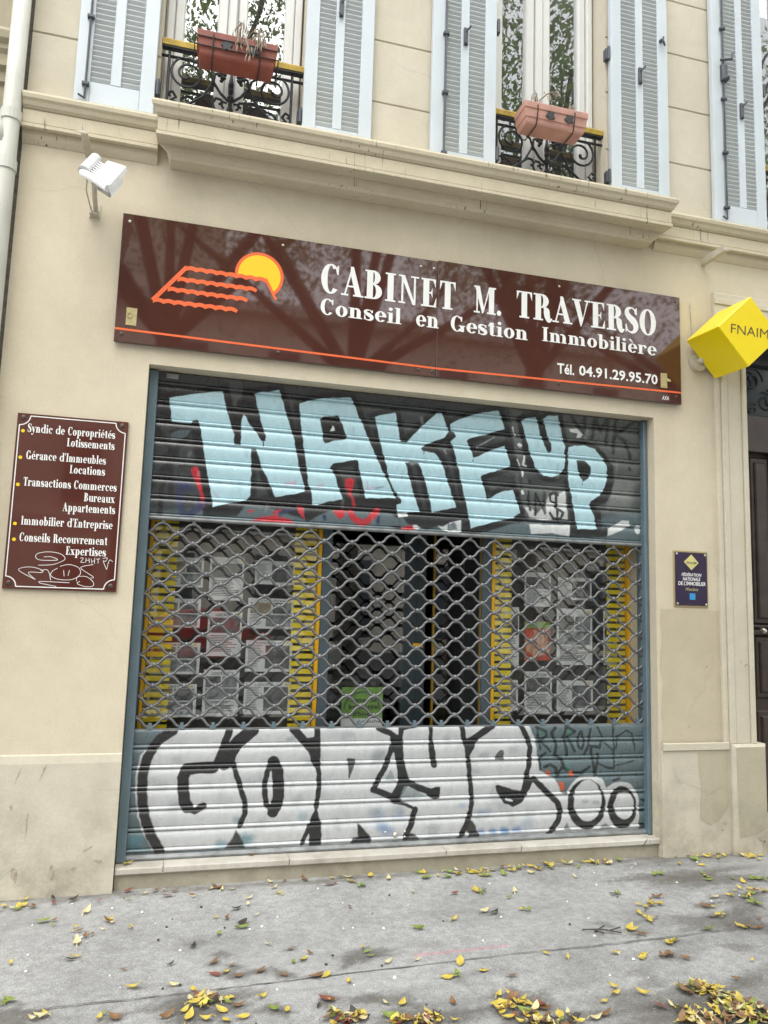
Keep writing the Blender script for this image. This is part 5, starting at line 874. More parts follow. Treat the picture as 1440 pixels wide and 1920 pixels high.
def grid_mesh(name, xs, prof, mat_, parent, ops, yref):
    """Sheet following a (y,z) profile, painted by ops."""
    nx, nz = len(xs), len(prof)
    V = np.zeros((nz, nx, 3)); V[:, :, 0] = xs[None, :]; V[:, :, 1] = np.array([p[0] for p in prof])[:, None]; V[:, :, 2] = np.array([p[1] for p in prof])[:, None]
    V = V.reshape(-1, 3)
    i = (np.arange(nz - 1)[:, None] * nx + np.arange(nx - 1)[None, :]).ravel()
    F = np.stack([i, i + 1, i + nx + 1, i + nx], 1)
    C = paint(V[:, [0, 2]], ops)
    off = np.array(OFF[parent.as_pointer()])
    me = bpy.data.meshes.new(name)
    me.vertices.add(len(V)); me.vertices.foreach_set('co', (V - off).astype(np.float32).ravel())
    me.loops.add(F.size); me.loops.foreach_set('vertex_index', F.astype(np.int32).ravel())
    me.polygons.add(len(F)); me.polygons.foreach_set('loop_start', np.arange(0, F.size, 4, dtype=np.int32)); me.polygons.foreach_set('loop_total', np.full(len(F), 4, np.int32))
    me.polygons.foreach_set('use_smooth', np.ones(len(F), bool))
    me.update(calc_edges=True); me.validate()
    at = me.color_attributes.new('paint', 'FLOAT_COLOR', 'POINT')
    at.data.foreach_set('color', np.concatenate([C, np.ones((len(C), 1))], 1).astype(np.float32).ravel())
    me.materials.append(mat_)
    o = bpy.data.objects.new(name, me); col.objects.link(o); o.parent = parent; OFF[o.as_pointer()] = Vector(off)
    return o

# ================================================================== SETTING: ground
def pavement():
    xs = np.concatenate([[-30, -15, -8, -5, -3.5], np.arange(-2.4, 5.2, .014), [5.6, 7, 10, 18, 30]])
    ys = np.concatenate([[-6.2, -5, -4, -3], np.arange(-2.3, .02, .012), [.25, .45]])
    X, Y = np.meshgrid(xs, ys)
    P = np.stack([X.ravel(), Y.ravel()], 1)
    C = np.tile(np.array([.350, .348, .340]), (len(P), 1))
    # lighter worn slab strip beyond the joint, darker strip in the corner by the door
    w = np.sin(P[:, 0] * 9 + 2 * np.sin(P[:, 1] * 7)) * .5 + np.sin(P[:, 1] * 23 + P[:, 0] * 5) * .5
    ang = rng.normal(size=8)
    def blot(cx, cy, rx, ry, a, c):
        idx = np.where((abs(P[:, 0] - cx) < rx * 2.0) & (abs(P[:, 1] - cy) < ry * 2.0 + .02))[0]
        if not len(idx): return
        u = (P[idx, 0] - cx) / rx; v = (P[idx, 1] - cy) / ry
        th = np.arctan2(v, u); ph = rng.random(5) * 6.28
        r = np.hypot(u, v) * (1 + .22 * np.sin(2 * th + ph[0]) + .16 * np.sin(3 * th + ph[1]) + .12 * np.sin(7 * th + ph[2]) + .08 * np.sin(13 * th + ph[3]))
        r = r + rng.normal(size=len(idx)) * .10
        k = (np.clip((1.25 - r) / .55, 0, 1) * a)[:, None]
        C[idx] = C[idx] * (1 - k) + np.array(c) * k
    for cx, cy, rx, ry, a in STAINS: blot(cx, cy, rx, max(ry, .014) * 1.1, a * .86, (.10, .09, .075))
    for _ in range(26): blot(rng.uniform(-1.5, 4.2), rng.uniform(-1.7, -.1), rng.uniform(.1, .4), rng.uniform(.03, .1), rng.uniform(.08, .22), (.46, .46, .45))
    for _ in range(60): blot(rng.uniform(-1.5, 4.2), rng.uniform(-1.9, -.05), rng.uniform(.04, .4), rng.uniform(.015, .09), rng.uniform(.1, .38), (.17, .168, .16))
    for k in range(34): blot(-1 + k * .14, rng.uniform(-.06, -.01), rng.uniform(.06, .16), rng.uniform(.02, .05), .5, (.15, .14, .12))
    d = seg_dist(P, np.array([1.115, -1.012]), np.array([1.554, -.995]))
    k = (np.clip((.013 - d) / .010, 0, 1) * .65 * (.6 + .4 * rng.random(len(P))))[:, None]; C = C * (1 - k) + np.array([.62, .20, .24]) * k
    Z = np.sin(P[:, 0] * 2.3) * .0015 + np.sin(P[:, 1] * 5.1 + P[:, 0]) * .0012 - .0027
    V = np.stack([P[:, 0], P[:, 1], Z], 1); nx = len(xs)
    i = (np.arange(len(ys) - 1)[:, None] * nx + np.arange(nx - 1)[None, :]).ravel()
    F = np.stack([i, i + 1, i + nx + 1, i + nx], 1)
    me = bpy.data.meshes.new('pavement')
    me.vertices.add(len(V)); me.vertices.foreach_set('co', V.astype(np.float32).ravel())
    me.loops.add(F.size); me.loops.foreach_set('vertex_index', F.astype(np.int32).ravel())
    me.polygons.add(len(F)); me.polygons.foreach_set('loop_start', np.arange(0, F.size, 4, dtype=np.int32)); me.polygons.foreach_set('loop_total', np.full(len(F), 4, np.int32))
    me.polygons.foreach_set('use_smooth', np.ones(len(F), bool)); me.update(calc_edges=True)
    at = me.color_attributes.new('paint', 'FLOAT_COLOR', 'POINT')
    at.data.foreach_set('color', np.concatenate([C, np.ones((len(C), 1))], 1).astype(np.float32).ravel())
    me.materials.append(M['pavement'])
    o = bpy.data.objects.new('pavement', me); col.objects.link(o); tag(o, kind='structure')
pavement()
jt = MB(); up_, dn_ = [], []
fine = []
for (a, b) in zip(CRACK[:-1], CRACK[1:]):
    for t in np.linspace(0, 1, 5)[:-1]: fine.append((a[0] + (b[0] - a[0]) * t, a[1] + (b[1] - a[1]) * t + random.uniform(-.004, .004)))
for i in range(len(fine) - 1):
    w0, w1 = (random.uniform(.0012, .0045) for _ in range(2)) if i == 0 else (w1, random.uniform(.0012, .0045))
    (x0, y0), (x1, y1) = fine[i], fine[i + 1]
    jt.quad((x0, y0 - w0, .003), (x1, y1 - w1, .003), (x1, y1 + w1, .003), (x0, y0 + w0, .003))
tag(jt.build('pavement_joint', simple('joint_tar', (.13, .125, .115), .95, var=.5, scale=25)), kind='structure')
tag(MB().box(-60, 60, -6.4, -6.2, -.14, .0).build('kerb', M['kerb']), kind='structure')
tag(MB().box(-120, 120, -120, -6.4, -.2, -.13).build('road', M['asphalt']), kind='structure')

# ================================================================== SETTING: the building
bld = thing('building', 'beige rendered building with blue shutters above and a shuttered office below', 'building', (1.4, 0, 0))
XL, XR, ZT = -.985, 6.6, 7.6
OP = (-.2245, 3.052, 2.84)                      # shop opening
WIN = [(-.28, .58), (1.872, 2.70), (4.0, 4.85)]
DOOR = (3.772, 5.25, 3.62)
def wall_rects(x0, x1, z0, z1, holes):
    xs = sorted({x0, x1, *[h[0] for h in holes], *[h[1] for h in holes]}); zs = sorted({z0, z1, *[h[k] for h in holes for k in (2, 3) if z0 < h[k] < z1]})
    for i in range(len(xs) - 1):
        for j in range(len(zs) - 1):
            cx, cz = (xs[i] + xs[i + 1]) / 2, (zs[j] + zs[j + 1]) / 2
            if not any(h[0] < cx < h[1] and h[2] < cz < h[3] for h in holes): yield xs[i], xs[i + 1], zs[j], zs[j + 1]
gw = MB()
for x0, x1, z0, z1 in wall_rects(XL, XR, -.1, 4.2, [(OP[0], OP[1], -.2, OP[2]), (DOOR[0], DOOR[1], -.2, DOOR[2])]):
    gw.quad((x0, 0, z0), (x1, 0, z0), (x1, 0, z1), (x0, 0, z1))
def reveal(mb, x0, x1, z0, z1, y0, y1, floor=False):
    mb.quad((x0, y0, z0), (x0, y0, z1), (x0, y1, z1), (x0, y1, z0)); mb.quad((x1, y0, z1), (x1, y0, z0), (x1, y1, z0), (x1, y1, z1))
    mb.quad((x0, y0, z1), (x1, y0, z1), (x1, y1, z1), (x0, y1, z1))
    if floor: mb.quad((x0, y0, z0), (x0, y1, z0), (x1, y1, z0), (x1, y0, z0))
reveal(gw, OP[0], OP[1], -.1, OP[2], 0, .36)
reveal(gw, DOOR[0], DOOR[1], -.1, DOOR[2], 0, .36)
gw.box(XL, XL + .02, .001, 1.2, -.1, 4.2)
gw.build('ground_floor_wall', M['wall'], bld)
uw = MB()
courses = [4.16, 4.299, 4.724, 5.154, 5.576, 6.0, 6.42, 6.85, 7.27, ZT]
for z0, z1 in zip(courses[:-1], courses[1:]):
    g = .007
    for a0, a1, b0, b1 in wall_rects(XL, XR, z0 + g, z1 - g, [(w[0], w[1], z0 - 1, z1 + 1) for w in WIN if z0 > 4.25 and z1 < 6.9]):
        uw.quad((a0, 0, b0), (a1, 0, b0), (a1, 0, b1), (a0, 0, b1))
        uw.quad((a0, 0, b1), (a1, 0, b1), (a1, .010, b1 + g), (a0, .010, b1 + g)); uw.quad((a0, .010, b0 - g), (a1, .010, b0 - g), (a1, 0, b0), (a0, 0, b0))
for w in WIN: reveal(uw, w[0], w[1], 4.30, 6.857, .0, .34, True)
uw.build('upper_wall', M['wall_up'], bld)
MB().box(XL, XR, .36, .42, 4.2, 4.22).build('floor_slab', M['dark'], bld)

# string course with the deeper balcony ledge over the shop
def course(x0, x1, d, low, name):
    p = [(0, 4.298), (-d, 4.292), (-d - .004, 4.278), (-d, 4.258), (-d + .012, 4.246), (-d + .020, 4.225), (-d + .036, 4.213), (-d + .044, 4.212), (-d + .044, 4.207), (-d + .036, 4.206), (-d + .036, 4.131), (-d + .043, 4.130), (-d + .043, 4.125), (-d + .030, 4.124), (-d + .030, 4.104), (-d + .040, 4.100)]
    if low: p += [(-.125, 4.104), (-.125, 4.052), (-.112, 4.046), (-.104, 4.030), (0, 4.030)]
    else: p += [(-.030, 4.104), (-.030, 4.080), (-.022, 4.060), (-.004, 4.036), (0, 4.036)]
    n = len(p); ex = []
    for i, (y, z) in enumerate(p):
        ex.append(max(0, -y - (d - .036)) if z > 4.095 else (-.075 if low else 0))
    mb = MB().extrude_x(p, x0, x1, [-e for e in ex] if low else None, ex if low else None)
    return mb
BX0, BX1 = -.258, 3.062
course(BX0, BX1, .25, True, '').build('balcony_ledge', M['cornice'], bld)
course(XL + .0, BX0 - .0, .095, False, '').build('string_course', M['cornice'], bld)
course(BX1, XR, .095, False, '').build('string_course', M['cornice'], bld)

# plinths
def irregular(x0, x1, z0, z1, n, amp, sides='tb'):
    p = []
    for i in range(n + 1): p.append((x0 + (x1 - x0) * i / n, z0 + (random.uniform(-amp, amp) if 'b' in sides else 0)))
    for i in range(n + 1): p.append((x1 + (random.uniform(-amp, amp) if 'r' in sides else 0), z0 + (z1 - z0) * i / n))
    for i in range(n + 1): p.append((x1 - (x1 - x0) * i / n, z1 + (random.uniform(-amp, amp) if 't' in sides else 0)))
    for i in range(n + 1): p.append((x0 + (random.uniform(-amp, amp) if 'l' in sides else 0), z1 - (z1 - z0) * i / n))
    return p
def plinth(x0, x1, ztop):
    mb = MB(); p = [(.0, ztop + .045), (-.012, ztop + .040), (-.020, ztop), (-.020, -.1), (.0, -.1)]
    mb.extrude_x(p, x0, x1); return mb
plinth(XL, OP[0] + .002, .655).build('plinth', M['plinth'], bld)
pb = MB()
pb.bbox(3.062, 3.575, -.024, .0, -.1, .655, .006)
pb.bbox(3.571, 3.835, -.062, .3, -.1, .690, .018)
pb.build('plinth', M['plinth'], bld)
MB().bbox(3.066, 3.568, -.036, -.0235, .652, .700, .004).build('plinth_cap', M['patch2'], bld)
pp = MB()
pp.poly_xz(irregular(3.085, 3.56, .70, 1.555, 9, .012, 'blr'), -.0015)
pp.build('paint_patch', M['patch'], bld)
pp = MB(); pp.poly_xz([(3.33, .64), (3.56, .645), (3.558, .30), (3.53, .26), (3.47, .20), (3.41, .185), (3.335, .22), (3.34, .32), (3.35, .42), (3.335, .5)], -.0255)
pp.build('paint_patch', M['patch3'], bld); pp = MB(); pp.poly_xz([(3.592, .67), (3.818, .672), (3.818, .16), (3.74, .12), (3.60, .10), (3.596, .4)], -.0632)
pp.build('paint_patch', M['patch3'], bld)
# flaking and scuffs low on the render
M['scuff'] = simple('scuff', (.36, .315, .24), .9, var=.4, scale=50)
for (x, z, w, h, a) in ((-.70, .11, .05, .09, .2), (-.52, .12, .03, .10, 0), (-.42, .13, .035, .06, -.6), (-.36, .22, .09, .012, .5), (-.86, .38, .045, .03, 0), (-.60, .62, .012, .11, -.3), (-.72, .60, .012, .10, -.3), (-.66, .36, .012, .15, 0), (-.74, .44, .02, .05, .2), (-.30, .16, .05, .03, 0), (-.78, .17, .012, .2, .02), (-.80, .27, .02, .05, .1),
                        (3.52, .19, .05, .03, .3), (3.50, .15, .03, .02, 0), (3.42, 1.18, .05, .012, .5), (3.28, .80, .03, .012, .5), (3.70, 1.20, .06, .01, .5), (3.66, 1.22, .01, .05, 0), (3.77, .10, .07, .08, .4), (3.79, .06, .05, .10, 0)):
    n = 9; p = []
    for i in range(n):
        t = 2 * math.pi * i / n; r = random.uniform(.35, 1)
        u, v = math.cos(t) * w * .5 * r, math.sin(t) * h * .5 * r
        p.append((x + u * math.cos(a) - v * math.sin(a), z + u * math.sin(a) + v * math.cos(a)))
    yy = -.0212 if x < 0 and z < .655 else (-.0645 if x > 3.575 and z < .69 else (-.0265 if x > 0 and z < .655 else -.0035))
    if x > 3.6 and z > .7: yy = -.046
    MB().poly_xz(p, yy).build('scuff_mark', M['scuff'], bld)

# door surround, door and step
ar = MB()
def jamb(mb, xs, z0, z1):
    for a, b, y in xs: mb.bbox(a, b, y, .0, z0, z1, .005)
jamb(ar, [(3.535, 3.572, -.026), (3.572, 3.618, -.040), (3.618, 3.735, -.032), (3.735, 3.772, -.046)], .69, 3.575)
ar.box(3.735, 3.772, 0, .30, -.1, 3.56)
for a, b, y in ((3.745, 3.790, -.026), (3.700, 3.745, -.040), (3.612, 3.700, -.032), (3.575, 3.612, -.046)): ar.bbox(3.535, 5.5, y - .0015, .0, a, b, .005)
ar.build('door_surround', M['trim'], bld)
dr = MB(); dr.box(3.772, 5.25, .24, .30, .10, 2.80)
dr.box(3.772, 5.25, .17, .24, 2.72, 2.98)
dr.build('front_door', M['door'], bld)
front_door = bld.children[-1] if False else [o for o in col.objects if o.name.startswith('front_door')][0]
dp = MB()
for x0, x1, z0, z1 in ((4.03, 4.135, 1.50, 2.66), (4.03, 4.135, .98, 1.36), (4.03, 4.135, .30, .84), (4.36, 4.60, 1.50, 2.66), (4.36, 4.60, .30, 1.36)):
    dp.bbox(x0 - .03, x1 + .03, .215, .245, z0 - .03, z1 + .03, .012); dp.bbox(x0 + .005, x1 - .005, .20, .215, z0 + .01, z1 - .01, .010)
dp.bbox(3.80, 4.22, .195, .24, 1.395, 1.43, .008); dp.bbox(3.80, 4.22, .195, .24, 1.445, 1.465, .008)
dp.build('door_panel', M['door'], front_door)
MB().box(4.185, 4.235, .19, .24, .10, 2.72).build('meeting_stile', M['door_edge'], front_door)
MB().dome((4.06, .20, 1.425), .022, .03).build('door_knob', M['screw_bright'], front_door)
MB().box(3.772, 5.25, .27, .28, 2.98, 3.62).build('transom_pane', M['far_glass'], front_door)
def spiral(cx, cz, r0, r1, a0, turns, y, n=28):
    return [(cx + (r0 + (r1 - r0) * i / n) * math.cos(a0 + turns * 2 * math.pi * i / n), y, cz + (r0 + (r1 - r0) * i / n) * math.sin(a0 + turns * 2 * math.pi * i / n)) for i in range(n + 1)]
tg = MB()
for cx in (4.06, 4.42, 4.80): 
    tg.tube(spiral(cx, 3.28, .10, .02, 0, 1.6, .235), .009, 6); tg.tube(spiral(cx + .17, 3.14, .08, .02, 2, -1.5, .235), .008, 6); tg.tube(spiral(cx, 3.05, .05, .01, 1, 1.3, .235), .008, 6)
for z in (3.0, 3.40): tg.box(3.78, 5.2, .225, .245, z, z + .018)
tg.build('transom_grille', M['iron'], front_door)
st = MB(); st.bbox(3.836, 5.4, -.10, .34, -.1, .105, .012); st.bbox(3.80, 5.3, .02, .34, .105, .17, .01)
st.build('door_step', M['sillbase'], bld)

# ------------------------------------------------------------------ upper windows (parts of the building)
def window(x0, x1):
    fr = MB(); y0, y1 = .17, .235; zb, zt = 4.33, 6.85
    w = x1 - x0
    a = x0 + .012; fr.bbox(a, a + .045, .15, y1, zb, zt, .006); fr.bbox(a + .047, a + .105, y0, y1, zb, zt, .008)
    b = x1 - .012; fr.bbox(b - .045, b, .15, y1, zb, zt, .006); fr.bbox(b - .105, b - .047, y0, y1, zb, zt, .008)
    c = (x0 + x1) / 2 - .02
    fr.bbox(c - .092, c - .030, y0, y1, zb, zt, .008); fr.bbox(c - .028, c + .028, y0 - .022, y1, zb, zt, .010); fr.bbox(c + .030, c + .092, y0, y1, zb, zt, .008)
    for z, hh in ((zb, .10), (zt - .08, .08)):
        fr.bbox(a + .107, c - .094, y0 + .003, y1, z, z + hh, .006); fr.bbox(c + .094, b - .107, y0 + .003, y1, z, z + hh, .006)
    f = fr.build('window', M['white_frame'], bld)
    for p, q in ((a + .10, c - .09), (c + .09, b - .10)):
        MB().quad((p, .205, zb + .05), (q, .205, zb + .05), (q, .205, zt - .05), (p, .205, zt - .05)).build('pane', M['glass_up'], f)
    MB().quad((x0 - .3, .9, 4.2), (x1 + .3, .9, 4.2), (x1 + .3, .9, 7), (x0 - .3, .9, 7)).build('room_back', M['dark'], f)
    return f
for w in WIN: window(*w)

# ------------------------------------------------------------------ hinged shutters
def louvred_shutter(x0, x1, cols, hinge_right, rod, latch_z, label=None, brk=.48):
    z0, z1, y0, y1 = 4.318, 6.86, -.052, -.014
    w = x1 - x0; st_w = .082; mid = .058
    cx = x0 + w * brk
    mb = MB()
    mb.bbox(x0, x0 + st_w, y0, y1, z0, z1, .004); mb.bbox(x1 - st_w, x1, y0, y1, z0, z1, .004)
    mb.bbox(cx - mid / 2, cx + mid / 2, y0 + .002, y1, z0 + .13, z1 - .1, .004)
    mb.bbox(x0 + st_w, x1 - st_w, y0 + .002, y1, z0, z0 + .13, .004); mb.bbox(x0 + st_w, x1 - st_w, y0 + .002, y1, z1 - .1, z1, .004)
    s = mb.build('shutter', M['shutter'], bld)
    if label: s['label'] = label
    for a, b in ((x0 + st_w + .001, cx - mid / 2 - .001), (cx + mid / 2 + .001, x1 - st_w - .001)):
        lv = MB(); z = z0 + .131
        while z < z1 - .12:
            lv.add([(a, y0 + .026, z - .003), (b, y0 + .026, z - .003), (b, y0 + .007, z + .029), (a, y0 + .007, z + .029), (b, y0 + .0068, z + .0345), (a, y0 + .0068, z + .0345), (b, y0 + .012, z + .036), (a, y0 + .012, z + .036)],
                   [(0, 1, 2, 3), (3, 2, 4, 5), (5, 4, 6, 7)])
            z += .0335
        lv.box(a, b, y1 - .006, y1 - .002, z0 + .131, z1 - .1)
        lv.build('louvres', M['louvre'], s)
    if rod is not None:
        rx = x0 + rod
        r = MB(); r.tube([(rx, y0 - .014, z0 + .012), (rx, y0 - .014, z1 - .05)], .0065, 8)
        for z in (z0 + .10, z0 + .10 + .42, z0 + .53 + .41, z0 + 1.5): r.bbox(rx - .019, rx + .019, y0 - .026, y0, z - .010, z + .010, .003)
        r.tube([(rx, y0 - .014, z0 + .012), (rx - .035, y0 - .014, z0 + .030)], .006, 6)
        r.build('bolt_rod', M['hardware'], s)
    if latch_z:
        h = MB(); h.bbox(cx - .013, cx + .013, y0 - .016, y0 + .002, latch_z - .06, latch_z + .06, .004)
        h.tube([(cx, y0 - .016, latch_z - .055), (cx - .018, y0 - .03, latch_z - .06)], .006, 6); h.tube([(cx, y0 - .016, latch_z + .03), (cx + .026, y0 - .032, latch_z + .062)], .006, 6)
        h.build('latch', M['hardware'], s)
    hx = x1 if hinge_right else x0; sg = 1 if hinge_right else -1
    for z in (4.50, 5.42):
        hg = MB(); hg.bbox(min(hx, hx + sg * .030), max(hx, hx + sg * .030), y0 + .012, .0, z - .04, z + .04, .004); hg.tube([(hx + sg * .014, y0 + .008, z - .048), (hx + sg * .014, y0 + .008, z + .048)], .010, 8)
        hg.build('hinge', M['hardware'], s)
    return s
louvred_shutter(-.735, -.298, None, True, .062, None, brk=.505)
louvred_shutter(.572, 1.008, None, False, None, 5.27, brk=.495)
louvred_shutter(1.404, 1.852, None, True, .085, 5.275, brk=.50)
s4 = louvred_shutter(2.714, 3.173, None, False, None, 5.29, brk=.50)
louvred_shutter(3.548, 3.990, None, True, .085, 5.20, brk=.55)
kn = MB(); kn.tube([(3.125, -.075, 5.62), (3.115, -.085, 5.58), (3.14, -.07, 5.56)], .008, 6); kn.dome((3.115, -.052, 5.6), .014, .03); kn.build('hook', M['hardware'], s4)
s5 = [o for o in col.objects if o.name.startswith('shutter') and o.parent == bld][-1]
hk = MB(); hk.bbox(3.615, 3.665, -.085, -.05, 5.40, 5.53, .012); hk.tube([(3.60, -.08, 5.55), (3.69, -.09, 5.57), (3.70, -.09, 5.62)], .010, 6); hk.dome((3.645, -.08, 5.41), .022, .03); hk.build('lock_case', M['hardware'], s5)

# ------------------------------------------------------------------ wrought-iron window guards with yellow handrail
def window_guard(x0, x1):
    y = .05; cx = (x0 + x1) / 2 - .012; hw = (x1 - x0) / 2
    rail = MB(); 
    p = [(y - .024, 4.838), (y - .026, 4.870), (y - .014, 4.884), (y + .014, 4.884), (y + .026, 4.870), (y + .024, 4.838)]
    rail.extrude_x(p, x0 + .002, x1 - .002)
    R_ = rail.build('guard_rail', M['yellow_bar'], bld)
    g = MB(); g.box(x0 + .002, x1 - .002, y - .020, y + .020, 4.826, 4.837)
    g.tube([(x0, y, 4.778), (x1, y, 4.778)], .009, 6)
    g.tube([(x0, y, 4.318), (x1, y, 4.318)], .009, 6)
    for s in (-1, 1):
        px = cx + s * .372; g.tube([(px, y, 4.30), (px, y, 4.83)], .0085, 6)
    for s in (-1, 1):
        f = lambda q: [(cx + s * a, y, z) for a, z in q]
        # big volute springing from the upper bar
        c0 = (.255, 4.688); q = []
        for i in range(44):
            t = i / 43; a = math.radians(60 - 560 * t); r = .092 * (1 - t) ** .75 + .014
            q.append((c0[0] + r * math.cos(a) + .012 * t, c0[1] + r * math.sin(a) - .006 * t))
        q = [(.10, 4.64), (.125, 4.72), (.20, 4.772), (.262, 4.779)] + q
        g.tube(f(q), [.008] * (len(q) - 6) + [.008, .009, .010, .011, .012, .013], 6)
        # long S sweep, small volutes at both ends
        q = [(.352 + .030 * math.cos(a) * r, 4.530 + .030 * math.sin(a) * r) for a, r in ((-1.2, .3), (.6, .6), (2.0, .9), (3.4, 1.15))]
        q += [(.345, 4.500), (.300, 4.482), (.245, 4.492), (.19, 4.535), (.14, 4.575), (.11, 4.570), (.095, 4.545), (.108, 4.525), (.122, 4.535)]
        g.tube(f(q), .0085, 6)
        q = [(.245, 4.49), (.17, 4.55), (.12, 4.64), (.10, 4.70)]
        g.tube(f(q), .0075, 6)
        # inner scrolls around the finial
        q = [(.012, 4.56), (.06, 4.60), (.105, 4.665), (.10, 4.72), (.06, 4.735), (.038, 4.705), (.055, 4.69)]
        g.tube(f(q), .0085, 6)
        q = [(.012, 4.49), (.05, 4.475), (.09, 4.49), (.105, 4.53), (.085, 4.565), (.055, 4.56), (.052, 4.535), (.068, 4.53)]
        g.tube(f(q), .0085, 6)
        q = [(.02, 4.545), (.045, 4.55), (.05, 4.52), (.035, 4.51)]; g.tube(f(q), .007, 6)
        q = [(.05, 4.70), (.07, 4.755), (.04, 4.778)]; g.tube(f(q), .007, 6)
        for (a, z, r) in ((.052, 4.70, .017), (.075, 4.715, .013), (.04, 4.725, .012), (.06, 4.68, .012)): g.dome((cx + s * a, y - .004, z), r, r * .7)
        # lower tier, hidden from the street by the ledge
        g.tube(f([(.34, 4.33), (.30, 4.43), (.20, 4.44), (.16, 4.38), (.20, 4.35)]), .0085, 6)
        g.tube(f([(.02, 4.33), (.08, 4.42), (.14, 4.40)]), .0085, 6)
    g.tube([(cx, y, 4.30), (cx, y, 4.45), (cx, y, 4.60), (cx, y, 4.67), (cx, y, 4.72), (cx, y, 4.775)], [.009, .011, .014, .018, .009, .004], 8)
    for z, r in ((4.575, .022), (4.625, .017), (4.50, .02), (4.46, .018)): g.dome((cx, y - .006, z), r, r * .8); g.dome((cx, y + .006, z), r, r * .6, (0, 1, 0))
    g.build('scrollwork', M['iron'], R_)
for w in WIN: window_guard(*w)

# ================================================================== SHOP FRONT behind the roller grille (part of the building)
sf = MB()
YF = .30
for x0, x1 in ((-.2245, -.166), (.872, .935), (1.948, 2.014), (3.068, 3.10)): sf.bbox(x0, x1, YF, YF + .06, .16, 2.60, .004)
sf.box(-.2245, 3.10, YF, YF + .06, .10, .17); sf.box(-.2245, 3.10, YF + .004, YF + .06, 2.05, 2.9); 
sf.box(-.2245, 3.10, .34, 1.0, .05, .10)
shopf = sf.build('shop_front', M['blue_frame'], bld)
for x0, x1 in ((-.166, -.146), (.848, .870), (2.016, 2.038), (3.036, 3.060)): MB().bbox(x0, x1, YF - .003, YF + .04, .17, 2.05, .003).build('yellow_trim', M['yel_frame'], shopf)
for x0, x1 in ((-.146, .848), (2.038, 3.036)):
    MB().quad((x0, .325, .17), (x1, .325, .17), (x1, .325, 2.05), (x0, .325, 2.05)).build('shop_pane', M['glass'], shopf)
for x0, x1 in ((-.137, -.008), (.706, .838), (2.042, 2.168), (2.892, 3.026)):
    z = .30; fl = MB()
    while z < 2.04:
        fl.box(x0 - .004, x1 + .004, .333, .335, z, z + .029); z += .0465
    fl.build('yellow_film', M['yel_film'], shopf)
# recessed entrance bay
rb = MB(); rb.quad((.935, .36, .1), (.935, .95, .1), (.935, .95, 2.9), (.935, .36, 2.9)); rb.quad((1.948, .95, .1), (1.948, .36, .1), (1.948, .36, 2.9), (1.948, .95, 2.9)); rb.quad((.935, .36, 2.3), (.935, .95, 2.3), (1.948, .95, 2.3), (1.948, .36, 2.3))
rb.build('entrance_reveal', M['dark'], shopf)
de = MB(); yd = .62
de.bbox(1.50, 1.60, yd, yd + .05, .10, 2.3, .004); de.bbox(1.60, 1.665, yd, yd + .05, .10, 2.3, .004); de.bbox(1.945, 2.02, yd, yd + .05, .10, 2.3, .004); de.box(1.665, 1.945, yd, yd + .05, .10, .30)
de.build('glazed_door', simple('dark_door_frame', (.035, .050, .060), .4), shopf)
dy = MB(); dy.bbox(1.718, 1.732, yd - .004, yd + .02, .10, 2.3, .003); dy.bbox(1.945, 1.955, yd - .3, yd - .28, .10, 2.05, .002); dy.build('yellow_edge', simple('dull_yellow_edge', (.40, .24, .015), .5), shopf)
MB().bbox(1.575, 1.645, yd - .02, yd, 1.245, 1.275, .003).build('letter_slot', M['yel_frame'], shopf)
MB().quad((.935, .60, .10), (1.50, .60, .10), (1.50, .60, 2.3), (.935, .60, 2.3)).build('shop_pane', M['glass'], shopf)
MB().quad((1.732, yd + .02, .3), (1.945, yd + .02, .3), (1.945, yd + .02, 2.3), (1.732, yd + .02, 2.3)).build('shop_pane', M['glass'], shopf)
# display boxes and room behind
ds = MB()
for x0, x1 in ((-.2245, .93), (2.0, 3.10)):
    ds.quad((x0, .78, .1), (x1, .78, .1), (x1, .78, 2.9), (x0, .78, 2.9))
    ds.quad((x0, .36, .62), (x1, .36, .62), (x1, .78, .62), (x0, .78, .62))
    ds.quad((x0, .36, .1), (x0, .78, .1), (x0, .78, 2.9), (x0, .36, 2.9)); ds.quad((x1, .78, .1), (x1, .36, .1), (x1, .36, 2.9), (x1, .78, 2.9))
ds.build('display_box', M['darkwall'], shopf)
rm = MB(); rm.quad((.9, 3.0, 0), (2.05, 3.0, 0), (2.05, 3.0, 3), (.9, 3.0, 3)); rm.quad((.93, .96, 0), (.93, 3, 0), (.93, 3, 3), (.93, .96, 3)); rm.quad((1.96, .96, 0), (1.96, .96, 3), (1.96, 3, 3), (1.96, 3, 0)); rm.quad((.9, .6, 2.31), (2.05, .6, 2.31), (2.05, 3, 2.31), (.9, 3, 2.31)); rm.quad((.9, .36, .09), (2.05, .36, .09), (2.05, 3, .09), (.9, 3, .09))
rm.build('office_room', M['dark'], shopf)

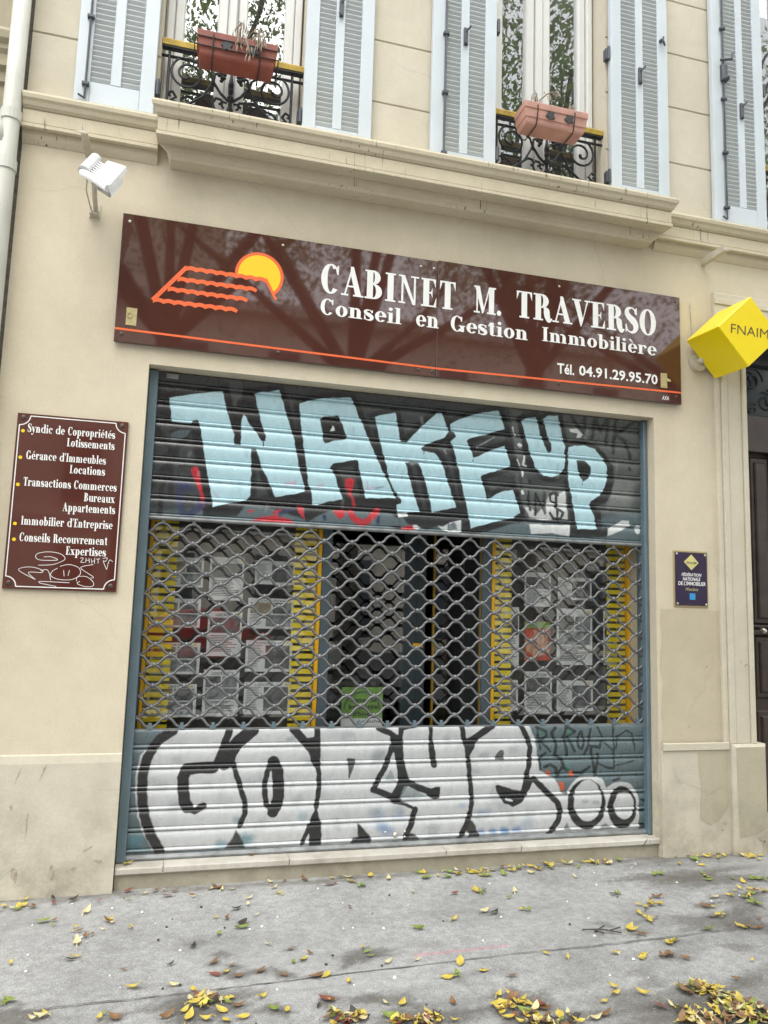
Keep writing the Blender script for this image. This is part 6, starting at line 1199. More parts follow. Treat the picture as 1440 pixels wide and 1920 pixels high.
# ------------------------------------------------------------------ notices hanging in the windows: things of their own
def notice(x0, x1, z0, z1, label, layout='a', y=.372, title='LOCATION', group='property notices in the shop windows', paper='paper'):
    t = thing('property_notice', label, 'notice', ((x0 + x1) / 2, y, z0), group)
    MB().box(x0, x1, y, y + .003, z0, z1).build('sheet', M[paper], t)
    w, h = x1 - x0, z1 - z0; yy = y - .0012
    def R2(a, b, c, d): return (x0 + a * w, x0 + b * w, z0 + c * h, z0 + d * h)
    if title:
        hd_ = MB(); sans_text(hd_, title, *R2(.22, .80, .89, .955), yy, .01); hd_.build('heading', M['ink'], t)
    tx = MB()
    def lines(a, b, c, d, n):
        for i in range(n):
            z = d - (d - c) * i / n
            p, q, r, s = R2(a, a + (b - a) * random.uniform(.6, 1), z - .010, z + .004); tx.quad((p, yy, r), (q, yy, r), (q, yy, s), (p, yy, s))
    ph = []
    if layout == 'a': ph = [(.06, .48, .62, .86, 1), (.52, .94, .62, .86, 2), (.06, .94, .36, .60, 2)]; lines(.08, .9, .06, .32, 9)
    elif layout == 'b': ph = [(.42, .94, .10, .84, 1)]; lines(.05, .38, .10, .84, 14)
    elif layout == 'c': ph = [(.06, .94, .52, .86, 1)]; lines(.08, .9, .08, .46, 10)
    elif layout == 'd': ph = [(.06, .50, .50, .86, 3), (.54, .94, .50, .86, 1), (.40, .94, .08, .46, 2)]; lines(.05, .36, .08, .46, 8)
    elif layout == 'e': ph = [(.08, .9, .30, .92, 2)]; lines(.1, .9, .06, .26, 5)
    for a, b, c, d, k in ph:
        p, q, r, s = R2(a, b, c, d); MB().quad((p, yy, r), (q, yy, r), (q, yy, s), (p, yy, s)).build('picture', M['photo%d' % k], t)
    if tx.f: tx.build('printing', M['ink'], t)
    lg = MB(); p, q, r, s = R2(.84, .93, .90, .965); lg.poly_xz([(p, (r + s) / 2), ((p + q) / 2, r), (q, (r + s) / 2), ((p + q) / 2, s)], yy); lg.build('logo', M['yel_film'], t)
    return t
LW, RW = 'in the left shop window', 'in the right shop window'
notice(-.124, .157, .831, 1.022, 'landscape property notice %s, bottom row next to the left yellow stripes' % LW, 'd')
notice(.193, .404, .834, 1.107, 'portrait notice headed LOCATION %s, bottom row centre' % LW, 'a')
notice(.436, .720, .844, 1.036, 'landscape notice headed LOCATION %s, bottom row beside the right yellow stripes' % LW, 'b')
notice(-.123, .164, 1.080, 1.265, 'landscape notice %s, second row from the bottom on its left side' % LW, 'd')
notice(.199, .403, 1.188, 1.456, 'portrait notice %s, centre column above the bottom one' % LW, 'c')
notice(.434, .719, 1.098, 1.287, 'landscape notice %s, second row from the bottom on its right side' % LW, 'b')
notice(-.119, .152, 1.355, 1.526, 'landscape notice %s, third row from the bottom on its left side' % LW, 'd', title=None)
notice(.193, .399, 1.524, 1.786, 'portrait notice %s, topmost of the centre column' % LW, 'c', title=None)
notice(.434, .716, 1.358, 1.544, 'landscape notice %s, third row from the bottom on its right side' % LW, 'd')
notice(.467, .713, 1.630, 1.776, 'small landscape notice %s, topmost of its right column' % LW, 'b', title=None)
notice(-.063, .156, 1.596, 1.774, 'small landscape notice %s, topmost of its left column' % LW, 'd', title=None)
notice(2.290, 2.490, .835, 1.112, 'portrait notice %s, bottom row under the red poster' % RW, 'c')
notice(2.528, 2.802, .850, 1.054, 'landscape notice %s, bottom row right of centre' % RW, 'b', title=None)
notice(2.527, 2.798, 1.158, 1.540, 'tall pale notice %s beside the red poster' % RW, 'a', title=None)
notice(2.285, 2.480, 1.547, 1.778, 'portrait notice %s, top row above the red poster' % RW, 'c', title=None)
notice(2.536, 2.795, 1.600, 1.754, 'landscape notice %s, top row right of centre' % RW, 'b', title=None)
notice(2.120, 2.246, 1.149, 1.538, 'tall narrow notice %s partly behind its left yellow stripes' % RW, 'c', title=None)
notice(2.110, 2.242, .857, 1.056, 'small notice %s low behind its left yellow stripes' % RW, 'e', title=None)
notice(2.886, 2.990, 1.160, 1.533, 'tall notice %s behind its right yellow stripes' % RW, 'c', title=None)
t = thing('poster', 'red and orange poster with a green heading in the right shop window', 'poster', (2.38, .372, 1.186))
MB().box(2.286, 2.479, .372, .375, 1.186, 1.446).build('sheet', M['red_print'], t)
MB().quad((2.288, .3705, 1.40), (2.477, .3705, 1.40), (2.477, .3705, 1.444), (2.288, .3705, 1.444)).build('heading_band', M['green_print'], t)
pm = MB()
for i in range(7): pm.poly_xz([(2.383 + .05 * math.cos(a) * (1 + .3 * (k % 2)) + random.uniform(-.05, .05), 1.29 + .05 * math.sin(a) + random.uniform(-.06, .06)) for k, a in enumerate(np.linspace(0, 6.28, 9)[:-1])], .3705 - .0004 * i)
pm.build('printed_shapes', simple('poster_shapes', (.62, .36, .24), .5, var=.6, scale=30), t)
t = thing('poster', 'green event poster with round lettering propped low in the entrance', 'poster', (1.2, .56, .74))
MB().box(1.085, 1.365, .575, .579, .70, .985).build('sheet', M['green_print'], t)
pr = MB(); pr.poly_xz(ring(1.225, .845, .125, .115, .012, .012, 0, 180), .5735); pr.build('arc_border', simple('poster_arc', (.10, .18, .12), .5), t)
pt = MB()
for s_, a, b, z in (('ournée de', 1.15, 1.32, .900), ('brocante', 1.135, 1.335, .858), ("d'hiver", 1.165, 1.305, .812)): sans_text(pt, s_, a, b, z - .013, z + .018, .5733, .02)
sans_text(pt, 'dimanche', 1.19, 1.35, .757, .777, .5733, .01)
pt.build('printing', M['ink'], t)
MB().quad((1.087, .5738, .702), (1.363, .5738, .702), (1.363, .5738, .785), (1.087, .5738, .785)).build('white_band', M['paper'], t)
t = thing('desk', 'dim pale desk standing inside the dark office behind the entrance glass', 'desk', (1.15, 1.5, .1))
MB().bbox(.96, 1.48, 1.2, 1.7, .92, .96, .006).build('desk_top', M['photo2'], t)
MB().box(.98, 1.44, 1.25, 1.28, .10, .92).build('modesty_panel', M['photo1'], t)
t = thing('monitor', 'pale computer monitor standing on the office desk behind the glass', 'monitor', (1.10, 1.4, .96))
MB().bbox(.97, 1.25, 1.38, 1.42, 1.04, 1.24, .006).build('screen', M['paper'], t); MB().box(1.08, 1.14, 1.40, 1.42, .96, 1.04).build('stand', M['photo2'], t)

# ================================================================== ROLLER SHUTTER
rs = thing('roller_shutter', 'graffiti covered roller shutter with blue grey guides and wavy grille', 'roller shutter', (1.41, .12, .113))
YS = .118; X0, X1 = -.172, 3.020
for a, b in ((OP[0] + .002, X0), (X1, OP[1] - .004)):
    g = MB(); g.bbox(a, b, .070, .100, .115, 2.83, .005); g.bbox(a, b, .134, .17, .115, 2.83, .003); g.box(a, a + .006 if a < 0 else a + .004, .1, .134, .115, 2.83); 
    if a > 0: g.box(b - .006, b, .1, .134, .115, 2.83)
    g.build('guide_rail', M['rail_paint'], rs)
def lath_profile(z0, z1, seams, pitch=.11):
    prof = []
    knots = [(.0, .006), (.0026, .007), (.0034, .001), (.0050, -.0045), (.0085, -.0085), (.0125, -.0098), (.0165, -.0085), (.0200, -.0045), (.0216, .001), (.0224, .007), (.0250, .006), (.0262, .002), (.030, .001), (.040, -.0020), (.052, -.0048), (.064, -.0070), (.076, -.0083), (.088, -.0082), (.098, -.0056), (.1045, -.0016), (.1085, .001), (.1096, .005)]
    unit = []
    for (a, ya), (b, yb_) in zip(knots[:-1], knots[1:]):
        n = max(1, int((b - a) / .0033)); unit += [(a + (b - a) * i / n, ya + (yb_ - ya) * i / n) for i in range(n)]
    unit.append(knots[-1])
    for s in seams:
        for dz, dy in unit:
            z = s + dz
            if z0 - 1e-6 <= z <= z1 + 1e-6: prof.append((YS + dy, z))
    return prof
XS = np.arange(X0, X1 + .001, .0034)
up = lath_profile(1.985, 2.838, [1.873 + .1107 * k for k in range(0, 9)], .1107)
grid_mesh('upper_curtain', XS, up, M['lath'], rs, GRAFFITI_UPPER, YS)
lo = lath_profile(.146, .800, [.147 + .11 * k for k in range(0, 6)], .11)
lo = [(YS + .0, .132), (YS + .002, .140)] + lo + [(YS + .004, .801)]
grid_mesh('lower_curtain', XS, lo, M['lath'], rs, GRAFFITI_LOWER, YS)
hd = MB(); hd.box(OP[0] + .004, OP[1] - .004, .135, .33, 2.70, 2.838); hd.bbox(-.13, -.06, .090, .118, 2.795, 2.825, .004); hd.build('shutter_box', M['steel'], rs)
ed = MB(); ed.tube([(X0, YS - .004, 1.980), (X1, YS - .004, 1.980)], .0115, 10); ed.box(X0, X1, YS, YS + .012, 1.968, 1.985); ed.build('curtain_edge', M['steel'], rs)
e2 = MB(); e2.box(X0, X1, YS - .004, YS + .014, .797, .805); e2.build('curtain_edge', M['steel'], rs)
bb = MB(); p = [(YS - .022, .115), (YS - .024, .120), (YS - .024, .126), (YS - .006, .140), (YS + .012, .140), (YS + .012, .115)]; bb.extrude_x(p, X0, X1); bb.build('bottom_bar', M['steel'], rs)
lk = MB(); lk.dome((1.338, YS - .004, .180), .0155, .016, n=14)
lk.build('lock_button', M['screw_bright'], rs)
for x, z in ((1.278, .196), (1.278, .165), (1.398, .196), (1.398, .165)): MB().dome((x, YS - .003, z), .007, .006, n=8).build('rivet', M['screw_bright'], rs)
# wavy bars
gr = MB(); PER = .1706; C0 = -.092; AMP = .0262; NB = 20; Z0 = .838; DZ = .0572
def wave(u): # rounded trapezoid, trough at u=0
    c = -math.cos(2 * math.pi * u); return math.copysign(abs(c) ** .75, c)
for k in range(NB):
    ph = .5 * (k % 2); path = []; jz, jx = random.uniform(-.0016, .0016), random.uniform(-.003, .003); dents = [(random.uniform(X0, X1), random.uniform(-.005, .004)) for _ in range(3)]
    x = X0 - .005
    while x <= X1 + .006:
        path.append((x, YS + .002 + .002 * math.sin(x * 3 + k), Z0 + DZ * k + jz + sum(q * math.exp(-((x - c) / .08) ** 2) for c, q in dents) + AMP * wave((x - C0 + jx) / PER + ph))); x += PER / 20
    gr.tube(path, .0078, 8)
for k in range(NB + 1):
    ph = .5 * (k % 2); n = 0
    x = C0 + ph * PER
    while x > X0: x -= PER
    x += PER
    while x < X1 - .01:
        z = Z0 + DZ * k - DZ / 2
        if 0 < k < NB: gr.box(x - .0095, x + .0095, YS - .0095, YS + .0125, z - .0135, z + .0135)
        x += PER
gr.build('wavy_grille', M['grille'], rs, smooth=True)
x = C0
while x < X1 - .02:
    MB().prism_xz([(x - .019, .801), (x + .019, .801), (x + .019, .808), (x + .010, .815), (x + .009, .836), (x - .009, .836), (x - .010, .815), (x - .019, .808)], YS - .008, YS + .010).build('grille_foot', M['rail_paint'], rs)
    x += PER
x = C0
while x < X1 - .02:
    MB().box(x - .010, x + .010, YS - .007, YS + .010, 1.946, 1.974).build('grille_hanger', M['grille'], rs); x += PER

# sill slab under it
sl = MB()
cuts = [OP[0] + .004, .026, .70, 1.62, 2.10, 2.98, OP[1] + .006]
for a, b in zip(cuts[:-1], cuts[1:]): sl.bbox(a + .0012, b - .0012, -.004 + random.uniform(-.002, .002), .36, .076, .1125 + random.uniform(-.0015, .0005), .006)
ss = sl.build('stone_sill', M['sill'], bld)
MB().box(OP[0] + .006, OP[1] - .002, .020, .34, -.1, .075).build('sill_base', M['sillbase'], bld)
ck = MB(); ck.poly_xz([(2.955, .112), (2.962, .112), (2.945, .09), (2.925, .066), (2.918, .066), (2.938, .092)], -.0068); ck.build('sill_crack', M['gap'], bld)

# ================================================================== MAIN SIGN
sg = thing('shop_sign', 'long glossy brown shop sign with orange sun and roof emblem over the roller shutter', 'shop sign', (1.42, -.02, 2.94))
YP = -.034
MB().bbox(-.420, 1.4775, YP, -.012, 2.941, 3.698, .002).build('sign_panel', M['brown'], sg); MB().bbox(1.4795, 3.2485, YP, -.012, 2.943, 3.705, .002).build('sign_panel', M['brown'], sg)
bt = MB(); bt.box(-.35, 3.2, -.012, -.001, 3.0, 3.03); bt.box(-.35, 3.2, -.012, -.001, 3.6, 3.63); bt.build('batten', M['screw'], sg)
ST = SIGN
for w_ in ('CABINET', 'M.', 'TRAVERSO'):
    t1 = MB(); serif_text(t1, w_, *ST[w_], YP - .0006, .235, .058, .02 if w_ == 'CABINET' else 0); t1.build('title_word', M['letter'], sg)
for w_ in ('Conseil', 'en', 'Gestion', 'Immobilière'):
    t2 = MB(); serif_text(t2, w_, *ST[w_], YP - .0006, .21, .06, .0); t2.build('subtitle_word', M['letter'], sg)
for s_, k_ in (('Tél.', 'tel'), ('04.91.29.95.70', 'num')):
    t3 = MB(); sans_text(t3, s_, *ST[k_], YP - .0008, .022); t3.build('phone_lettering', M['letter'], sg)
t4 = MB(); sans_text(t4, 'AXA', *ST['axa'], YP - .0008, .012, .15); t4.build('maker_mark', M['letter'], sg)
ln = MB(); ln.poly_xz([(-.4195, ST['line'][0]), (1.4775, ST['line'][1]), (1.4775, ST['line'][1] + .0125), (-.4195, ST['line'][0] + .0125)], YP - .0008); ln.poly_xz([(1.4795, ST['line'][1]), (3.248, ST['line'][2]), (3.248, ST['line'][2] + .0125), (1.4795, ST['line'][1] + .0125)], YP - .0008)
ln.build('orange_line', M['orange'], sg)
sun_ = MB(); S_ = ST['sun']; (scx, scz, sr) = S_
def sunpoly(r): 
    q = [(scx + r * math.cos(a), scz + r * math.sin(a)) for a in np.linspace(math.radians(ST['sun_a'][0]), math.radians(ST['sun_a'][1]), 40)]
    return q
sun_.poly_xz(sunpoly(sr) + ST['sun_cut'], YP - .0006); sun_.build('sun_rim', M['orange'], sg)
sy = MB(); sy.poly_xz(sunpoly(sr * .87) + ST['sun_cut'], YP - .0009); sy.build('sun_disc', M['yellow'], sg)
rf = MB()
for i, (xa, za, xb, zb) in enumerate(ST['tiles']):
    n = max(6, int(math.hypot(xb - xa, zb - za) / .0545)); top, bot = [], []
    for k in range(n):
        for j in range(5):
            t_ = (k + j / 5) / n; s_ = math.sin(math.pi * j / 5)
            X_, Z_ = xa + (xb - xa) * t_, za + (zb - za) * t_
            top.append((X_, Z_ + .011 + .006 * s_)); bot.append((X_, Z_ - .017 + .010 * s_))
    top.append((xb + .012, zb + .002)); bot.append((xb + .004, zb - .016))
    rf.poly_xz(top + bot[::-1], YP - .0012 - .0002 * i)
for i, (pa, pb_, wd) in enumerate(ST['roof_edges']):
    rf.poly_xz(ribbon([pa, ((pa[0] + pb_[0]) / 2, (pa[1] + pb_[1]) / 2), pb_], [wd] * 3, 2), YP - .0022 - .0002 * i)
rf.build('roof_emblem', M['orange'], sg)
for (x, z, br) in ST['screws']: MB().dome((x, YP, z), .0085 if br else .0115, .005).build('screw', M['screw_bright' if br else 'screw'], sg)
for i, (x0, x1, z0, z1) in enumerate(ST['tags']):
    b = MB(); b.bbox(x0, x1, YP - .004, YP, z0, z1, .001)
    if i == 0: b.tube([(x0 + .02 + .013 * math.cos(a), YP - .006, z1 - .045 + .016 * math.sin(a)) for a in np.linspace(0, 6.28, 13)], .003, 6)
    else: b.add([(x1, YP - .003, z1 - .03), (x1 + .022, YP - .012, z1 - .045), (x1 + .020, YP - .012, z1 - .06), (x1, YP - .003, z0 + .05)], [(0, 1, 2, 3)])
    b.build('brass_plate', M['brass'], sg)

# ================================================================== BROWN SERVICES PLAQUE
pq = thing('wall_plaque', 'brown plaque with white list of services and scratched doodles on left wall', 'plaque', (-.59, -.01, 1.55))
px0, px1, pz0, pz1, yq = -.877, -.311, 1.549, 2.490, -.016
MB().bbox(px0, px1, yq, -.001, pz0, pz1, .002).build('plaque_panel', M['brown2'], pq)
uv = lambda u, v: (px0 + u * (px1 - px0), pz0 + (1 - v) * (pz1 - pz0))
bd = MB(); loop = []
R0 = .085; asp = (px1 - px0) / (pz1 - pz0)
def corner(cx, cz, a0, a1): return [(cx + .052 * math.cos(a), cz + .052 * math.sin(a)) for a in np.linspace(math.radians(a0), math.radians(a1), 8)]
x0, x1, z0, z1 = px0 + .013, px1 - .013, pz0 + .013, pz1 - .013
loop = corner(x0, z0, 90, 0) + corner(x1, z0, 180, 90) + corner(x1, z1, 270, 180) + corner(x0, z1, 360, 270)
for i in range(len(loop)):
    a, b = loop[i], loop[(i + 1) % len(loop)]
    bd.poly_xz(ribbon([a, ((a[0] + b[0]) / 2, (a[1] + b[1]) / 2), b], [.0052] * 3, 1), yq - .0006 - .00005 * (i % 2))
bd.build('border_line', M['letter'], pq)
for txt, u0, u1, v, H in PLAQUE_LINES:
    (a, zb_), (b, _) = uv(u0, v), uv(u1, v)
    lt = MB(); serif_text(lt, txt, a, b, zb_, H, yq - .0006, .21, .05, .0, word=.46); lt.build('lettering_line', M['letter'], pq)
for u, v in PLAQUE_DOTS: a, b = uv(u, v); MB().poly_xz(circ(a, b, .0095, 14), yq - .0008).build('bullet_dot', M['yellow'], pq)
scr = MB()
for i, q in enumerate(PLAQUE_SCRATCH): scr.poly_xz(ribbon([uv(*p) for p in q], [.0026] * len(q), 6), yq - .0004 - .00005 * i)
scr.build('scratched_tag', M['letter'], pq)
for x, z in ((px0 + .030, pz0 + .030), (px1 - .030, pz0 + .030), (px0 + .030, pz1 - .024), (px1 - .030, pz1 - .024)): MB().dome((x, yq, z), .014, .006).build('screw', M['screw'], pq)

# ================================================================== SMALL PURPLE PLAQUE
pl = thing('wall_plaque', 'small dark purple plaque with yellow diamond on the wall right of the shutter', 'plaque', (3.315, -.01, 1.573))
MB().bbox(3.183, 3.4475, -.008, -.0005, 1.572, 1.946, .002).build('backing', M['gold'], pl)
MB().bbox(3.192, 3.438, -.012, -.008, 1.583, 1.936, .001).build('plaque_panel', M['purple'], pl)
d = MB(); d.poly_xz([(3.258, 1.872), (3.316, 1.818), (3.373, 1.868), (3.317, 1.924)], -.0128); d.build('diamond', M['pale_yellow'], pl)
tx = MB(); sans_text(tx, 'FNAIM', 3.278, 3.356, 1.858, 1.876, -.0134, .01, .2); tx.build('diamond_lettering', M['ink'], pl)
for s_, a, b, z, hh in (('FÉDÉRATION', 3.240, 3.392, 1.777, .026), ('NATIONALE', 3.248, 3.384, 1.747, .024), ("DE L'IMMOBILIER", 3.212, 3.424, 1.716, .026)):
    tx = MB(); sans_text(tx, s_, a, b, z, z + hh, -.0128, .016, .15); tx.build('lettering_line', M['letter'], pl)
tx = MB(); sans_text(tx, 'Membre', 3.268, 3.364, 1.680, 1.702, -.0128, .01, .2); tx.build('script_lettering', M['brass'], pl)
tx = MB(); tx.poly_xz(rect(3.298, 1.622, 3.342, 1.664), -.0128); tx.build('blue_square', M['cyan'], pl)
for x, z in ((3.205, 1.925), (3.425, 1.922), (3.206, 1.594), (3.427, 1.592)): MB().dome((x, -.012, z), .008, .005).build('screw', M['screw_bright'], pl)

# ================================================================== YELLOW CUBE SIGN
cb = thing('cube_sign', 'bright yellow cube sign balanced on its corner beside the doorway', 'sign', (3.37, 0, 3.25))
O_ = Vector(CUBE_ORIGIN); ax = [Vector(a) for a in CUBE_AXES]; SZ = .335
def cube_mesh(mb, o, ax, s, b):
    # slightly rounded cube: every face inset by b, edges and corners bridged
    idx = {}
    def key(i, j, k, f):
        c = []
        for n, q in enumerate((i, j, k)): c.append((q * s) if n == f else (b if q == 0 else s - b))
        return o + ax[0] * c[0] + ax[1] * c[1] + ax[2] * c[2]
    vs = []; 
    for f in range(3):
        for i in (0, 1):
            for j in (0, 1):
                for k in (0, 1): idx[(i, j, k, f)] = len(vs); vs.append(key(i, j, k, f))
    fs = []
    for f in range(3):
        a, c = [q for q in range(3) if q != f]
        for q in (0, 1):
            ring_ = []
            for u, v in ((0, 0), (1, 0), (1, 1), (0, 1)):
                t_ = [0, 0, 0]; t_[f] = q; t_[a] = u; t_[c] = v; ring_.append(idx[(*t_, f)])
            fs.append(tuple(ring_))
    for e in range(3):
        a, c = [q for q in range(3) if q != e]
        for u in (0, 1):
            for v in (0, 1):
                t0 = [0, 0, 0]; t0[a] = u; t0[c] = v; t1 = list(t0); t1[e] = 1
                fs.append((idx[(*t0, a)], idx[(*t1, a)], idx[(*t1, c)], idx[(*t0, c)]))
    for i in (0, 1):
        for j in (0, 1):
            for k in (0, 1): fs.append((idx[(i, j, k, 0)], idx[(i, j, k, 1)], idx[(i, j, k, 2)]))
    mb.add(vs, fs)
m_ = MB(); cube_mesh(m_, O_, ax, SZ, .004); cbo = m_.build('cube', M['cube_yellow'], cb)
# recalculated outward normals are not needed for an opaque diffuse skin
v, f = sans_mesh('FNAIM', -.004)
a0, a1 = min(p[0] for p in v), max(p[0] for p in v); b0, b1 = min(p[1] for p in v), max(p[1] for p in v)
# right-hand face is spanned by ax[1], ax[2]; its diagonal runs level
dg = (ax[1] + ax[2]).normalized(); dv = (ax[1] - ax[2]).normalized(); nr = -ax[0]
cc = O_ + (ax[1] + ax[2]) * SZ / 2 + nr * .0012
lw, lh = .285, .062
tm = MB(); tm.add([cc + dg * ((p[0] - a0) / (a1 - a0) - .5) * lw + dv * ((p[1] - b0) / (b1 - b0) - .5) * lh for p in v], f); tm.build('lettering', M['cube_ink'], cb)
nf = ax[1]
bk = MB(); cen = O_ + (ax[0] + ax[1] + ax[2]) * SZ / 2
bk.tube([(3.40, -.001, 3.262), (3.40, -.032, 3.262)], .064, 20); bk.tube([(3.40, -.03, 3.262), tuple(cen)], .022, 10); bk.build('wall_bracket', M['bracket'], cb)
cbl = MB(); cbl.tube([(3.358, -.006, 3.69), (3.352, -.008, 3.66), (3.362, -.006, 3.55), (3.370, -.006, 3.32)], .0045, 6); cbl.build('cable', M['bracket'], cb)

# ================================================================== FLOODLIGHT AND OLD BRACKETS
fd = thing('floodlight', 'white box floodlight on a wall arm above the left end of the brown sign', 'floodlight', (-.575, 0, 3.69))
bp_ = MB(); bp_.bbox(-.605, -.545, -.008, 0, 3.655, 3.735, .002); bp_.box(-.60, -.55, -.05, -.008, 3.66, 3.668); bp_.build('wall_plate', M['bracket'], fd)
am = MB(); am.tube([(-.572, -.006, 3.700), (-.560, -.18, 3.694), (-.548, -.33, 3.690)], .0135, 10); am.build('arm', M['bracket'], fd)
fo = Vector((-.622, -.283, 3.772)); fu = Vector((-.462, -.500, 3.588)) - fo; fv = Vector((-.583, -.176, 3.924)) - fo
fn = fu.cross(fv).normalized()
if fn.y > 0: fn = -fn
def slab(mb, u0, u1, v0, v1, n0, n1, tp=0):
    P = []
    for n_, k in ((n0, 0), (n1, tp)):
        for u, v_ in ((u0 + k, v0 + k), (u1 - k, v0 + k), (u1 - k, v1 - k), (u0 + k, v1 - k)): P.append(fo + fu * u + fv * v_ + fn * n_)
    mb.add(P, [(0, 1, 2, 3), (7, 6, 5, 4), (0, 4, 5, 1), (1, 5, 6, 2), (2, 6, 7, 3), (3, 7, 4, 0)])
def plate(mb, q, n0, n1):
    P = [fo + fu * u + fv * v_ + fn * n_ for n_ in (n0, n1) for u, v_ in q]
    mb.add(P, [(3, 2, 1, 0), (4, 5, 6, 7), (0, 1, 5, 4), (1, 2, 6, 5), (2, 3, 7, 6), (3, 0, 4, 7)])
h_ = MB(); plate(h_, [(.47, .08), (1.03, .06), (1.09, 1.42), (.50, 1.20)], -.022, .003); plate(h_, [(.49, .12), (1.01, .10), (1.065, 1.36), (.52, 1.15)], .003, .008); slab(h_, .06, 1.0, .06, 1.06, -.060, -.020, -.0)
h_.tube([tuple(fo + fu * .0 + fv * .02 - fn * .012), tuple(fo + fu * .5 + fv * .02 - fn * .004), tuple(fo + fu * 1.0 + fv * .05 - fn * .012)], .021, 12)
h_.build('housing', M['lamp_white'], fd)
h_ = MB()
h_.tube([tuple(fo + fu * .06 + fv * .06 - fn * .004), tuple(fo + fu * .10 + fv * .98 - fn * .004)], .033, 16); h_.build('terminal_box', simple('lamp_shell', (.60, .60, .61), .5, var=.12, scale=20), fd)
for k in range(7):
    h_ = MB(); slab(h_, .22, .50, .17 + k * .125, .215 + k * .125, -.022, -.004); h_.build('cooling_fin', M['lamp_white'], fd)
h_ = MB(); slab(h_, .17, .47, .12, 1.04, -.0205, -.0165); h_.build('fin_bed', M['lamp_grey'], fd)
h_ = MB(); slab(h_, .40, .98, -.05, .02, -.052, -.026); h_.build('grimy_edge', M['lamp_grey'], fd)
h_ = MB(); h_.tube([tuple(fo + fu * .10 + fv * .1 - fn * .03), (-.60, -.22, 3.70), (-.588, -.12, 3.665), (-.585, -.03, 3.672), (-.588, -.012, 3.69)], .0042, 6); h_.build('cable', M['bracket'], fd)
br = thing('wall_bracket', 'short empty steel bracket under the string course above the floodlight', 'bracket', (-.632, 0, 4.04))
b_ = MB(); b_.box(-.650, -.643, -.25, 0, 4.012, 4.056); b_.box(-.643, -.612, -.25, 0, 4.012, 4.019); b_.box(-.668, -.612, -.256, -.25, 4.004, 4.019); b_.box(-.655, -.605, -.006, -.001, 3.985, 4.03); b_.build('angle_arm', M['bracket'], br)
br = thing('wall_bracket', 'short empty steel bracket under the string course right of the brown sign', 'bracket', (3.462, 0, 4.02))
b_ = MB(); b_.box(3.450, 3.457, -.25, 0, 3.985, 4.030); b_.box(3.457, 3.485, -.25, 0, 3.985, 3.992); b_.dome((3.449, -.22, 4.008), .006, .004, (-1, 0, 0)); b_.build('angle_arm', M['bracket'], br)

# ================================================================== FLOWER BOXES
def flower_box(x0, x1, label, matk, seed, ornaments):
    random.seed(seed)
    t = thing('flower_box', label, 'flower box', ((x0 + x1) / 2, -.11, 4.57))
    yb, yf, zt, zb = -.025, -.19, 4.815, 4.672
    b = MB()
    tp = .026
    def loop(i, z): return [(x0 + i, yb - i * .5, z), (x1 - i, yb - i * .5, z), (x1 - i, yf + i, z), (x0 + i, yf + i, z)]
    L_ = [loop(tp, zb), loop(tp - .006, zb + .012), loop(.016, zb + .040), loop(.011, zb + .043), loop(.007, zt - .046), loop(.001, zt - .041), loop(0, zt - .004), loop(.002, zt), loop(.010, zt), loop(.014, zt - .03)]
    vs = sum(L_, []); fs = [(3, 2, 1, 0)]
    for k in range(len(L_) - 1):
        for j in range(4): fs.append((k * 4 + j, k * 4 + (j + 1) % 4, k * 4 + 4 + (j + 1) % 4, k * 4 + 4 + j))
    fs.append(tuple((len(L_) - 1) * 4 + j for j in range(4)))
    b.add(vs, fs); b.build('box', M[matk], t)
    MB().quad((x0 + .01, yf + .01, zt - .02), (x1 - .01, yf + .01, zt - .02), (x1 - .01, yb - .01, zt - .02), (x0 + .01, yb - .01, zt - .02)).build('soil', M['leaf_d'], t)
    hl = MB(); w = x1 - x0
    for u in (.20, .78):
        X_ = x0 + u * w; hl.tube([(X_, .055, 4.875), (X_, -.02, 4.87), (X_, yf - .006, 4.79), (X_, yf + .006, 4.72), (X_, yf + .020, 4.68), (X_, yf + .03, 4.664), (X_, .0, 4.664), (X_, .03, 4.69)], .0042, 6)
    if matk == 'terracotta':
        for z, e in ((4.775, .004), (4.722, .010)): hl.tube([(x0 - .012, .03, z), (x0 - .012, yf - .002 + e, z), (x1 + .012, yf - .002 + e, z), (x1 + .012, .03, z)], .0036, 6)
    hl.build('wire_holder', M['wire'], t)
    for u, z, a in ornaments:
        o = MB(); X_ = x0 + u * w; P = []
        for k in range(30):
            th = 2 * math.pi * k / 30; r = .036 * (.80 + .22 * math.cos(5 * th) + .08 * math.cos(th)); P.append((X_ + r * math.cos(th + a) * .98, z + r * math.sin(th + a)))
        o.prism_xz(P, yf + .002, yf + .006); o.build('leaf_ornament', M['leaf_ornament'], t)
    return t
def dead_plant(label, parts, seed, n=7):
    random.seed(seed); t = thing('dead_plant', label, 'dead plant', parts[0][0]); mb = MB()
    for path in parts: mb.tube(path, [.0045] * (len(path) - 1) + [.002], 5)
    mb.build('stem', M['dry'], t); lf = MB()
    for path in parts:
        for k in range(n):
            i = random.randint(max(0, len(path) - 3), len(path) - 1); b = Vector(path[i]) + Vector((random.uniform(-.022, .022), random.uniform(-.015, .015), random.uniform(-.01, .02)))
            d_ = Vector((random.uniform(-.012, .012), random.uniform(-.012, .005), -random.uniform(.025, .07))); s_ = Vector((random.uniform(.002, .0055), random.uniform(-.004, .004), 0))
            m1 = b + d_ * .5; lf.add([b, m1 - s_, b + d_, m1 + s_], [(0, 1, 2, 3)])
    lf.build('withered_leaves', M['dry'], t)
flower_box(-.078, .390, 'dark terracotta flower box in a wire holder at the left window', 'terracotta', 3, [(.36, 4.745, .4), (.70, 4.745, 2.2)])
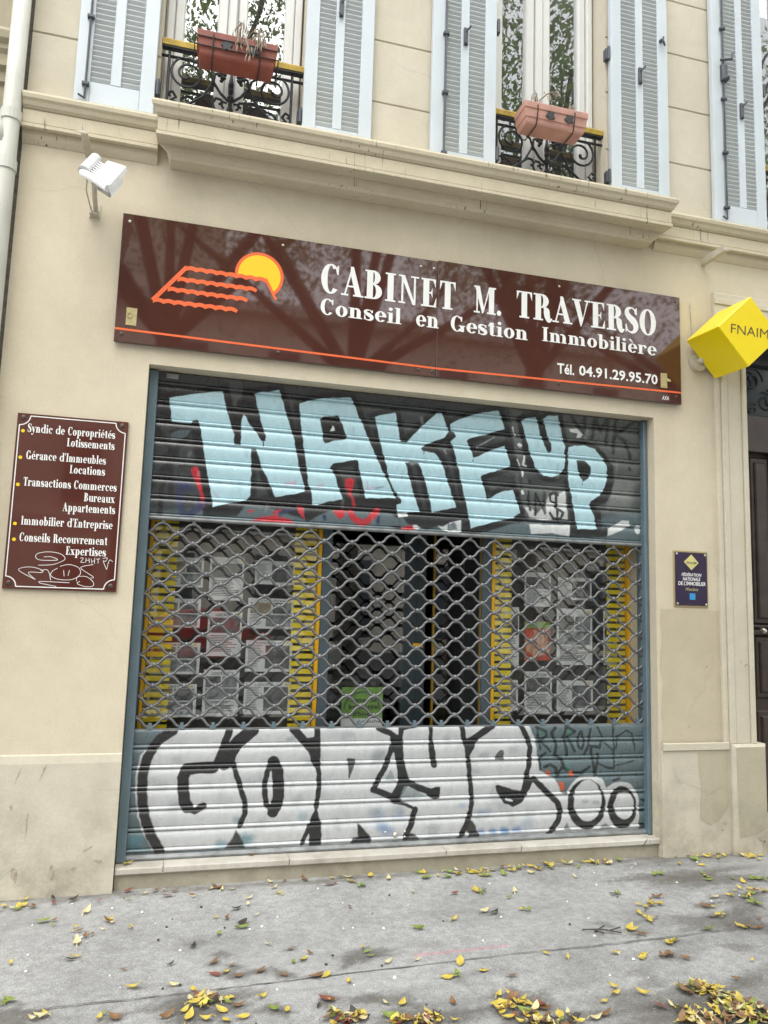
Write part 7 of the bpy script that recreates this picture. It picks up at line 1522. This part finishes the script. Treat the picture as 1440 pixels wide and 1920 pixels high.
dead_plant('withered grey plant drooping over the front of the dark terracotta box', [[(.155, -.14, 4.80), (.150, -.17, 4.88), (.165, -.18, 4.915), (.19, -.185, 4.90)], [(.17, -.15, 4.80), (.165, -.19, 4.865), (.150, -.205, 4.80), (.152, -.208, 4.76)], [(.18, -.14, 4.80), (.23, -.18, 4.865), (.265, -.2, 4.885), (.285, -.205, 4.83), (.28, -.205, 4.79)], [(.165, -.15, 4.80), (.185, -.195, 4.83), (.195, -.215, 4.79), (.215, -.22, 4.74), (.225, -.22, 4.70)], [(.20, -.15, 4.81), (.25, -.19, 4.84), (.29, -.205, 4.87), (.305, -.21, 4.82)]], 5, 22)
flower_box(1.995, 2.455, 'pale faded pink flower box at the right window', 'terracotta_pale', 4, [(.40, 4.742, .8), (.70, 4.742, 2.0)])
dead_plant('dry twig with curled leaves sticking up from the pale pink flower box', [[(2.09, -.15, 4.79), (2.10, -.16, 4.85), (2.085, -.16, 4.90), (2.075, -.16, 4.89)], [(2.09, -.15, 4.79), (2.12, -.16, 4.86), (2.16, -.17, 4.90), (2.20, -.17, 4.925), (2.24, -.17, 4.93)], [(2.33, -.16, 4.79), (2.345, -.16, 4.85), (2.335, -.16, 4.87)]], 6, 16)
random.seed(11)

# ================================================================== DRAINPIPE AND NEIGHBOUR
dpipe = thing('drainpipe', 'pale painted drainpipe running down the left edge of the building', 'drainpipe', (-1.035, -.07, 0))
MB().tube([(-1.036, -.075, -.05), (-1.036, -.075, 7.6)], .047, 16).build('pipe', M['pipe'], dpipe, smooth=True)
for z in (4.135, 3.845, 1.9): 
    MB().tube([(-1.036, -.075, z - .03), (-1.036, -.075, z + .03)], .0535, 16).build('collar', M['pipe'], dpipe)
MB().tube([(-1.30, -.075, 4.36), (-1.18, -.075, 4.26), (-1.09, -.075, 4.06), (-1.036, -.075, 3.96)], [.04, .042, .044, .044], 14).build('branch', M['pipe'], dpipe, smooth=True)
nb = thing('neighbour_building', 'old stained stone building at the left edge beyond the drainpipe', 'building', (-3, 0, 0))
nw = MB(); nw.box(-6, -1.005, .02, 1.0, -.1, 7.6); nw.build('stone_wall', M['stone'], nb)
p = [(.02, 4.68), (-.05, 4.675), (-.062, 4.65), (-.055, 4.61), (-.03, 4.59), (-.03, 4.56), (-.012, 4.54), (-.012, 4.50), (-.03, 4.488), (-.03, 4.46), (0, 4.44), (0, 4.38), (.02, 4.37)]
MB().extrude_x(p, -6, -1.075).build('moulding', M['stone'], nb)
MB().box(-1.004, -.9855, .004, .6, -.1, 7.6).build('party_joint', M['gap'], nb)

# ================================================================== FALLEN LEAVES
def leaf_mesh(seed, Ln):
    r = random.Random(seed); w = Ln * r.uniform(.36, .5); curl = r.uniform(.1, .55); fold = r.uniform(.05, .28); n = 6; vs = []
    for i in range(n + 1):
        t_ = i / n; ww = w / 2 * (math.sin(math.pi * min(1, t_ ** .8)) + .02); X_ = (t_ - .5) * Ln; z = curl * Ln * (abs(t_ - .5) * 2) ** 2 * .5
        bend = r.uniform(-.02, .02) * Ln
        vs += [(X_, -ww + bend, z + fold * ww), (X_, bend, z), (X_, ww + bend, z + fold * ww * r.uniform(.5, 1.3))]
    fs = []
    for i in range(n): fs += [(i * 3, (i + 1) * 3, (i + 1) * 3 + 1, i * 3 + 1), (i * 3 + 1, (i + 1) * 3 + 1, (i + 1) * 3 + 2, i * 3 + 2)]
    b = len(vs); vs += [(-Ln * .5, .0, vs[1][2]), (-Ln * .72, r.uniform(-.006, .006), .003), (-Ln * .72, .002, .003), (-Ln * .5, .002, vs[1][2])]; fs.append((b, b + 1, b + 2, b + 3))
    return vs, fs
PROTO = {}
for k in 'ygpbrd':
    for j in range(4):
        me = bpy.data.meshes.new('fallen_leaf'); v, f = leaf_mesh(ord(k) * 7 + j * 131, .038 + .0075 * j); me.from_pydata(v, [], f); me.materials.append(M['leaf_' + k]); me.polygons.foreach_set('use_smooth', [True] * len(f)); me.update(); PROTO[k, j] = me
CN = dict(y='yellow', g='yellow green', p='pale cream', b='brown', r='russet', d='dark wet')
first = None
def put_leaf(x, y, z, k, region):
    o = bpy.data.objects.new('fallen_leaf', PROTO[k, random.randint(0, 3)])
    col.objects.link(o); o.location = (x, y, z + .003)
    o.rotation_euler = (random.uniform(-.22, .22), random.uniform(-.22, .22), random.uniform(0, 6.28)); s_ = random.uniform(.7, 1.3); o.scale = (s_, s_, s_)
    tag(o, '%s fallen leaf %s' % (CN[k], region), 'leaf', '%s leaves %s' % (CN[k], region))
def region(x, y, z):
    if z > .05: return 'lying on the stone sill below the shutter'
    if y > -.14: return 'caught along the foot of the wall and sill' if x > .3 else 'lying against the foot of the left wall'
    if y < -1.12: return 'in the litter along the bottom edge of the pavement'
    if x > 2.4: return 'on the damp pavement in front of the doorway'
    return 'scattered on the grey pavement before the shutter' if x > .9 else 'scattered on the grey pavement in front of the left wall'
for x, y, z, k in LEAVES: put_leaf(x, y, z, k, region(x, y, z))
for (cx, cy, rx, n, ks) in ((1.75, -.09, .75, 34, 'yyygp'), (3.25, -.07, .2, 10, 'yyg'), (3.65, -.12, .12, 9, 'yyp'), (-.80, -.11, .10, 8, 'yygb'), (2.55, -.72, .10, 7, 'yyb'), (3.15, -.62, .16, 9, 'yyb'), (3.45, -.45, .14, 8, 'ggy'), (3.7, -.72, .14, 6, 'bby'), (.2, -.09, .5, 8, 'bpr')):
    for _ in range(n):
        X_, Y_ = cx + random.gauss(0, rx * .55), min(-.02, cy + random.gauss(0, .028 if rx > .3 else rx * .32)); put_leaf(X_, Y_, .004, random.choice(ks), region(X_, Y_, 0))
def litter(name, label, blobs, n, seed, ymin=-2.6):
    r = random.Random(seed); mb = MB(); keys = 'yyyygppbbbrdd'
    for i in range(n):
        cx, cy, rx, ry = r.choice(blobs); a = r.uniform(0, 6.28); q = math.sqrt(r.random()); x, y = cx + rx * q * math.cos(a), cy + ry * q * math.sin(a)
        k = r.choice(keys); mb.mi = 'ygpbrd'.index(k)
        v, f = leaf_mesh(r.randint(0, 999), r.uniform(.036, .066)); m3 = Matrix.Rotation(r.uniform(0, 6.28), 3, 'Z') @ Matrix.Rotation(r.gauss(0, .17), 3, 'X') @ Matrix.Rotation(r.gauss(0, .17), 3, 'Y'); z0 = .005 + r.random() * .012
        mb.add([m3 @ Vector(p) + Vector((x, y, z0)) for p in v], f)
    o = mb.build(name, [M['leaf_' + k] for k in 'ygpbrd'], smooth=True); tag(o, label, 'leaf litter', kind='stuff')
litter('leaf_litter', 'dense drift of yellow and brown leaves at the bottom right of the pavement', LITTER_A, 200, 1)
litter('leaf_litter', 'loose drift of yellow leaves along the bottom middle of the pavement', LITTER_B, 130, 2)

# pebbles / white chips
pm = MB()
for _ in range(60):
    x, y, r = random.uniform(-1.2, 3.6), random.uniform(-1.5, -.1), random.uniform(.003, .008); pm.dome((x, y, .0), r, r, (0, 0, 1), 6, 2)
for _ in range(40):
    x, y, r = random.uniform(-1.2, 3.6), random.uniform(-1.5, -.1), random.uniform(.004, .008); pm.mi = 1; pm.dome((x, y, .0), r, r, (0, 0, 1), 6, 2); pm.mi = 0
tag(pm.build('grit', [M['letter'], M['leaf_d']]), 'small white chips and dark berries scattered over the pavement', 'grit', kind='stuff')
tw = thing('twig', 'small dark twig lying on the pavement near the long joint', 'twig', (2.1, -.95, 0))
tm = MB(); 
for p in ([(1.98, -.92, .006), (2.07, -.95, .012), (2.15, -.99, .006)], [(2.05, -.945, .01), (2.10, -.92, .015)], [(2.10, -.965, .01), (2.17, -.945, .012)], [(2.03, -.94, .01), (2.06, -.985, .008)]): tm.tube(p, .0035, 5)
tm.build('branch', M['leaf_d'], tw)

# ================================================================== ACROSS THE STREET (seen mirrored in the glass and the sign)
def tree(x, y, h, rad, seed, label, lean=0.0):
    r = random.Random(seed); t = thing('plane_tree', label, 'tree', (x, y, 0), 'street trees behind the viewer')
    tk = MB(); fork = h * .36
    tk.tube([(x, y, -.1), (x + .03, y, fork * .5), (x + lean, y, fork)], [.24, .19, .17], 12)
    tips = []
    for k in range(9):
        a = 2 * math.pi * k / 9 + r.uniform(-.3, .3); e = r.uniform(.35, 1.3); Lb = h * r.uniform(.32, .5); p0 = Vector((x + lean, y, fork - .1)); d_ = Vector((math.cos(a) * math.cos(e), math.sin(a) * math.cos(e), math.sin(e)))
        p1 = p0 + d_ * Lb * .5 + Vector((0, 0, .2)); p2 = p0 + d_ * Lb + Vector((r.uniform(-.4, .4), r.uniform(-.4, .4), .5)); tk.tube([p0, p1, p2], [.11, .075, .03], 7); tips += [p1, p2, (p1 + p2) / 2]
        for _ in range(3):
            q = p2 + Vector((r.uniform(-1, 1), r.uniform(-1, 1), r.uniform(.2, 1.4))) * .8; tk.tube([(p1 + p2) / 2, q], [.035, .012], 5); tips.append(q)
    tk.build('trunk', M['bark'], t)
    cr = MB()
    for i in range(24000):
        c = r.choice(tips); p = Vector((r.gauss(0, .58), r.gauss(0, .58), r.gauss(0, .75))) + c
        s_ = r.uniform(.03, .075); u = Vector((r.gauss(0, 1), r.gauss(0, 1), r.gauss(0, 1))).normalized(); w_ = u.cross(Vector((r.gauss(0, 1), r.gauss(0, 1), r.gauss(0, 1)))).normalized()
        cr.add([p - u * s_, p - w_ * s_ * .5, p + u * s_, p + w_ * s_ * .5], [(0, 1, 2, 3)])
    cr.build('crown', M['foliage'], t)
tree(-.9, -8.7, 16.5, 3, 21, 'street tree whose dark trunk is mirrored in the left upstairs window', .5)
tree(3.2, -9.0, 16.0, 3, 22, 'street tree mirrored as leafy branches in the middle of the brown sign', -.3)
tree(6.6, -8.7, 17.0, 3, 23, 'street tree mirrored as dense foliage in the right upstairs window', -.2)
tree(11.0, -8.9, 15.5, 3, 24, 'street tree mirrored in the upstairs window at the far right edge')
ob = thing('opposite_building', 'pale building across the street mirrored in the shop windows and sign', 'building', (2, -22, 0))
ow = MB()
H_ = 11.8; bays = [(-16 + 3.2 * i) for i in range(14)]
ow.box(-18, 30, -24, -22, -.2, H_); ow.box(-18, 1.0, -24.5, -21.995, H_ - .001, 16.5)
ow.build('facade', M['far_wall'], ob)
for z, hh, d_ in ((3.9, .25, .25), (7.6, .2, .18), (H_ - .2, .4, .5)): MB().box(-18.1, 22.1, -22 + .0, -22 + d_, z, z + hh).build('cornice', M['far_trim'], ob)
for bx in bays:
    for z0, z1 in ((.4, 3.2), (4.6, 7.0), (8.2, 10.4)):
        w_ = MB(); w_.box(bx - .75, bx + .75, -22.0, -21.9, z0 - .1, z1 + .12); f_ = w_.build('window', M['far_trim'], ob)
        MB().box(bx - .55, bx + .55, -21.9, -21.88, z0, z1).build('pane', M['far_glass'], f_)
# parked red car, mirrored in the left shop window
car = thing('parked_car', 'red parked car mirrored in the left shop window', 'car', (.4, -15.6, -.13))
def car_body(cx, cy):
    prof = [(-2.0, .28), (-2.05, .55), (-1.95, .82), (-1.1, .95), (-.55, 1.38), (.75, 1.42), (1.45, .98), (1.95, .88), (2.05, .6), (2.0, .28)]
    mb = MB(); ys = [(-.84, .0), (-.80, .03), (0, .05), (.80, .03), (.84, 0)]
    rows = []
    for yy, rise in ys: rows.append([(cx + px_ * (.97 if abs(yy) > .82 else 1), cy + yy * (1 if pz_ < 1 else .82), -.13 + pz_ + (rise if pz_ > .9 else 0)) for px_, pz_ in prof])
    n = len(prof); vs = sum(rows, []); fs = []
    for a in range(len(rows) - 1):
        for b in range(n): fs.append((a * n + b, a * n + (b + 1) % n, (a + 1) * n + (b + 1) % n, (a + 1) * n + b))
    fs += [tuple(range(n)), tuple(range((len(rows) - 1) * n, len(rows) * n))[::-1]]
    return mb.add(vs, fs)
car_body(.4, -15.6).build('body', M['car_red'], car)
wn_ = MB()
for s_ in (-1, 1):
    yy = -15.6 + s_ * .735; q = [(-.55, .85), (-.08, 1.20), (.98, 1.22), (.98, .85)]; q2 = [(1.06, .85), (1.06, 1.22), (1.62, 1.20), (1.78, .85)]
    for qq in (q, q2): wn_.add([(a, yy + (s_ * .02 if b < 1 else 0), b) for a, b in qq], [(0, 1, 2, 3)])
wn_.build('side_window', M['far_glass'], car)
for wx in (-.85, 1.70):
    for s_ in (-1, 1):
        t_ = MB().tube([(wx, -15.6 + s_ * .66, .19), (wx, -15.6 + s_ * .86, .19)], .31, 18).build('wheel', M['tyre'], car)
        MB().tube([(wx, -15.6 + s_ * .855, .19), (wx, -15.6 + s_ * .872, .19)], .19, 14).build('rim', M['rim'], t_)
for xx in (-1.64, 2.44):
    for s_ in (-1, 1): MB().box(xx - .02, xx + .02, -15.6 + s_ * .62 - .12, -15.6 + s_ * .62 + .12, .48, .60).build('lamp', M['car_lamp'], car)
